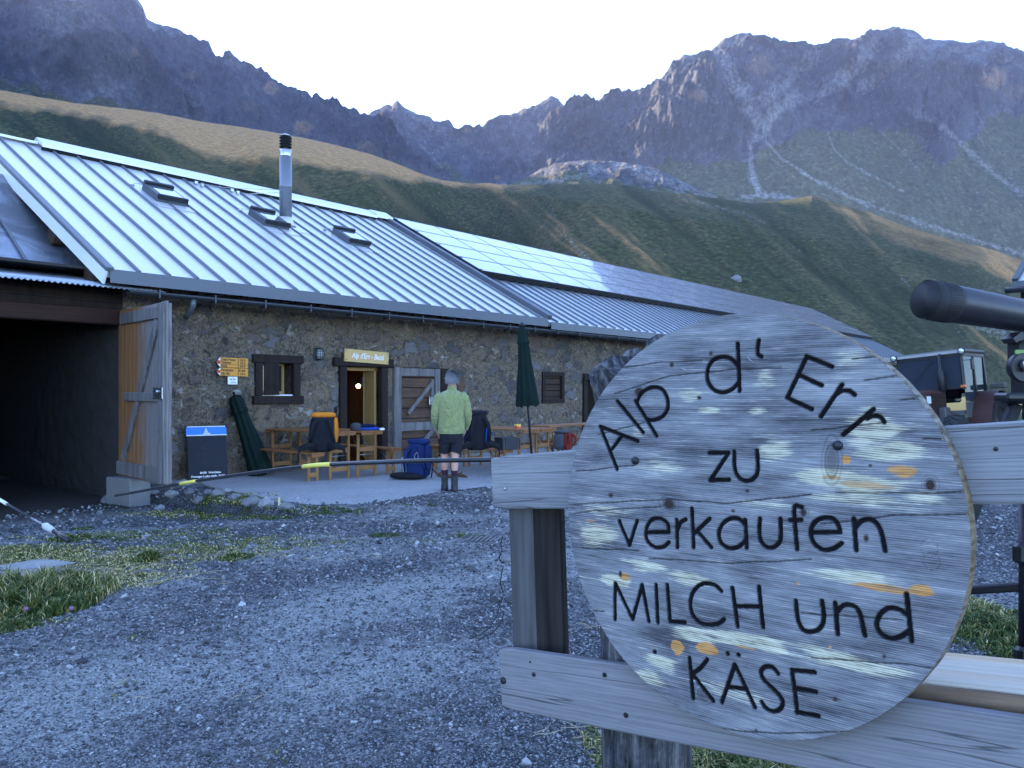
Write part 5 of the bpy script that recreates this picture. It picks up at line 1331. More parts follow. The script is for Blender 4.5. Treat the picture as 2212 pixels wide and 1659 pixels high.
trail(1.82, 1.955, [('Parsettens', '50 min', .012), ('Alp Flix', '2 1/4 h', -.050)], 'lower yellow hiking arrow with two destinations on the stone wall', 0)
e = empty('altitude_plate', M=HM @ Matrix.Translation((2.105, WT - .10, 1.735)), label='small white name plate below the yellow hiking arrows', cat='sign')
q = MB(); q.box((0, 0, 0), (.185, .012, .135), None, .003); q.build('plate', M_white, e)
text_mesh("Alp d'Err", .038, M_ink, 'lettering', e, Matrix.Translation((0, -.008, .012)) @ FACE, 'CENTER', .0006, .85, 0, .0006)
text_mesh("2179 m", .038, M_ink, 'lettering', e, Matrix.Translation((.01, -.008, -.046)) @ FACE, 'CENTER', .0006, .85, 0, .0006)
# wall lamp
e = empty('wall_lamp', M=HM @ Matrix.Translation((3.92, WT - .04, 2.26)), label='caged round bulkhead lamp on the stone wall left of the door sign', cat='lamp')
q = MB(); q.box((0, .02, 0), (.14, .06, .24), None, .02); q.build('back_plate', M_iron, e)
m = NT('lamp_glass'); m.set(color=(.45, .48, .52), rough=.25, spec=.6); q = MB(); softbox(q, (0, -.08, 0), (.055, .07, .095), None, .8); q.build('glass', m.m, e)
q = MB()
for z in (-.05, 0, .05): q.tube([(.07 * math.cos(a), -.08 + .085 * math.sin(a), z) for a in np.linspace(math.pi, 2 * math.pi, 9)], .006, 5)
for x in (-.04, 0, .04): q.tube([(x, -.04, -.12), (x, -.15, -.08), (x, -.165, 0), (x, -.15, .08), (x, -.04, .12)], .006, 5)
q.build('cage', M_iron, e)
# chalkboard
M_slate = plain('slate_board', (.006, .008, .016), .75, 0, .35, 4)
c0_ = HM @ Vector((1.60, -.02, SLAB)); 
b0 = at(407, 1031, 13.05); b1_ = at(470, 1029, 13.6); tl_ = at(391, 921, 13.2)
bw = (Vector((b1_.x, b1_.y)) - Vector((b0.x, b0.y))).length
up_ = Vector((tl_.x - b0.x, tl_.y - b0.y, 0))
bm_ = Matrix.Translation((b0.x, b0.y, SLAB + .01)) @ Matrix.Rotation(R(30), 4, 'Z') @ Matrix.Rotation(R(-15), 4, 'X')
e = empty('chalkboard', M=bm_, label='dark chalkboard with a bright blue header leaning on the wall by the barn door', cat='chalkboard')
BW, BH = .62, .89
q = MB(); q.box((BW / 2, 0, BH / 2 - .07), (BW, .015, BH - .15), None, .003); q.build('board', M_slate, e)
q = MB(); q.box((BW / 2, -.001, BH - .075), (BW + .02, .018, .135), None, .003); q.build('header', plain('header_blue', (.012, .19, .62), .5, 0, .08), e)
q = MB(); q.box((BW / 2, -.003, BH - .148), (BW + .02, .02, .016)); q.box((BW / 2, -.001, BH), (BW - .02, .02, .014)); q.build('header_edge', M_white, e)
M_emb = plain('emblem_pale', (.55, .62, .52), .6)
q = MB(); q.lathe([(.016, -.001), (.016, .002)], 12, M=Matrix.Translation((BW * .49, -.011, BH - .045)) @ Matrix.Rotation(R(90), 4, 'X')); q.prism([(BW * .49 - .015, BH - .06), (BW * .49 + .015, BH - .06), (BW * .49 + .035, BH - .105), (BW * .49 - .03, BH - .105)], -.012, -.010); q.prism([(BW * .40, BH - .135), (BW * .60, BH - .135), (BW * .60, BH - .112), (BW * .55, BH - .106), (BW * .5, BH - .11), (BW * .44, BH - .106), (BW * .41, BH - .118)], -.0125, -.0105); q.build('emblem', M_emb, e)
text_mesh("BAER  Weichkäse", .045, M_chalk, 'lettering', e, Matrix.Translation((BW * .56, -.009, .095)) @ FACE, 'CENTER', .0005, 1, 0, .001)
text_mesh("Fromages à pâte molle  BAER", .045, M_chalk, 'lettering', e, Matrix.Translation((BW * .5, -.009, .035)) @ FACE, 'CENTER', .0005, .98, 0, .001)
M_smear = plain('chalk_smear', (.07, .08, .11), .8)
q = MB(); random.seed(4)
for (cx, cz, n) in ((.40, .66, 3), (.52, .57, 3), (.26, .38, 6), (.28, .27, 6), (.42, .50, 3), (.50, .40, 3)):
    for k in range(n):
        x = BW * cx + k * .028 - .04; z = cz + random.uniform(-.01, .01); q.tube([(x, -.0085, z), (x + random.uniform(-.01, .01), -.0085, z + .025), (x + random.uniform(-.012, .014), -.0085, z + .05)], .0018, 4)
q.build('chalk_writing', M_smear, e)
# small stake, drain grate
sp_ = gp(603, 1098)
q = MB(); q.box((0, 0, .06), (.028, .012, .16), None, .003); tag(q.build('stake', plain('stake_wood', (.55, .45, .25), .7), None, sp_), 'short pale wooden stake at the front edge of the terrace', 'stake')
dg_ = gp(1055, 1166, .012)
e = empty('drain_grate', dg_, R(12), 'grey slotted drain cover in the gravel left of the fence post', 'drain cover')
q = MB()
for k in range(9): q.box((-.2 + .05 * k, 0, -.006), (.026, .26, .012), Matrix.Rotation(R(-25), 4, 'Z'))
q.build('slats', plain('weathered_grate', (.11, .105, .10), .85), e)
# ------------------------------------------------------------------ fence, round sign, scope
AZN = R(41)
U = Vector((math.cos(AZN), -math.sin(AZN), 0)); NRM = Vector((-math.sin(AZN), -math.cos(AZN), 0))
EL = R(2.0)
NV = Vector((-math.sin(AZN) * math.cos(EL), -math.cos(AZN) * math.cos(EL), math.sin(EL)))
VV = NV.cross(U) * -1
if VV.z < 0: VV = -VV
PA = at(1060, 985, 2.25)
def plane_pt(x, y, off):
    """where the view line through (x, y) meets the fence plane moved off metres towards the yard side"""
    d = Vector(((x - CX) / FPX, 1, -(y - HZ) / FPX)); C = Vector((0, 0, EYE)); P0 = PA + NV * off
    return C + d * ((P0 - C).dot(NV) / d.dot(NV))
def fl(P, O): return ((P - O).dot(U), (P - O).dot(VV))
FM = Matrix((U, -NV, VV)).transposed().to_4x4()          # x right, y away, z up
def FMat(P): M = FM.copy(); M.translation = P; return M
def board_mat(name, dk, lt, warm=None, seed=0.0, fine=55):
    m = NT(name); v = m.co('Object', (.045, 1, 1), (0, 0, 0), (seed, seed, seed))
    w = m.noise(m.co('Object', (.5, 1, 1), (0, 0, 0), (seed, 0, 0)), 2.6, 3, .55, col=True); v2 = m.vadd(v, w, .035)
    wv = m.wave(v2, 34, 7.0, 4, 2.0, 'Z'); g = m.noise(v2, fine * 2.2, 4, .65); g3 = m.noise(v2, 14, 4, .6)
    h = m.math('ADD', m.math('MULTIPLY', wv, .12), m.math('ADD', m.math('MULTIPLY', g, .5), m.math('MULTIPLY', g3, .55)))
    c = m.ramp(h, [(.34, dk), (.58, tuple((a + b) / 2 for a, b in zip(dk, lt))), (.86, lt)])
    crk = m.ramp(m.noise(m.co('Object', (.03, 1, 1), (0, 0, 0), (seed + 2, 1, 0)), 15.0, 3, .5), [(.492, 0.0), (.50, .85), (.508, 0.0)])
    c = m.mix(crk, c, tuple(x * .25 for x in dk))
    if warm: c = m.mix(m.ramp(m.noise(m.co('Object', (.4, 1, 1)), 5, 4, .6), [(.5, 0.0), (.7, .8)]), c, warm)
    c = m.mix(m.math('MULTIPLY', m.noise(m.co('Object'), 3.5, 4, .6), .5), c, tuple(x * 1.1 for x in dk))
    m.set(color=c, rough=.85, spec=.2, normal=m.bump(m.math('SUBTRACT', h, m.math('MULTIPLY', crk, .8)), .55, .004))
    return m.m
M_b1 = board_mat('grey_board_a', (.12, .12, .126), (.36, .36, .365), None, 1.3)
M_b2 = board_mat('grey_board_b', (.13, .125, .13), (.32, .312, .318), None, 4.1)
def slab_board(name, P, L0, L1, z0, z1, th, mat, parent, tilt=0.0, seed=0, warp=.004):
    """sawn plank: local x along the fence, slightly wavy edges"""
    nx = 40; rg = []
    for i in range(nx + 1):
        x = L0 + (L1 - L0) * i / nx
        a = warp * float(pnoise(x * 2.3, seed + .5, 0)); b = warp * float(pnoise(x * 2.3, seed + 4.5, 0)); e_ = .004
        endc = .010 if i in (0, nx) else 0
        za, zb = z0 + a + endc * .5, z1 + b - endc * .5
        rg.append([Vector((x, 0, za + e_)), Vector((x, e_, za)), Vector((x, th - e_, za)), Vector((x, th, za + e_)), Vector((x, th, zb - e_)), Vector((x, th - e_, zb)), Vector((x, e_, zb)), Vector((x, 0, zb - e_))])
    mb = MB(); mb.rings(rg, True, False)
    return mb.build(name, mat, parent, M=FMat(P) @ Matrix.Rotation(-tilt, 4, 'Y'))
fence = empty('wooden_fence', (PA.x, PA.y, 0), 0, 'weathered grey plank fence in the foreground that carries the round sign', 'fence')
bpy.context.view_layer.update()
FI = Matrix.Translation((-PA.x, -PA.y, 0))
def fboard(x0, y0, x1, y1, x2, y2, right, th, mat, seed):
    """top-left corner, a second point on the top edge, a point on the bottom edge"""
    A_, B_, C_ = plane_pt(x0, y0, 0), plane_pt(x1, y1, 0), plane_pt(x2, y2, 0)
    bu, bv = fl(B_, A_); cu, cv = fl(C_, A_)
    tilt = math.atan2(bv, bu); hgt = abs(-cu * math.sin(tilt) + cv * math.cos(tilt))
    o = slab_board('board', A_, 0, right, -hgt, 0, th, mat, fence, tilt, seed)
    o.matrix_local = FI @ FMat(A_) @ Matrix.Rotation(-tilt, 4, 'Y')
    return A_, tilt, hgt
b1i = fboard(1060, 985, 2212, 906, 1066, 1100, 1.75, .032, M_b1, 2)
b2i = fboard(1078, 1400, 1440, 1449, 1090, 1531, 1.85, .032, M_b2, 7)
print('boards', [(round(math.degrees(t), 1), round(h, 3)) for _, t, h in (b1i, b2i)])
# posts
pl_ = plane_pt(1147, 1100, -.085)
mb = MB(); mb.box((0, -.04, -.22), (.080, .05, .62), Matrix.Rotation(R(-18), 4, 'Z') @ Matrix.Translation((-.042, 0, 0)), .004); o = mb.build('post', wood('post_dark', (.012, .010, .010), (.05, .042, .038), 'Z', 60, .05, .85, .5), fence, M=FI @ Matrix.Translation(pl_ - NV * .06 + U * .082) @ Matrix.Rotation(R(-1.8), 4, 'Y'))
mb = MB(); mb.box((0, -.04, -.22), (.088, .07, .62), Matrix.Rotation(R(-14), 4, 'Z') @ Matrix.Translation((-.045, 0, 0)), .004); o = mb.build('post', wood('post_grey', (.05, .048, .05), (.155, .148, .15), 'Z', 60, .05, .85, .5), fence, M=FI @ Matrix.Translation(pl_ - NV * .05 + U * .012) @ Matrix.Rotation(R(-1.8), 4, 'Y'))
# gnarled middle post (old trunk)
pc = plane_pt(1392, 1100, -.16)
rg = []; ztop = EYE - (822 - HZ) / FPX * pc.y
for i, z in enumerate(np.r_[np.linspace(-.1, ztop - .10, 30), np.linspace(ztop - .09, ztop + .045, 10)]):
    f = max(0, (z - (ztop - .20)) / .20); ring = []
    for k in range(40):
        th = 2 * math.pi * k / 40
        r_ = .118 + .010 * math.sin(th * 3 + 1) + .022 * f * f * (1 + .4 * math.sin(th * 2 + .5))
        r_ += .007 * float(pnoise(th * 5, z * 2.2, 3)) + .005 * float(pnoise(math.cos(th) * 9, math.sin(th) * 9, z * 3))
        zz2 = z
        if z > ztop - .10: zz2 = z + .055 * float(pnoise(math.cos(th) * 2.2, math.sin(th) * 2.2, 5)) + .03 * math.cos(th - .2) * f
        ring.append(Vector((pc.x + r_ * math.cos(th), pc.y + r_ * math.sin(th), zz2)))
    rg.append(ring)
for sc_, dz in ((.75, .02), (.4, .0), (.1, -.03)):
    rg.append([Vector((pc.x + (p.x - pc.x) * sc_, pc.y + (p.y - pc.y) * sc_, p.z + dz * (1 + float(pnoise(p.x * 40, p.y * 40, 2)))) ) for p in rg[-1]])
m = NT('gnarled_wood'); vg = m.co('Object', (1, 1, .10)); g = m.noise(m.vadd(vg, m.noise(vg, 6, 3, .5, col=True), .08), 60, 5, .65); g2 = m.noise(m.co('Object'), 40, 5, .6)
hh = m.math('ADD', m.math('MULTIPLY', g, .8), m.math('MULTIPLY', g2, .3))
m.set(color=m.ramp(hh, [(.38, (.012, .012, .013)), (.55, (.075, .075, .08)), (.72, (.22, .22, .225))]), rough=.9, spec=.15, normal=m.bump(hh, 1.0, .012))
mb = MB(); mb.rings(rg, True, True); o = mb.build('post', m.m, fence, M=FI); o['label'] = 'gnarled old trunk post behind the round sign'
pr_ = plane_pt(2330, 1100, -.09); mb = MB(); mb.box((0, 0, .72), (.10, .10, 1.55), None, .006); mb.build('post', wood('post_grey_b', (.05, .048, .05), (.155, .148, .15), 'Z', 60, .05, .85, .5), fence, M=FI @ Matrix.Translation((pr_.x, pr_.y, 0)))
def bolt(P, r_, mat, parent, name='nail', M0=None):
    q = MB(); q.lathe([(r_, 0), (r_ * .95, r_ * .25), (r_ * .6, r_ * .5), (.0005, r_ * .6)], 14, M=FMat(P) @ Matrix.Rotation(R(90), 4, 'X'))
    return q.build(name, mat, parent, M=M0)
M_nail = plain('nail_iron', (.035, .037, .045), .45, .7, .2)
M_hole = plain('nail_hole', (.006, .006, .006), .9)
for (x, y, r_, mt) in [(1091, 1056, .0045, M_steel), (1153, 1457, .006, M_iron), (1306, 1458, .006, M_hole), (1352, 1545, .0065, M_hole), (1087, 1470, .010, M_iron), (2151, 970, .004, M_iron), (1145, 1430, .003, M_hole)]:
    bolt(plane_pt(x, y, .001), r_, mt, fence, 'nail', FI)
# plank shelf with a natural edge behind the fence, right of the sign
A_, tl, hg = b2i
pz = A_ + U * math.cos(tl) * 1.25 + VV * math.sin(tl) * 1.25 - NV * .10
e = empty('plank_seat', M=FMat(pz) @ Matrix.Rotation(-tl, 4, 'Y'), label='sun-bleached pale plank with a brown rounded edge behind the fence, right of the sign', cat='plank')
mb = MB(); rg = []
for i in range(25):
    x = -.62 + 2.2 * i / 24; w_ = .006 * float(pnoise(x * 3, 1, 2))
    rg.append([Vector((x, -.005 + w_, .0)), Vector((x, .0 + w_, .018)), Vector((x, .02, .024)), Vector((x, .24, .024)), Vector((x, .245, .018)), Vector((x, .245, -.004)), Vector((x, .02, -.004))])
mb.rings(rg, True, False); mb.build('plank', wood('bleached_plank', (.55, .46, .33), (.82, .76, .64), 'X', 60, .04, .8, .3, False, (.62, .36, .13)), e)
mb = MB(); mb.tube([(-.62 + 2.2 * i / 24, -.012 + .004 * float(pnoise(i * .4, 2, 0)), -.006 + .004 * float(pnoise(i * .4, 5, 0))) for i in range(25)], .022, 14); mb.build('rounded_edge', wood('bark_edge', (.10, .06, .035), (.30, .20, .12), 'X', 50, .05, .7, .4, True, (.36, .17, .05)), e)
# twisted wire on the left post
mb = MB(); w0 = plane_pt(1083, 1195, .02)
for P_ in ([(1086, 1160, .01), (1082, 1172, .02), (1084, 1190, .03), (1078, 1205, .03), (1083, 1215, .02), (1090, 1214, .01)], [(1086, 1290, .01), (1080, 1305, .02), (1074, 1330, .04), (1060, 1352, .06), (1042, 1368, .07), (1018, 1379, .08)], [(1088, 1320, .01), (1084, 1345, .02), (1066, 1366, .04), (1040, 1378, .06), (1034, 1384, .06)], [(1087, 1280, .01), (1081, 1262, .02), (1083, 1240, .02), (1087, 1222, .01)]):
    mb.tube([plane_pt(*p) for p in P_], .0016, 6)
tag(mb.build('wire', M_iron), 'loose twisted dark wire hanging off the left fence post', 'wire')

# ---- the round sign
DO = plane_pt(1668, 1145, .046)
rim_px = [(1690, 687), (1235, 1075), (1690, 1600), (2094, 1163), (2042, 926), (1902, 779), (1446, 720), (1314, 825), (1261, 913), (1228, 1062), (1239, 1207), (1264, 1276), (1305, 1366), (1349, 1429), (1415, 1489), (1524, 1561), (1637, 1600), (1688, 1600), (1825, 1584), (1934, 1522), (2017, 1437), (2072, 1322), (2092, 1218)]
pts = np.array([fl(plane_pt(x, y, .046), DO) for x, y in rim_px])
A = np.c_[2 * pts, np.ones(len(pts))]; sol = np.linalg.lstsq(A, (pts ** 2).sum(1), rcond=None)[0]
RAD = math.sqrt(sol[2] + sol[0] ** 2 + sol[1] ** 2)
DC = DO + U * sol[0] + VV * sol[1]
print('disc', DC, RAD)
def Z3(x, y): return (1182.5 + .43863 * x, 667 + .43863 * y)          # zoomed tracing -> frame
def ZK(x, y): return Z3(483.9 + .4466 * x, 1520.8 + .4466 * y)
def D2(p): return fl(plane_pt(p[0], p[1], .046), DC)
ST = [[(258, 580), (342, 790)], [(258, 580), (443, 652)], [(364, 627), (317, 690)], [(343, 455), (470, 610)],
      [(432, 455), (535, 625)], [(440, 458), (462, 415), (510, 388), (560, 395), (588, 440), (590, 490), (565, 530), (520, 548), (490, 545)],
      [(935, 172), (945, 405)], [(938, 285), (900, 245), (850, 238), (805, 262), (785, 310), (790, 360), (820, 400), (865, 412), (910, 395), (942, 360)],
      [(1040, 155), (1033, 195), (1036, 225), (1052, 235)], [(1275, 235), (1180, 440)], [(1275, 235), (1400, 285)], [(1235, 325), (1350, 378)], [(1182, 440), (1300, 495)],
      [(1450, 375), (1345, 530)], [(1422, 420), (1450, 405), (1485, 405), (1512, 424)], [(1605, 495), (1455, 620)], [(1572, 540), (1600, 528), (1635, 532), (1657, 558)],
      [(795, 710), (890, 710), (800, 845), (893, 842)], [(917, 705), (922, 790), (945, 835), (985, 848), (1020, 830), (1035, 790), (1030, 700)],
      [(352, 1045), (402, 1165), (440, 1045)], [(485, 1102), (595, 1100), (590, 1060), (560, 1036), (520, 1035), (492, 1065), (483, 1110), (495, 1150), (530, 1175), (570, 1172), (597, 1150)],
      [(635, 1040), (638, 1175)], [(640, 1085), (655, 1050), (680, 1038)], [(710, 985), (718, 1175)], [(797, 1035), (722, 1105)], [(735, 1095), (805, 1175)],
      [(972, 1065), (940, 1035), (895, 1035), (857, 1065), (842, 1110), (855, 1155), (895, 1180), (940, 1172), (975, 1140)], [(972, 1040), (980, 1178)],
      [(1045, 1035), (1042, 1110), (1055, 1155), (1090, 1177), (1125, 1167), (1147, 1130), (1145, 1035)], [(1250, 977), (1225, 970), (1213, 1000), (1228, 1185)], [(1193, 1042), (1248, 1040)],
      [(1298, 1103), (1440, 1100), (1425, 1055), (1390, 1030), (1340, 1035), (1305, 1065), (1295, 1110), (1315, 1160), (1360, 1188), (1410, 1180), (1447, 1155)],
      [(1507, 1035), (1520, 1190)], [(1515, 1080), (1545, 1045), (1590, 1038), (1625, 1065), (1645, 1110), (1662, 1192)],
      [(332, 1352), (332, 1530)], [(335, 1355), (418, 1530), (465, 1360), (498, 1540)], [(533, 1360), (542, 1545)], [(588, 1360), (602, 1540), (675, 1545)],
      [(855, 1390), (820, 1360), (765, 1355), (722, 1385), (702, 1440), (710, 1500), (745, 1545), (800, 1558), (845, 1548), (868, 1530)], [(910, 1375), (935, 1565)], [(1040, 1370), (1060, 1570)], [(925, 1465), (1050, 1468)],
      [(1222, 1440), (1232, 1530), (1257, 1580), (1300, 1592), (1345, 1570), (1360, 1520), (1350, 1440)], [(1415, 1450), (1428, 1602)], [(1420, 1500), (1455, 1462), (1500, 1462), (1535, 1497), (1562, 1610)],
      [(1768, 1405), (1792, 1637)], [(1772, 1510), (1730, 1482), (1680, 1475), (1637, 1505), (1620, 1555), (1640, 1600), (1690, 1625), (1740, 1615), (1787, 1580)]]
SK = [[(480, 450), (518, 892)], [(675, 465), (600, 560), (515, 620)], [(515, 630), (740, 920)], [(980, 520), (835, 935)], [(980, 520), (1200, 990)], [(895, 765), (1110, 790)],
      [(1455, 620), (1400, 555), (1340, 540), (1290, 560), (1268, 610), (1300, 690), (1380, 770), (1460, 850), (1507, 930), (1480, 1010), (1410, 1037), (1330, 1005), (1275, 935)],
      [(1610, 580), (1667, 1050)], [(1610, 580), (1860, 605)], [(1650, 785), (1870, 822)], [(1662, 1045), (1900, 1087)], [(900, 398), (901, 400)], [(1020, 412), (1021, 414)], [(98, 380), (99, 381)]]
def smooth_line(P, n=4):
    if len(P) < 4: return P
    P = [Vector(p) for p in P]; out = []
    for i in range(len(P) - 1):
        p0, p1, p2, p3 = P[max(i - 1, 0)], P[i], P[i + 1], P[min(i + 2, len(P) - 1)]
        sharp = (p1 - p0).length > 0 and (p2 - p1).length > 0 and i > 0 and (p1 - p0).normalized().dot((p2 - p1).normalized()) < .2
        sharp2 = i < len(P) - 2 and (p3 - p2).length > 0 and (p2 - p1).normalized().dot((p3 - p2).normalized()) < .2
        a = p1 if sharp else p0; b = p2 if sharp2 else p3
        for k in range(n):
            t = k / n
            out.append(.5 * ((2 * p1) + (p2 - a) * t + (2 * a - 5 * p1 + 4 * p2 - b) * t * t + (3 * p1 - a - 3 * p2 + b) * t ** 3))
    return [tuple(p) for p in out] + [tuple(P[-1])]
strokes = [[D2(Z3(*p)) for p in smooth_line(s_)] for s_ in ST] + [[D2(ZK(*p)) for p in smooth_line(s_)] for s_ in SK]
NG = 430
gu = np.linspace(-RAD, RAD, NG); GU, GV = np.meshgrid(gu, gu)
rr_ = np.hypot(GU, GV)
# square grid pulled onto the disc near the rim
ink_d = np.full(GU.shape, 9.0)
for s_ in strokes:
    a_ = np.array(s_); x0, x1, y0, y1 = a_[:, 0].min() - .03, a_[:, 0].max() + .03, a_[:, 1].min() - .03, a_[:, 1].max() + .03
    w_ = np.where((GU > x0) & (GU < x1) & (GV > y0) & (GV < y1))
    ink_d[w_] = np.minimum(ink_d[w_], seg_dist(GU[w_], GV[w_], s_))
HWID = .0051
wob = .0009 * fbm(GU * 120, GV * 120, 2, 2)
ink = 1 - sstep(HWID - .0012, HWID + .0012, ink_d + wob)
depth = -.0045 * np.sqrt(np.clip(1 - (ink_d / (HWID * 1.05)) ** 2, 0, 1))
def ell(x, y, rx, ry, zoomk=False):
    f = ZK if zoomk else Z3
    c_ = D2(f(x, y)); a_ = D2(f(x + rx, y)); b_ = D2(f(x, y + ry))
    return np.hypot((GU - c_[0]) / abs(a_[0] - c_[0]), (GV - c_[1]) / abs(b_[1] - c_[1]))
nst = fbm(GU * 9, GV * 60, 1, 4); nst2 = fbm(GU * 14, GV * 30, 5, 4); nst3 = fbm(GU * 5, GV * 16, 9, 4)
cream = np.zeros(GU.shape); orng = np.zeros(GU.shape); dark = np.zeros(GU.shape); knot = np.zeros(GU.shape)
for (x, y, rx, ry, k) in [(1600, 600, 170, 100, .9), (1700, 700, 190, 60, 1.0), (1480, 850, 330, 70, 1.0), (1540, 940, 300, 40, .7), (250, 1110, 120, 75, .95), (1110, 700, 110, 70, .7), (1080, 350, 60, 90, .6), (560, 770, 130, 60, .55), (800, 500, 60, 25, .75), (1030, 500, 60, 25, .7), (700, 420, 70, 50, .6),
                          (480, 1260, 130, 35, .7), (700, 1330, 130, 45, .9), (1550, 1330, 260, 45, .8), (330, 1330, 80, 45, 1.0), (700, 1600, 150, 45, .8), (1000, 1640, 300, 45, .95), (1400, 1720, 380, 60, .8), (560, 1740, 90, 45, .9), (500, 1820, 110, 45, .75), (1850, 930, 150, 45, .6), (300, 1000, 150, 30, .5), (1600, 560, 120, 60, .5), (1500, 260, 110, 60, .4), (450, 600, 60, 40, .4), (1050, 960, 220, 35, .4), (900, 1880, 220, 45, .5)]:
    cream = np.maximum(cream, k * (1 - sstep(.35, 1.15, ell(x, y, rx, ry) + .9 * nst + .35 * nst2)))
for (x, y, rx, ry, k, z_) in [(1740, 800, 110, 50, .8, 0), (1560, 870, 200, 25, .55, 0), (1850, 1385, 85, 45, 1.0, 0), (1640, 1372, 200, 28, .75, 0), (380, 1318, 32, 22, 1.2, 0), (1470, 745, 26, 26, .9, 0), (1400, 830, 60, 14, .6, 0), (215, 1045, 40, 12, .5, 0), (345, 330, 85, 95, 1.35, 1), (670, 340, 140, 70, 1.35, 1), (1100, 330, 190, 18, .7, 1), (2035, 325, 32, 32, .7, 1), (1235, 1352, 14, 9, .6, 0), (2440 * .0 + 1865, 1850, 14, 9, .7, 0)]:
    orng = np.maximum(orng, k * (1 - sstep(.55, 1.05, ell(x, y, rx, ry, z_) + .55 * nst2 + .25 * nst)))
KN = [(598, 962, 28, 26, 0), (1885, 867, 26, 28, 0), (1400, 750, 30, 74, 0), (452, 408, 22, 22, 0), (748, 438, 10, 10, 0), (312, 918, 11, 11, 0), (612, 275, 10, 12, 0), (805, 220, 9, 9, 0), (360, 1306, 8, 16, 0), (1570, 1130, 12, 18, 0), (1260, 1003, 16, 20, 0), (640, 845, 62, 62, 1), (2090, 900, 28, 28, 1), (1220, 1245, 18, 14, 1), (1590, 772, 9, 7, 0), (985, 897, 10, 8, 0), (915, 995, 8, 8, 0), (2630, 430, 20, 20, 1)]
gvw = GV.copy()
for (x, y, rx, ry, z_) in KN:
    e_ = ell(x, y, rx, ry, z_); f = ZK if z_ else Z3
    c_ = D2(f(x, y)); R0 = abs(D2(f(x, y + ry))[1] - c_[1])
    knot = np.maximum(knot, (1 - sstep(.7, 1.1, e_)) * (.9 if rx < 35 and not (rx == 30) else .4)); dark = np.maximum(dark, .8 * (1 - sstep(.02, .22, np.abs(e_ - 1.1)))); dark = np.maximum(dark, .5 * (1 - sstep(.02, .16, np.abs(e_ - 1.7 + .3 * nst2)))*(rx > 12))
    dv = GV - c_[1]; du = GU - c_[0]; s2 = (2.4 * R0) ** 2; sg_ = dv / (np.abs(dv) + R0 * .35)
    gvw = gvw + sg_ * R0 * .5 * np.exp(-(du ** 2) / (s2 * 3)) * np.exp(-np.abs(dv) / (R0 * 3.0)) * -1
    pass
for (x, y, r_) in [(1880, 1178, 43), (1892, 1243, 43)]:
    dark = np.maximum(dark, .95 * (1 - sstep(.012, .055, np.abs(ell(x, y, r_, r_) - 1)))); 
# wedge-shaped plug above the K and cracks
wd = [ZK(455, 275), ZK(500, 420), ZK(450, 590), ZK(380, 585)]; wv_ = np.array([D2(p) for p in wd])
ins = np.ones(GU.shape, bool)
for i in range(4):
    p, q_ = wv_[i], wv_[(i + 1) % 4]; ins &= ((q_[0] - p[0]) * (GV - p[1]) - (q_[1] - p[1]) * (GU - p[0])) < 0
wedge = np.where(ins, .8, 0); orng = np.where(ins, .25, orng); dark = np.maximum(dark, wedge * .35)
crk = np.zeros(GU.shape)
for P_ in ([(130, 965), (400, 948), (600, 940), (870, 960), (1100, 935), (1300, 915)], [(130, 1005), (350, 985), (560, 975)], [(1420, 905), (1700, 905), (1900, 910), (2060, 898)], [(140, 800), (430, 770)], [(1350, 1060), (1700, 1020), (2080, 1010)], [(170, 1180), (450, 1190)], [(1250, 1500), (1750, 1530)], [(620, 2050), (1100, 2090), (1500, 2085), (1800, 2010)], [(300, 300), (560, 265), (760, 255)], [(250, 620), (480, 560)], [(1500, 250), (1640, 230)], [(1560, 350), (1730, 330)], [(1740, 450), (1850, 440)], [(1850, 640), (1960, 640)], [(160, 1480), (280, 1490)], [(330, 420), (600, 330), (900, 300), (1150, 290)], [(1300, 600), (1650, 560)], [(500, 1230), (900, 1255), (1300, 1235)], [(1300, 1720), (1700, 1745), (1900, 1770)]):
    d_ = seg_dist(GU, GV + .003 * fbm(GU * 12, GV * 12, 3, 3), [D2(Z3(*p)) for p in P_]); crk = np.maximum(crk, 1 - sstep(.0006, .0022, d_))
grey = .5 + .8 * nst3 + .35 * fbm(GU * 3, GV * 6, 12, 3)
keepv = rr_ <= RAD + .0045
scl = np.where(rr_ > RAD - .0005, (RAD - .0005) / np.maximum(rr_, 1e-6), 1.0)
idx = np.full(GU.shape, -1); idx[keepv] = np.arange(keepv.sum())
F = grid_faces(NG, NG); fi = idx.ravel()[F]; fi = fi[(fi >= 0).all(1)]
relief = .0012 * fbm(GU * 6, gvw * 220, 2, 2) + .0018 * nst3
cream = np.clip(cream + .25 * nst * (cream > .03), 0, 1); orng = np.clip(sstep(.2, .55, orng + .2 * nst2) * orng * 1.1, 0, 1)
V = np.stack([(GU * scl), -(depth - crk * .002 + relief - .0), (GV * scl)], -1)[keepv]
m = NT('weathered_sign_wood')
v = m.co('Object'); gv = m.attr('gv')
cb = m.n.new('ShaderNodeCombineXYZ'); sx = m.n.new('ShaderNodeSeparateXYZ'); m.L(v, sx.inputs[0]); m.L(m.math('MULTIPLY', sx.outputs[0], .05), cb.inputs[0]); m.L(gv, cb.inputs[2]); m.L(m.math('MULTIPLY', m.noise(v, 4, 3), .02), cb.inputs[1])
gvec = cb.outputs[0]
g1 = m.noise(gvec, 170, 5, .7); g2 = m.wave(gvec, 75, 4.5, 4, 1.6, 'Z'); g3 = m.noise(m.co('Object', (.16, 1, 1)), 46, 5, .75)
h = m.math('ADD', m.math('MULTIPLY', g1, .5), m.math('ADD', m.math('MULTIPLY', g2, .12), m.math('MULTIPLY', g3, .5)))
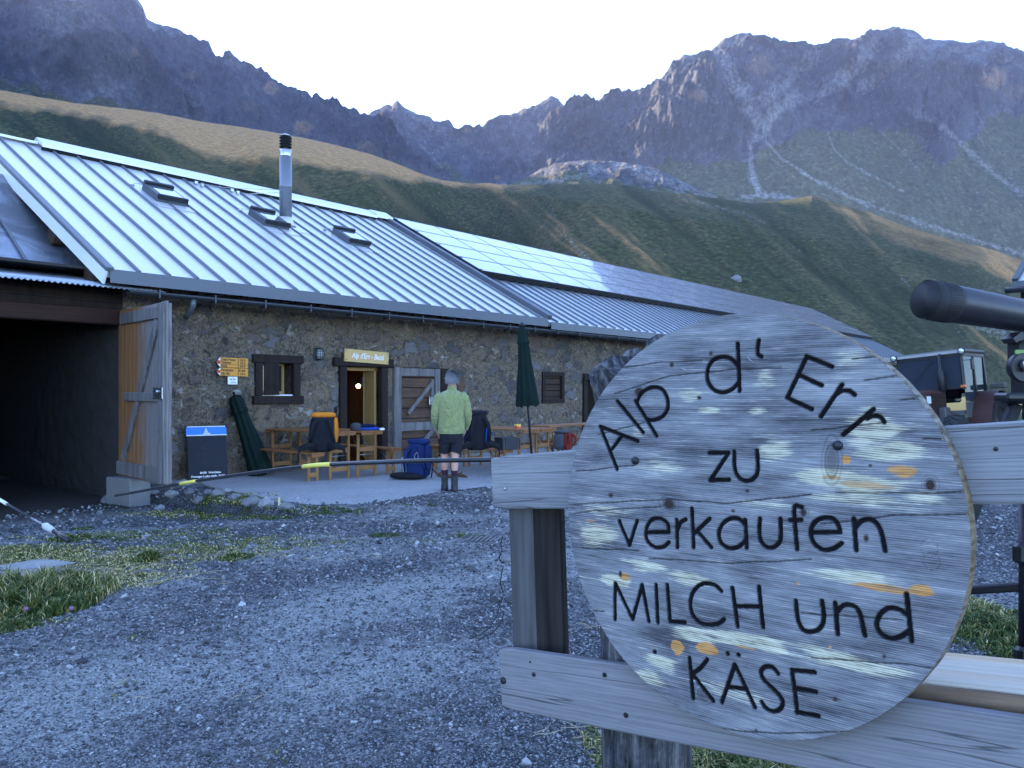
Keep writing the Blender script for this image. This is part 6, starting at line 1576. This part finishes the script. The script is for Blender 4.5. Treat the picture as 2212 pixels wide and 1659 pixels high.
grey_c = m.ramp(m.math('ADD', m.math('MULTIPLY', h, .75), m.math('MULTIPLY', m.attr('grey'), .24)), [(.40, (.06, .06, .067)), (.54, (.185, .187, .197)), (.66, (.275, .278, .285)), (.84, (.45, .45, .44))])
crm = m.ramp(h, [(.42, (.09, .088, .085)), (.52, (.45, .42, .29)), (.75, (.78, .74, .55))])
org = m.ramp(h, [(.38, (.26, .10, .025)), (.6, (.58, .28, .085)), (.8, (.72, .45, .18))])
c = m.mix(m.ramp(m.math('ADD', m.math('MULTIPLY', m.attr('cream'), 1.0), m.math('MULTIPLY', m.math('SUBTRACT', h, .56), 2.4)), [(.22, 0.0), (.75, .92)]), grey_c, crm)
c = m.mix(m.ramp(m.math('ADD', m.attr('orange'), m.math('MULTIPLY', m.math('SUBTRACT', h, .56), 1.6)), [(.2, 0.0), (.85, .95)]), c, org)
c = m.mix(m.math('MULTIPLY', m.attr('knot'), 1.15, True), c, m.mix(g3, (.008, .007, .007), (.07, .05, .04)))
c = m.mix(m.math('MULTIPLY', m.attr('dark'), .75, True), c, (.03, .03, .034))
c = m.mix(m.math('MULTIPLY', m.attr('crack'), .9, True), c, (.02, .02, .023))
c = m.mix(m.attr('ink'), c, m.mix(g3, (.004, .004, .005), (.016, .016, .018)))
m.set(color=c, rough=.88, spec=m.math('SUBTRACT', .2, m.math('MULTIPLY', m.attr('ink'), .18)), normal=m.bump(h, .5, .004))
sign = empty('round_sign', M=FMat(DC), label='big round weathered wooden sign with black carved words fixed to the fence', cat='sign')
np_mesh('disc_face', V, fi, m.m, dict(cream=cream[keepv], orange=orng[keepv], ink=ink[keepv], knot=knot[keepv], dark=dark[keepv], crack=crk[keepv], gv=gvw[keepv], grey=np.clip(grey, 0, 1)[keepv]), True, parent=sign)
mb = MB(); rg = []; TH = .043
for k in range(180):
    a_ = 2 * math.pi * k / 180; w_ = .0012 * float(pnoise(math.cos(a_) * 9, math.sin(a_) * 9, 1))
    r_ = RAD + w_
    rg.append([Vector((math.cos(a_) * q_, y, math.sin(a_) * q_)) for q_, y in ((r_ - .0045, .0005), (r_ - .0008, .0025), (r_ + .001, .006), (r_ + .0012, TH - .004), (r_ - .003, TH), (r_ - .06, TH))])
rg.append(rg[0]); mb.rings(rg, False, True, False)
m = NT('sign_edge_wood'); v = m.co('Object'); g = m.noise(m.co('Object', (1, .15, 1)), 90, 4, .6)
m.set(color=m.mix(m.ramp(m.noise(v, 3.0, 4, .6), [(.4, 0.0), (.65, .9)]), m.ramp(g, [(.35, (.07, .06, .05)), (.65, (.26, .24, .21))]), m.ramp(g, [(.35, (.14, .085, .035)), (.65, (.30, .20, .09))])), rough=.85, spec=.2, normal=m.bump(g, .5, .003))
mb.build('rim', m.m, sign)
for (x, y, r_) in [(435, 748, 17), (1432, 673, 25)]:
    c_ = D2(Z3(x, y)); rr2 = abs(D2(Z3(x + r_, y))[0] - c_[0])
    q = MB(); q.lathe([(rr2, 0), (rr2, rr2 * .35), (rr2 * .7, rr2 * .62), (rr2 * .1, rr2 * .7)], 20, M=Matrix.Translation((c_[0], -.001, c_[1])) @ Matrix.Rotation(R(90), 4, 'X')); q.build('bolt_head', M_nail, sign)
q = MB()
for (a_, b_) in (((988, 238), (1022, 272)), ((658, 292), (690, 302))):
    p, r_ = D2(Z3(*a_)), D2(Z3(*b_)); q.tube([(p[0], -.004, p[1]), (r_[0], -.002, r_[1])], .0009, 6)
q.build('staple', M_steel, sign)

# ---- bendy gate rods
M_rod = plain('rod_black', (.012, .013, .018), .35); M_ry = plain('rod_yellow', (.72, .60, .10), .5, 0, .08); M_rw2 = plain('rod_white', (.62, .62, .55), .5, 0, .1); M_rgrey = plain('rod_grey', (.22, .22, .25), .4, .3)
def curve_pts(keys, n):
    P = [at(*k) for k in keys]; out = []
    for i in range(len(P) - 1):
        p0, p1, p2, p3 = P[max(i - 1, 0)], P[i], P[i + 1], P[min(i + 2, len(P) - 1)]
        for k in range(n):
            t = k / n; out.append(.5 * ((2 * p1) + (p2 - p0) * t + (2 * p0 - 5 * p1 + 4 * p2 - p3) * t * t + (3 * p1 - p0 - 3 * p2 + p3) * t ** 3))
    return out + [P[-1]]
cp = curve_pts([(1078, 993, 2.28), (890, 996, 2.36), (715, 1003, 2.55), (655, 1008, 2.66), (540, 1022, 2.98), (425, 1039, 3.42), (390, 1045, 3.58), (250, 1071, 4.5)], 6)
e = empty('gate_rod', cp[0], 0, 'long black bendy gate rod with yellow bands reaching left from the fence', 'gate rod', 'bendy gate rods')
rel = lambda P: [p - cp[0] for p in P]
MB().tube(rel(cp), .0068, 10).build('shaft', M_rod, e)
for i0, i1 in ((12, 18), (30, 36)): MB().tube(rel(cp[i0:i1 + 1]), .0074, 10).build('yellow_band', M_ry, e)
c2 = [at(-120, 1010, 5.2), at(-5, 1083, 4.85), at(24, 1096, 4.78), at(113, 1142, 4.6), at(154, 1171, 4.5), at(191, 1187, 4.4)]
c2 = [at(-130, 1012, 5.2), at(0, 1080, 4.85), at(25, 1094, 4.79), at(112, 1146, 4.58), at(153, 1171, 4.50), at(193, 1196, 4.42)]
c2 = [at(-130, 1008, 5.2), at(0, 1080, 4.85), at(15, 1089, 4.81), at(67, 1119, 4.67), at(93, 1133, 4.6), at(116, 1147, 4.55), at(149, 1169, 4.48)]
e = empty('gate_rod', c2[0], 0, 'short gate rod with a white guard and black grip hanging in from the left edge', 'gate rod', 'bendy gate rods')
rel2 = lambda P: [p - c2[0] for p in P]
MB().tube(rel2([c2[0], c2[1], c2[3]]), .0068, 10).build('shaft', M_rod, e)
MB().tube(rel2([c2[0] * .25 + c2[1] * .75, c2[1], c2[2]]), .010, 10).build('yellow_band', M_rw2, e)
MB().tube(rel2([c2[3], c2[4]]), .0055, 10).build('spring', M_rgrey, e)
a_, b_ = c2[4] - c2[0], c2[5] - c2[0]
M_guard = plain('guard_plastic', (.42, .43, .42), .5, 0, .1)
MB().tube([a_, a_.lerp(b_, .15), a_.lerp(b_, .3), a_.lerp(b_, .7), b_], [.008, .017, .021, .019, .015], 14).build('guard', M_guard, e)
MB().tube([b_, c2[6] - c2[0]], [.0125, .0125], 12).build('grip', M_rod, e)

# ---- spotting scope and tripod behind the fence
M_scope = NT('scope_coating'); m = M_scope; m.set(color=m.mix(m.noise(m.co('Object'), 300, 2), (.010, .010, .014), (.022, .022, .03)), rough=.42, spec=.5); M_scope = m.m
M_rub = plain('ribbed_rubber', (.012, .012, .015), .65)
s0 = at(1998, 646, 1.92); s1 = at(2212, 683, 2.02); ax = (s1 - s0).normalized()
sc_e = empty('spotting_scope', s0, 0, 'black spotting scope pointing left on the tripod at the right edge', 'spotting scope')
q = MB(); q.tube([ax * x for x in (.008, 0, .004, .075, .078)], [.040, .046, .0475, .0475, .046], 40); q.build('lens_hood', M_rub, sc_e)
mb = MB(); mb.tube([ax * x for x in (.078, .082, .30, .42, .45)], [.0455, .0462, .0405, .038, .03], 36); mb.build('barrel', M_scope, sc_e)
mb = MB(); mb.tube([ax * .42, ax * .47, ax * .50, ax * .58], [.045, .05, .03, .025], 28); mb.build('eyepiece', M_rub, sc_e)
q = MB()
for k in range(48):
    a_ = 2 * math.pi * k / 48; sd = ax.cross(Vector((0, 0, 1))).normalized(); u_ = sd.cross(ax)
    d_ = sd * math.cos(a_) + u_ * math.sin(a_); q.bar(d_ * .0475 + ax * .03, d_ * .0475 + ax * .072, .0028, .0024, d_)
q.build('grip_rib', M_rub, sc_e)
mb = MB(); mb.lathe([(.04, .0), (.0415, .001)], 30, M=Matrix.Translation(ax * .004) @ ax.to_track_quat('Z', 'Y').to_matrix().to_4x4()); mb.build('lens', M_glass, sc_e)
tc = at(2238, 800, 2.0)
tri = empty('tripod', (tc.x, tc.y, 0), 0, 'black tripod carrying the spotting scope behind the right end of the fence', 'tripod')
zt_ = lambda y, Y=2.0: EYE - (y - HZ) / FPX * Y
px_ = lambda x, Y=2.0: (x - CX) / FPX * Y - tc.x
M_tblk = plain('tripod_black', (.010, .010, .013), .45); M_tgrey = plain('tripod_leg_grey', (.010, .012, .017), .7, .1)
q = MB(); q.box((.0, 0, zt_(760)), (.115, .07, .075), None, .012); q.box((0.0, 0, zt_(733)), (.14, .055, .018), None, .004); q.bar((px_(2168), -.02, zt_(738)), (px_(2186), -.02, zt_(724)), .05, .014); q.box((0, 0, zt_(820)), (.095, .07, .11), None, .01); q.lathe([(.036, -.012), (.036, .012)], 24, M=Matrix.Translation((px_(2194), -.03, zt_(794))) @ Matrix.Rotation(R(90), 4, 'X')); q.build('head', M_tblk, tri)
q = MB(); q.box((px_(2190), -.0365, zt_(762)), (.042, .004, .012), None, .002); q.build('bubble_level', plain('level_green', (.10, .22, .02), .3), tri)
q = MB(); q.lathe([(.016, 0), (.016, .014), (.012, .018), (.001, .019)], 20, M=Matrix.Translation((px_(2192), -.045, zt_(790))) @ Matrix.Rotation(R(90), 4, 'X')); q.build('knob', M_steel, tri)
q = MB(); q.lathe([(.03, zt_(905)), (.03, zt_(835))], 20); q.lathe([(.078, zt_(872)), (.082, zt_(866)), (.082, zt_(858)), (.07, zt_(850)), (.045, zt_(848))], 26); q.box((px_(2178), -.03, zt_(857)), (.08, .06, .02), None, .006); q.build('collar', M_tblk, tri)
q = MB(); q.tube([(px_(2225), 0, zt_(905)), (px_(2225), 0, .72)], .018, 14); q.build('centre_column', M_tblk, tri)
for i, (tx, ty) in enumerate(((-.64, .02), (.30, -.36), (.28, .36))):
    a_ = Vector((.05 * (tx / .64), .05 * ty, zt_(872))); b_ = Vector((tx, ty, .02)); mid_ = a_.lerp(b_, .5)
    q = MB(); q.bar(a_, mid_, .028, .024, (0, 1, 0), .004); lg = q.build('leg', M_tgrey if i == 0 else M_tblk, tri)
    MB().tube([mid_, b_], .0105, 10).build('lower_tube', M_tblk, lg)
    MB().bar(mid_ + (a_ - b_).normalized() * .05, mid_ - (a_ - b_).normalized() * .03, .046, .044, (0, 1, 0), .006).build('clamp', M_tblk, lg)
q = MB(); q.tube([(px_(2206, 2.0), -.02, zt_(1085)), (px_(2206), -.02, zt_(1440))], .017, 12); q.box((px_(2196), -.03, zt_(1190)), (.05, .03, .05), None, .008); q.box((px_(2197), -.03, zt_(1410)), (.045, .03, .05), None, .008); q.build('leg', M_tblk, tri)
q = MB(); q.bar((px_(2216), -.02, zt_(1262)), (px_(2085), .10, zt_(1278, 2.1)), .018, .022, (0, 0, 1), .004); q.build('spreader', M_tblk, tri)
# ------------------------------------------------------------------ the man
PX0, PY0 = (975 - CX) / FPX * 11.7, 11.7
man = empty('person', (PX0, PY0, float(ground_z(PX0, PY0)) + .005), R(6), 'person seen from behind in a lime green jacket and dark shorts, standing on the gravel', 'person')
man.location.z = float(ground_z(PX0, PY0))
m = NT('skin'); v = m.co('Object'); m.set(color=m.mix(m.noise(v, 14, 4), (.42, .22, .16), (.56, .33, .25)), rough=.55, spec=.3); m.b.inputs['Subsurface Weight'].default_value = .05; M_skin = m.m
def skin_mesh(name, verts, edges, mat, parent, sub=2):
    me = bpy.data.meshes.new(name); me.from_pydata([v_[:3] for v_ in verts], edges, []); 
    o = bpy.data.objects.new(name, me); COL.objects.link(o)
    md = o.modifiers.new('skin', 'SKIN'); md.use_smooth_shade = True; md.use_x_symmetry = False
    if not me.skin_vertices: me.skin_vertices.new() if hasattr(me.skin_vertices, 'new') else None
    for i, v_ in enumerate(verts):
        r_ = v_[3]; sv = me.skin_vertices[0].data[i]
        sv.radius = r_ if isinstance(r_, tuple) else (r_, r_); sv.use_root = (i == 0)
    sb = o.modifiers.new('sub', 'SUBSURF'); sb.levels = sub; sb.render_levels = sub
    dg = bpy.context.evaluated_depsgraph_get(); me2 = bpy.data.meshes.new_from_object(o.evaluated_get(dg))
    bpy.data.objects.remove(o); bpy.data.meshes.remove(me); me2.name = name; me2.materials.clear(); me2.materials.append(mat)
    me2.polygons.foreach_set('use_smooth', [True] * len(me2.polygons))
    b = bpy.data.objects.new(name, me2); COL.objects.link(b); b.parent = parent
    return b
Vb, Eb = [(0, .0, .92, (.12, .10))], []
def chain(start, pts):
    p = start
    for q_ in pts: Vb.append(q_); Eb.append((p, len(Vb) - 1)); p = len(Vb) - 1
    return p
ch_ = chain(0, [(0, -.01, 1.06, (.125, .10)), (0, -.015, 1.22, (.14, .105)), (0, -.01, 1.37, (.13, .09))])
nk = chain(ch_, [(.005, .005, 1.475, .058), (.012, .03, 1.535, .056)])
hd = chain(nk, [(.016, .035, 1.60, (.070, .078)), (.018, .025, 1.665, (.075, .090)), (.018, .02, 1.70, (.060, .070))])
hv = hd - 1
chain(hv - 1, [(-.035, .115, 1.605, .014), (-.045, .135, 1.596, .010)])
for sx, (fx, fy) in ((-1, (-.095, .10)), (1, (.045, -.06))):
    sh_ = chain(ch_, [(sx * .155, -.01, 1.36, .046)])
    el_ = chain(sh_, [(sx * .212, -.025, 1.25, .047), (sx * .235, -.04, 1.12, .042), (sx * .226, .03, 1.00, .036), (sx * .205, .10, .91, .026)])
    pm = chain(el_, [(sx * .195, .125, .868, (.020, .036)), (sx * .186, .150, .828, (.018, .040))])
    for k, (dy, L) in enumerate(((-.030, .060), (-.010, .072), (.010, .068), (.029, .052))):
        b_ = (sx * .182, .158 + dy, .818)
        chain(pm, [(b_[0], b_[1], b_[2], .0095), (b_[0] - sx * .006, b_[1] + .006, b_[2] - L * .55, .0085), (b_[0] - sx * .022, b_[1] + .010, b_[2] - L, .0075)])
    chain(el_ + 1, [(sx * .176, .16, .85, .012), (sx * .166, .178, .815, .0095), (sx * .160, .182, .79, .008)])
    hp = chain(0, [(sx * .085, .0, .86, (.085, .09))])
    kn_ = chain(hp, [(fx * .8 + sx * .02, fy * .3, .70, .078), (fx + sx * .006, fy * .6 + .01, .52, .058), (fx + sx * .004, fy * .8 - .022, .40, .056), (fx, fy - .020, .30, .046), (fx, fy - .01, .15, .036), (fx, fy, .08, .036)])
    chain(kn_, [(fx, fy + .08, .05, .034), (fx, fy + .15, .04, .028)])
skin_mesh('body', Vb, Eb, M_skin, man, 2)
m = NT('lime_jacket'); v = m.co('Object'); n1 = m.noise(m.co('Object', (1.3, 1, .8), (0, R(35), 0)), 13, 4, .55, .8); n2 = m.noise(v, 60, 3)
m.set(color=m.mix(n1, (.20, .225, .075), (.31, .335, .145)), rough=.65, spec=.25, sheen=.2, normal=m.bump(m.math('ADD', n1, m.math('MULTIPLY', n2, .12)), 1.0, .06)); M_lime = m.m
M_short = cloth('dark_shorts', (.018, .018, .024)); M_sock = cloth('plum_sock', (.045, .02, .035)); M_boot = plain('boot_leather', (.035, .035, .035), .7, 0, .4, 14, .3, .3)
def ell_ring(c, rx, ry, n=36, wr=.0, seed=0, pw=1.0):
    out = []
    for k in range(n):
        th = 2 * math.pi * k / n
        q_ = 1 + wr * float(fbm(math.cos(th) * 2.2 + seed, math.sin(th) * 2.2, c[2] * 7 + seed, 3))
        f = lambda a: math.copysign(abs(a) ** pw, a)
        out.append(Vector((c[0] + f(math.cos(th)) * rx * q_, c[1] + f(math.sin(th)) * ry * q_, c[2])))
    return out
def interp_rings(keys, n, wr, seed, pw=1.0):
    zs = [k[0] for k in keys]; out = []
    for z in np.linspace(zs[0], zs[-1], n):
        v_ = [np.interp(z, zs, [k[j] for k in keys]) for j in range(1, 5)]
        out.append(ell_ring((v_[0], v_[1], z), v_[2], v_[3], 40, wr, seed, pw))
    return out
q = MB()
q.rings(interp_rings([(.845, 0, 0, .188, .135), (.87, 0, 0, .194, .142), (1.0, 0, -.005, .196, .145), (1.15, 0, -.01, .198, .140), (1.28, 0, -.015, .205, .135), (1.36, 0, -.012, .212, .125), (1.41, 0, -.008, .195, .112), (1.45, .002, 0, .145, .095), (1.48, .005, .006, .078, .074), (1.50, .008, .012, .066, .068), (1.545, .012, .022, .064, .066)], 44, .045, 3, .9), False)
for sx in (-1, 1):
    P_ = [(sx * .13, -.01, 1.405, .075), (sx * .185, -.014, 1.36, .074), (sx * .218, -.024, 1.26, .066), (sx * .240, -.04, 1.13, .061), (sx * .238, -.005, 1.05, .057), (sx * .222, .055, .965, .049), (sx * .212, .082, .93, .044), (sx * .208, .09, .912, .046)]
    pts = [Vector(p[:3]) for p in P_]; fine_p, fr_ = [], []
    for i in range(len(pts) - 1):
        for k in range(4):
            t = k / 4; fine_p.append(pts[i].lerp(pts[i + 1], t)); r_ = P_[i][3] * (1 - t) + P_[i + 1][3] * t
            fr_.append(r_ * (1 + .06 * math.sin(fine_p[-1].z * 95 + sx) * (1 if fine_p[-1].z < 1.3 else .3)))
    fine_p.append(pts[-1]); fr_.append(P_[-1][3])
    q.tube(fine_p, fr_, 18, False)
q.build('jacket', M_lime, man)
q = MB()
q.rings(interp_rings([(.72, 0, 0, .165, .12), (.80, 0, 0, .176, .135), (.92, 0, 0, .172, .13)], 10, .02, 5), False)
for sx, (fx, fy) in ((-1, (-.095, .10)), (1, (.045, -.06))):
    P_ = [(sx * .085, .0, .84, .092), (sx * .080, fy * .15, .74, .092), ((fx + sx * .07) * .6 , fy * .35, .64, .085), (fx + sx * .006, fy * .5, .565, .080)]
    q.tube([Vector(p[:3]) for p in P_], [(p[3], p[3] * 1.05) for p in P_], 20, False)
q.build('shorts', M_short, man)
for sx, (fx, fy) in ((-1, (-.095, .10)), (1, (.045, -.06))):
    q = MB(); q.tube([(fx, fy - .012, .21), (fx, fy - .014, .25), (fx, fy - .017, .30), (fx, fy - .018, .315)], [.043, .047, .050, .049], 18, False); q.build('sock', M_sock, man)
    q = MB(); q.rings([ell_ring((fx, fy + a_, z_), rx, ry, 22) for a_, z_, rx, ry in ((.05, .012, .052, .14), (.05, .03, .054, .142), (.045, .06, .052, .125), (.03, .09, .05, .095), (.01, .12, .048, .066), (-.006, .16, .050, .058), (-.010, .21, .053, .058), (-.012, .222, .050, .055))], True); bo = q.build('boot', M_boot, man)
    q = MB(); q.rings([ell_ring((fx, fy + .05, z_), .056, .146, 22) for z_ in (-.002, .022)], True, False); q.build('sole', M_black, bo)
    q = MB(); q.tube([(fx + .052 * math.cos(a_), fy - .012 + .056 * math.sin(a_), .218) for a_ in np.linspace(0, 6.283, 15)], .007, 6); q.build('cuff', M_cgrey, bo)
m = NT('grey_hair'); v = m.co('Object'); g = m.noise(m.co('Object', (1, 1, .35)), 70, 4, .6); t_ = m.attr('tone')
m.set(color=m.mix(t_, m.mix(g, (.045, .042, .045), (.16, .15, .155)), m.mix(g, (.16, .16, .165), (.46, .46, .47))), rough=.6, spec=.3, normal=m.bump(g, .6, .01))
hc = Vector((.018, .016, 1.655)); hv_, hf_, ht_ = [], [], []
for i in range(2600):
    th = random.uniform(0, 6.283); ph = math.acos(random.uniform(-.55, 1))
    d_ = Vector((math.sin(ph) * math.cos(th), math.sin(ph) * math.sin(th), math.cos(ph)))
    if d_.y > .45 and d_.z < .35: continue
    if d_.z < -.35 and d_.y > -.1: continue
    b_ = hc + Vector((d_.x * .084, d_.y * .100, d_.z * .098))
    swirl = Vector((d_.y, -d_.x, 0)) * .4 + Vector((random.uniform(-.5, .5), random.uniform(-.5, .5), -.6 + .9 * max(0, d_.z)))
    tip = b_ + d_ * .014 + swirl.normalized() * random.uniform(.025, .05)
    sd = d_.cross(swirl).normalized() * .0032
    o_ = len(hv_); hv_ += [b_ - sd, b_ + sd, b_.lerp(tip, .6) + d_ * .006 + sd * .7, b_.lerp(tip, .6) + d_ * .006 - sd * .7, tip, tip + sd * .1]
    hf_ += [(o_, o_ + 1, o_ + 2, o_ + 3), (o_ + 3, o_ + 2, o_ + 5, o_ + 4)]
    w_ = np.clip(.85 - 1.0 * max(0, d_.z) + random.uniform(-.25, .25), 0, 1); ht_ += [w_] * 6
q = MB(); softbox(q, (hc.x, hc.y - .006, hc.z + .006), (.082, .094, .094), None, .95, 20, 12, 3, .04)
n0 = len(q.v); q.add(hv_, hf_)
hb_ = q.build('hair', m.m, man)
a_ = hb_.data.attributes.new('tone', 'FLOAT', 'POINT'); a_.data.foreach_set('value', [.35] * n0 + [float(x) for x in ht_])
q = MB(); q.tube([(-.066, .02, 1.655), (-.070, .10, 1.66)], .003, 6); q.build('spectacle_arm', M_iron, man)
for sx in (-1, 1):
    q = MB(); softbox(q, (.017 + sx * .079, .03, 1.635), (.010, .020, .032), None, .8, 12, 8, 2, .05); q.build('ear', M_skin, man)

# ------------------------------------------------------------------ tractor
tm = Matrix.Translation((10.45, 19.6, -.14)) @ Matrix.Rotation(R(131), 4, 'Z') @ Matrix.Rotation(R(5), 4, 'Y') @ Matrix.Scale(1.08, 4)
tr_ = empty('tractor', M=tm, label='old red brown tractor with a glazed cab parked behind the round sign', cat='tractor')
M_tred = plain('tractor_red', (.060, .020, .016), .65, .1, .3, 6); M_tblack = plain('tractor_black', (.012, .012, .014), .5); M_tyre = plain('tyre_rubber', (.022, .022, .024), .85, 0, .3, 8); M_tgr = plain('tractor_grey', (.10, .095, .095), .6, 0, .25, 6)
m = NT('cab_glass'); m.set(color=(.05, .06, .08), rough=.05, trans=.3, ior=1.2, spec=.2); M_cab = m.m
q = MB()
for x in (-.68, .68):
    for y, z0 in ((-.02, 1.55), (-.66, 1.1), (-1.3, 1.3)): q.bar((x * 1.04, y + (.04 if y > -.1 else 0), z0), (x, y, 2.34), .06, .06)
for y in (-.01, -1.3): q.bar((-.7, y, 2.34), (.7, y, 2.34), .07, .07)
for x in (-.69, .69): q.bar((x, 0, 2.34), (x, -1.3, 2.34), .06, .07)
q.bar((-.70, .03, 1.6), (.70, .03, 1.6), .05, .05); cab_ = q.build('cab_frame', M_tblack, tr_)
q = MB(); q.box((0, -.65, 2.42), (1.5, 1.42, .085), None, .03); q.build('roof', M_tgr, cab_)
q = MB(); q.box((0, .065, 2.40), (1.46, .02, .06)); q.build('roof_edge', plain('roof_edge_pale', (.34, .33, .31), .5), cab_)
q = MB(); q.box((0, .0, 1.97), (1.32, .008, .70)); q.build('windscreen', M_cab, cab_)
q = MB()
for x in (-.69, .69):
    q = MB(); q.box((x, -.34, 1.80), (.008, .58, 1.02)); q.build('side_window', M_cab, cab_)
    q = MB(); q.box((x, -.98, 1.86), (.008, .58, .92)); q.build('side_window', M_cab, cab_)
MB().box((0, -1.3, 1.9), (1.3, .008, .8)).build('rear_window', M_cab, cab_)
q = MB()
for x in (-.69, .69): q.box((x, -.98, 1.3), (.03, .6, .22)); q.box((x, -.34, 1.1), (.03, .58, .36))
q.box((0, -.6, 1.05), (1.3, 1.1, .08)); q.build('cab_panel', M_tgr, tr_)
q = MB(); q.box((0, -.85, 1.35), (.5, .45, .12), None, .04); q.box((0, -1.08, 1.62), (.5, .1, .5), None, .04); q.build('seat', M_tblack, tr_)
q = MB(); q.tube([(.17 * math.cos(a_), -.30 + .06 * math.sin(a_), 1.66 + .16 * math.sin(a_)) for a_ in np.linspace(0, 6.283, 21)], .014, 6); q.tube([(0, -.3, 1.66), (0, -.1, 1.3)], .02, 6); q.build('steering_wheel', M_tblack, tr_)
q = MB(); q.bar((-.12, .06, 2.28), (-.06 + .5, .05, 1.70), .012, .02); q.build('wiper', M_tblack, cab_)
q = MB(); q.box((0, .80, 1.25), (.66, 1.55, .62), None, .06); q.box((0, 1.58, 1.2), (.6, .06, .6), None, .02); hood = q.build('hood', M_tred, tr_)
q = MB()
for k in range(6):
    q.box((-.335, .55, 1.06 + k * .075), (.012, .7, .04)); q.box((.335, .55, 1.06 + k * .075), (.012, .7, .04)); q.box((0, 1.615, 1.0 + k * .075), (.5, .012, .04))
q.build('grille', M_tblack, hood)
q = MB(); q.box((-.34, 1.05, 1.35), (.012, .20, .16)); q.build('plate', M_white, hood)
q = MB(); q.box((0, .55, .78), (.42, 2.4, .40), None, .05); q.box((0, 1.2, .55), (.9, .16, .14)); q.box((-.36, .38, .95), (.2, .3, .45), None, .02); q.build('engine', M_tgr, tr_)
q = MB(); q.tube([(-.30, .16, 1.25), (-.30, .16, 1.5), (-.30, .16, 1.52), (-.30, .16, 2.0), (-.30, .16, 2.04), (-.30, .16, 2.38)], [.035, .035, .075, .075, .04, .035], 14); q.build('exhaust', M_tblack, tr_)
def lampm(x, y, z, r_, nm='work_lamp'):
    Mx = Matrix.Translation((x, y, z)) @ Matrix.Rotation(R(-90), 4, 'X')
    q = MB(); q.lathe([(.02, -.10), (r_ * .8, -.06), (r_, 0), (r_ * .9, .012)], 22, M=Mx); o = q.build(nm, M_tblack, tr_)
    q = MB(); q.lathe([(r_ * .86, .010), (r_ * .5, .022), (.002, .026)], 22, M=Mx); q.build('lens', m_lens, o)
m = NT('lamp_lens'); m.set(color=(.62, .62, .60), rough=.12, metal=.6); m_lens = m.m
lampm(-.74, .10, 2.40, .082); lampm(.74, .10, 2.40, .082)
def wheel(x, y, r_, w, lugs):
    e_ = []
    s_ = 1 if x > 0 else -1
    Mx = Matrix.Translation((x, y, r_)) @ Matrix.Rotation(R(90), 4, 'Y')
    q = MB(); q.lathe([(r_ * .55, -w * .42), (r_ * .80, -w * .5), (r_ * .94, -w * .46), (r_ * .96, 0), (r_ * .94, w * .46), (r_ * .80, w * .5), (r_ * .55, w * .42)], 40, M=Mx, cap=False)
    for k in range(lugs):
        a_ = 2 * math.pi * k / lugs
        for sg in (-1, 1):
            a2 = a_ + (math.pi / lugs if sg > 0 else 0)
            p = Mx @ Vector((math.cos(a2) * r_ * .97, math.sin(a2) * r_ * .97, sg * w * .02)); p2 = Mx @ Vector((math.cos(a2 - .22) * r_ * .93, math.sin(a2 - .22) * r_ * .93, sg * w * .49))
            q.bar(p, p2, .05 * r_ / .7, .05, (p - Vector((x, y, r_))).normalized())
    t = q.build('wheel', M_tyre, tr_)
    q = MB(); q.lathe([(.03, w * .25), (r_ * .2, w * .22), (r_ * .3, w * .12), (r_ * .5, w * .30), (r_ * .57, w * .42), (r_ * .57, -w * .42), (r_ * .3, -w * .3), (.03, -w * .3)], 28, M=Mx @ Matrix.Rotation(0 if s_ > 0 else math.pi, 4, 'X')); q.build('rim', M_tgr, t)
for x in (-.86, .86): wheel(x, -1.05, .72, .42, 18)
for x in (-.82, .82): wheel(x, 1.0, .50, .30, 16)
for x in (-.86, .86):
    q = MB(); rg = []
    for a_ in np.linspace(R(5), R(150), 14):
        yy, zz2 = -1.05 + .80 * math.cos(a_), .72 + .80 * math.sin(a_)
        y2, z2 = -1.05 + .77 * math.cos(a_), .72 + .77 * math.sin(a_)
        rg.append([Vector((x - .24, yy, zz2)), Vector((x + .24, yy, zz2)), Vector((x + .24, y2, z2)), Vector((x - .24, y2, z2))])
    q.rings(rg, True, False); fd = q.build('fender', M_tred, tr_)
    q = MB(); q.box((x * 1.05, -1.5, 1.62), (.3, .25, .12), None, .02); q.build('tool_box', M_tgr, fd)
q = MB(); q.box((-.72, .1, 1.62), (.10, .10, .06), None, .01); q.build('indicator', plain('indicator_orange', (.65, .16, .03), .4), tr_)
q = MB(); q.box((-.86, -.12, 2.1), (.04, .12, .24), None, .01); q.bar((-.7, -.05, 2.2), (-.86, -.12, 2.2), .015, .015); q.build('mirror', M_tblack, tr_)
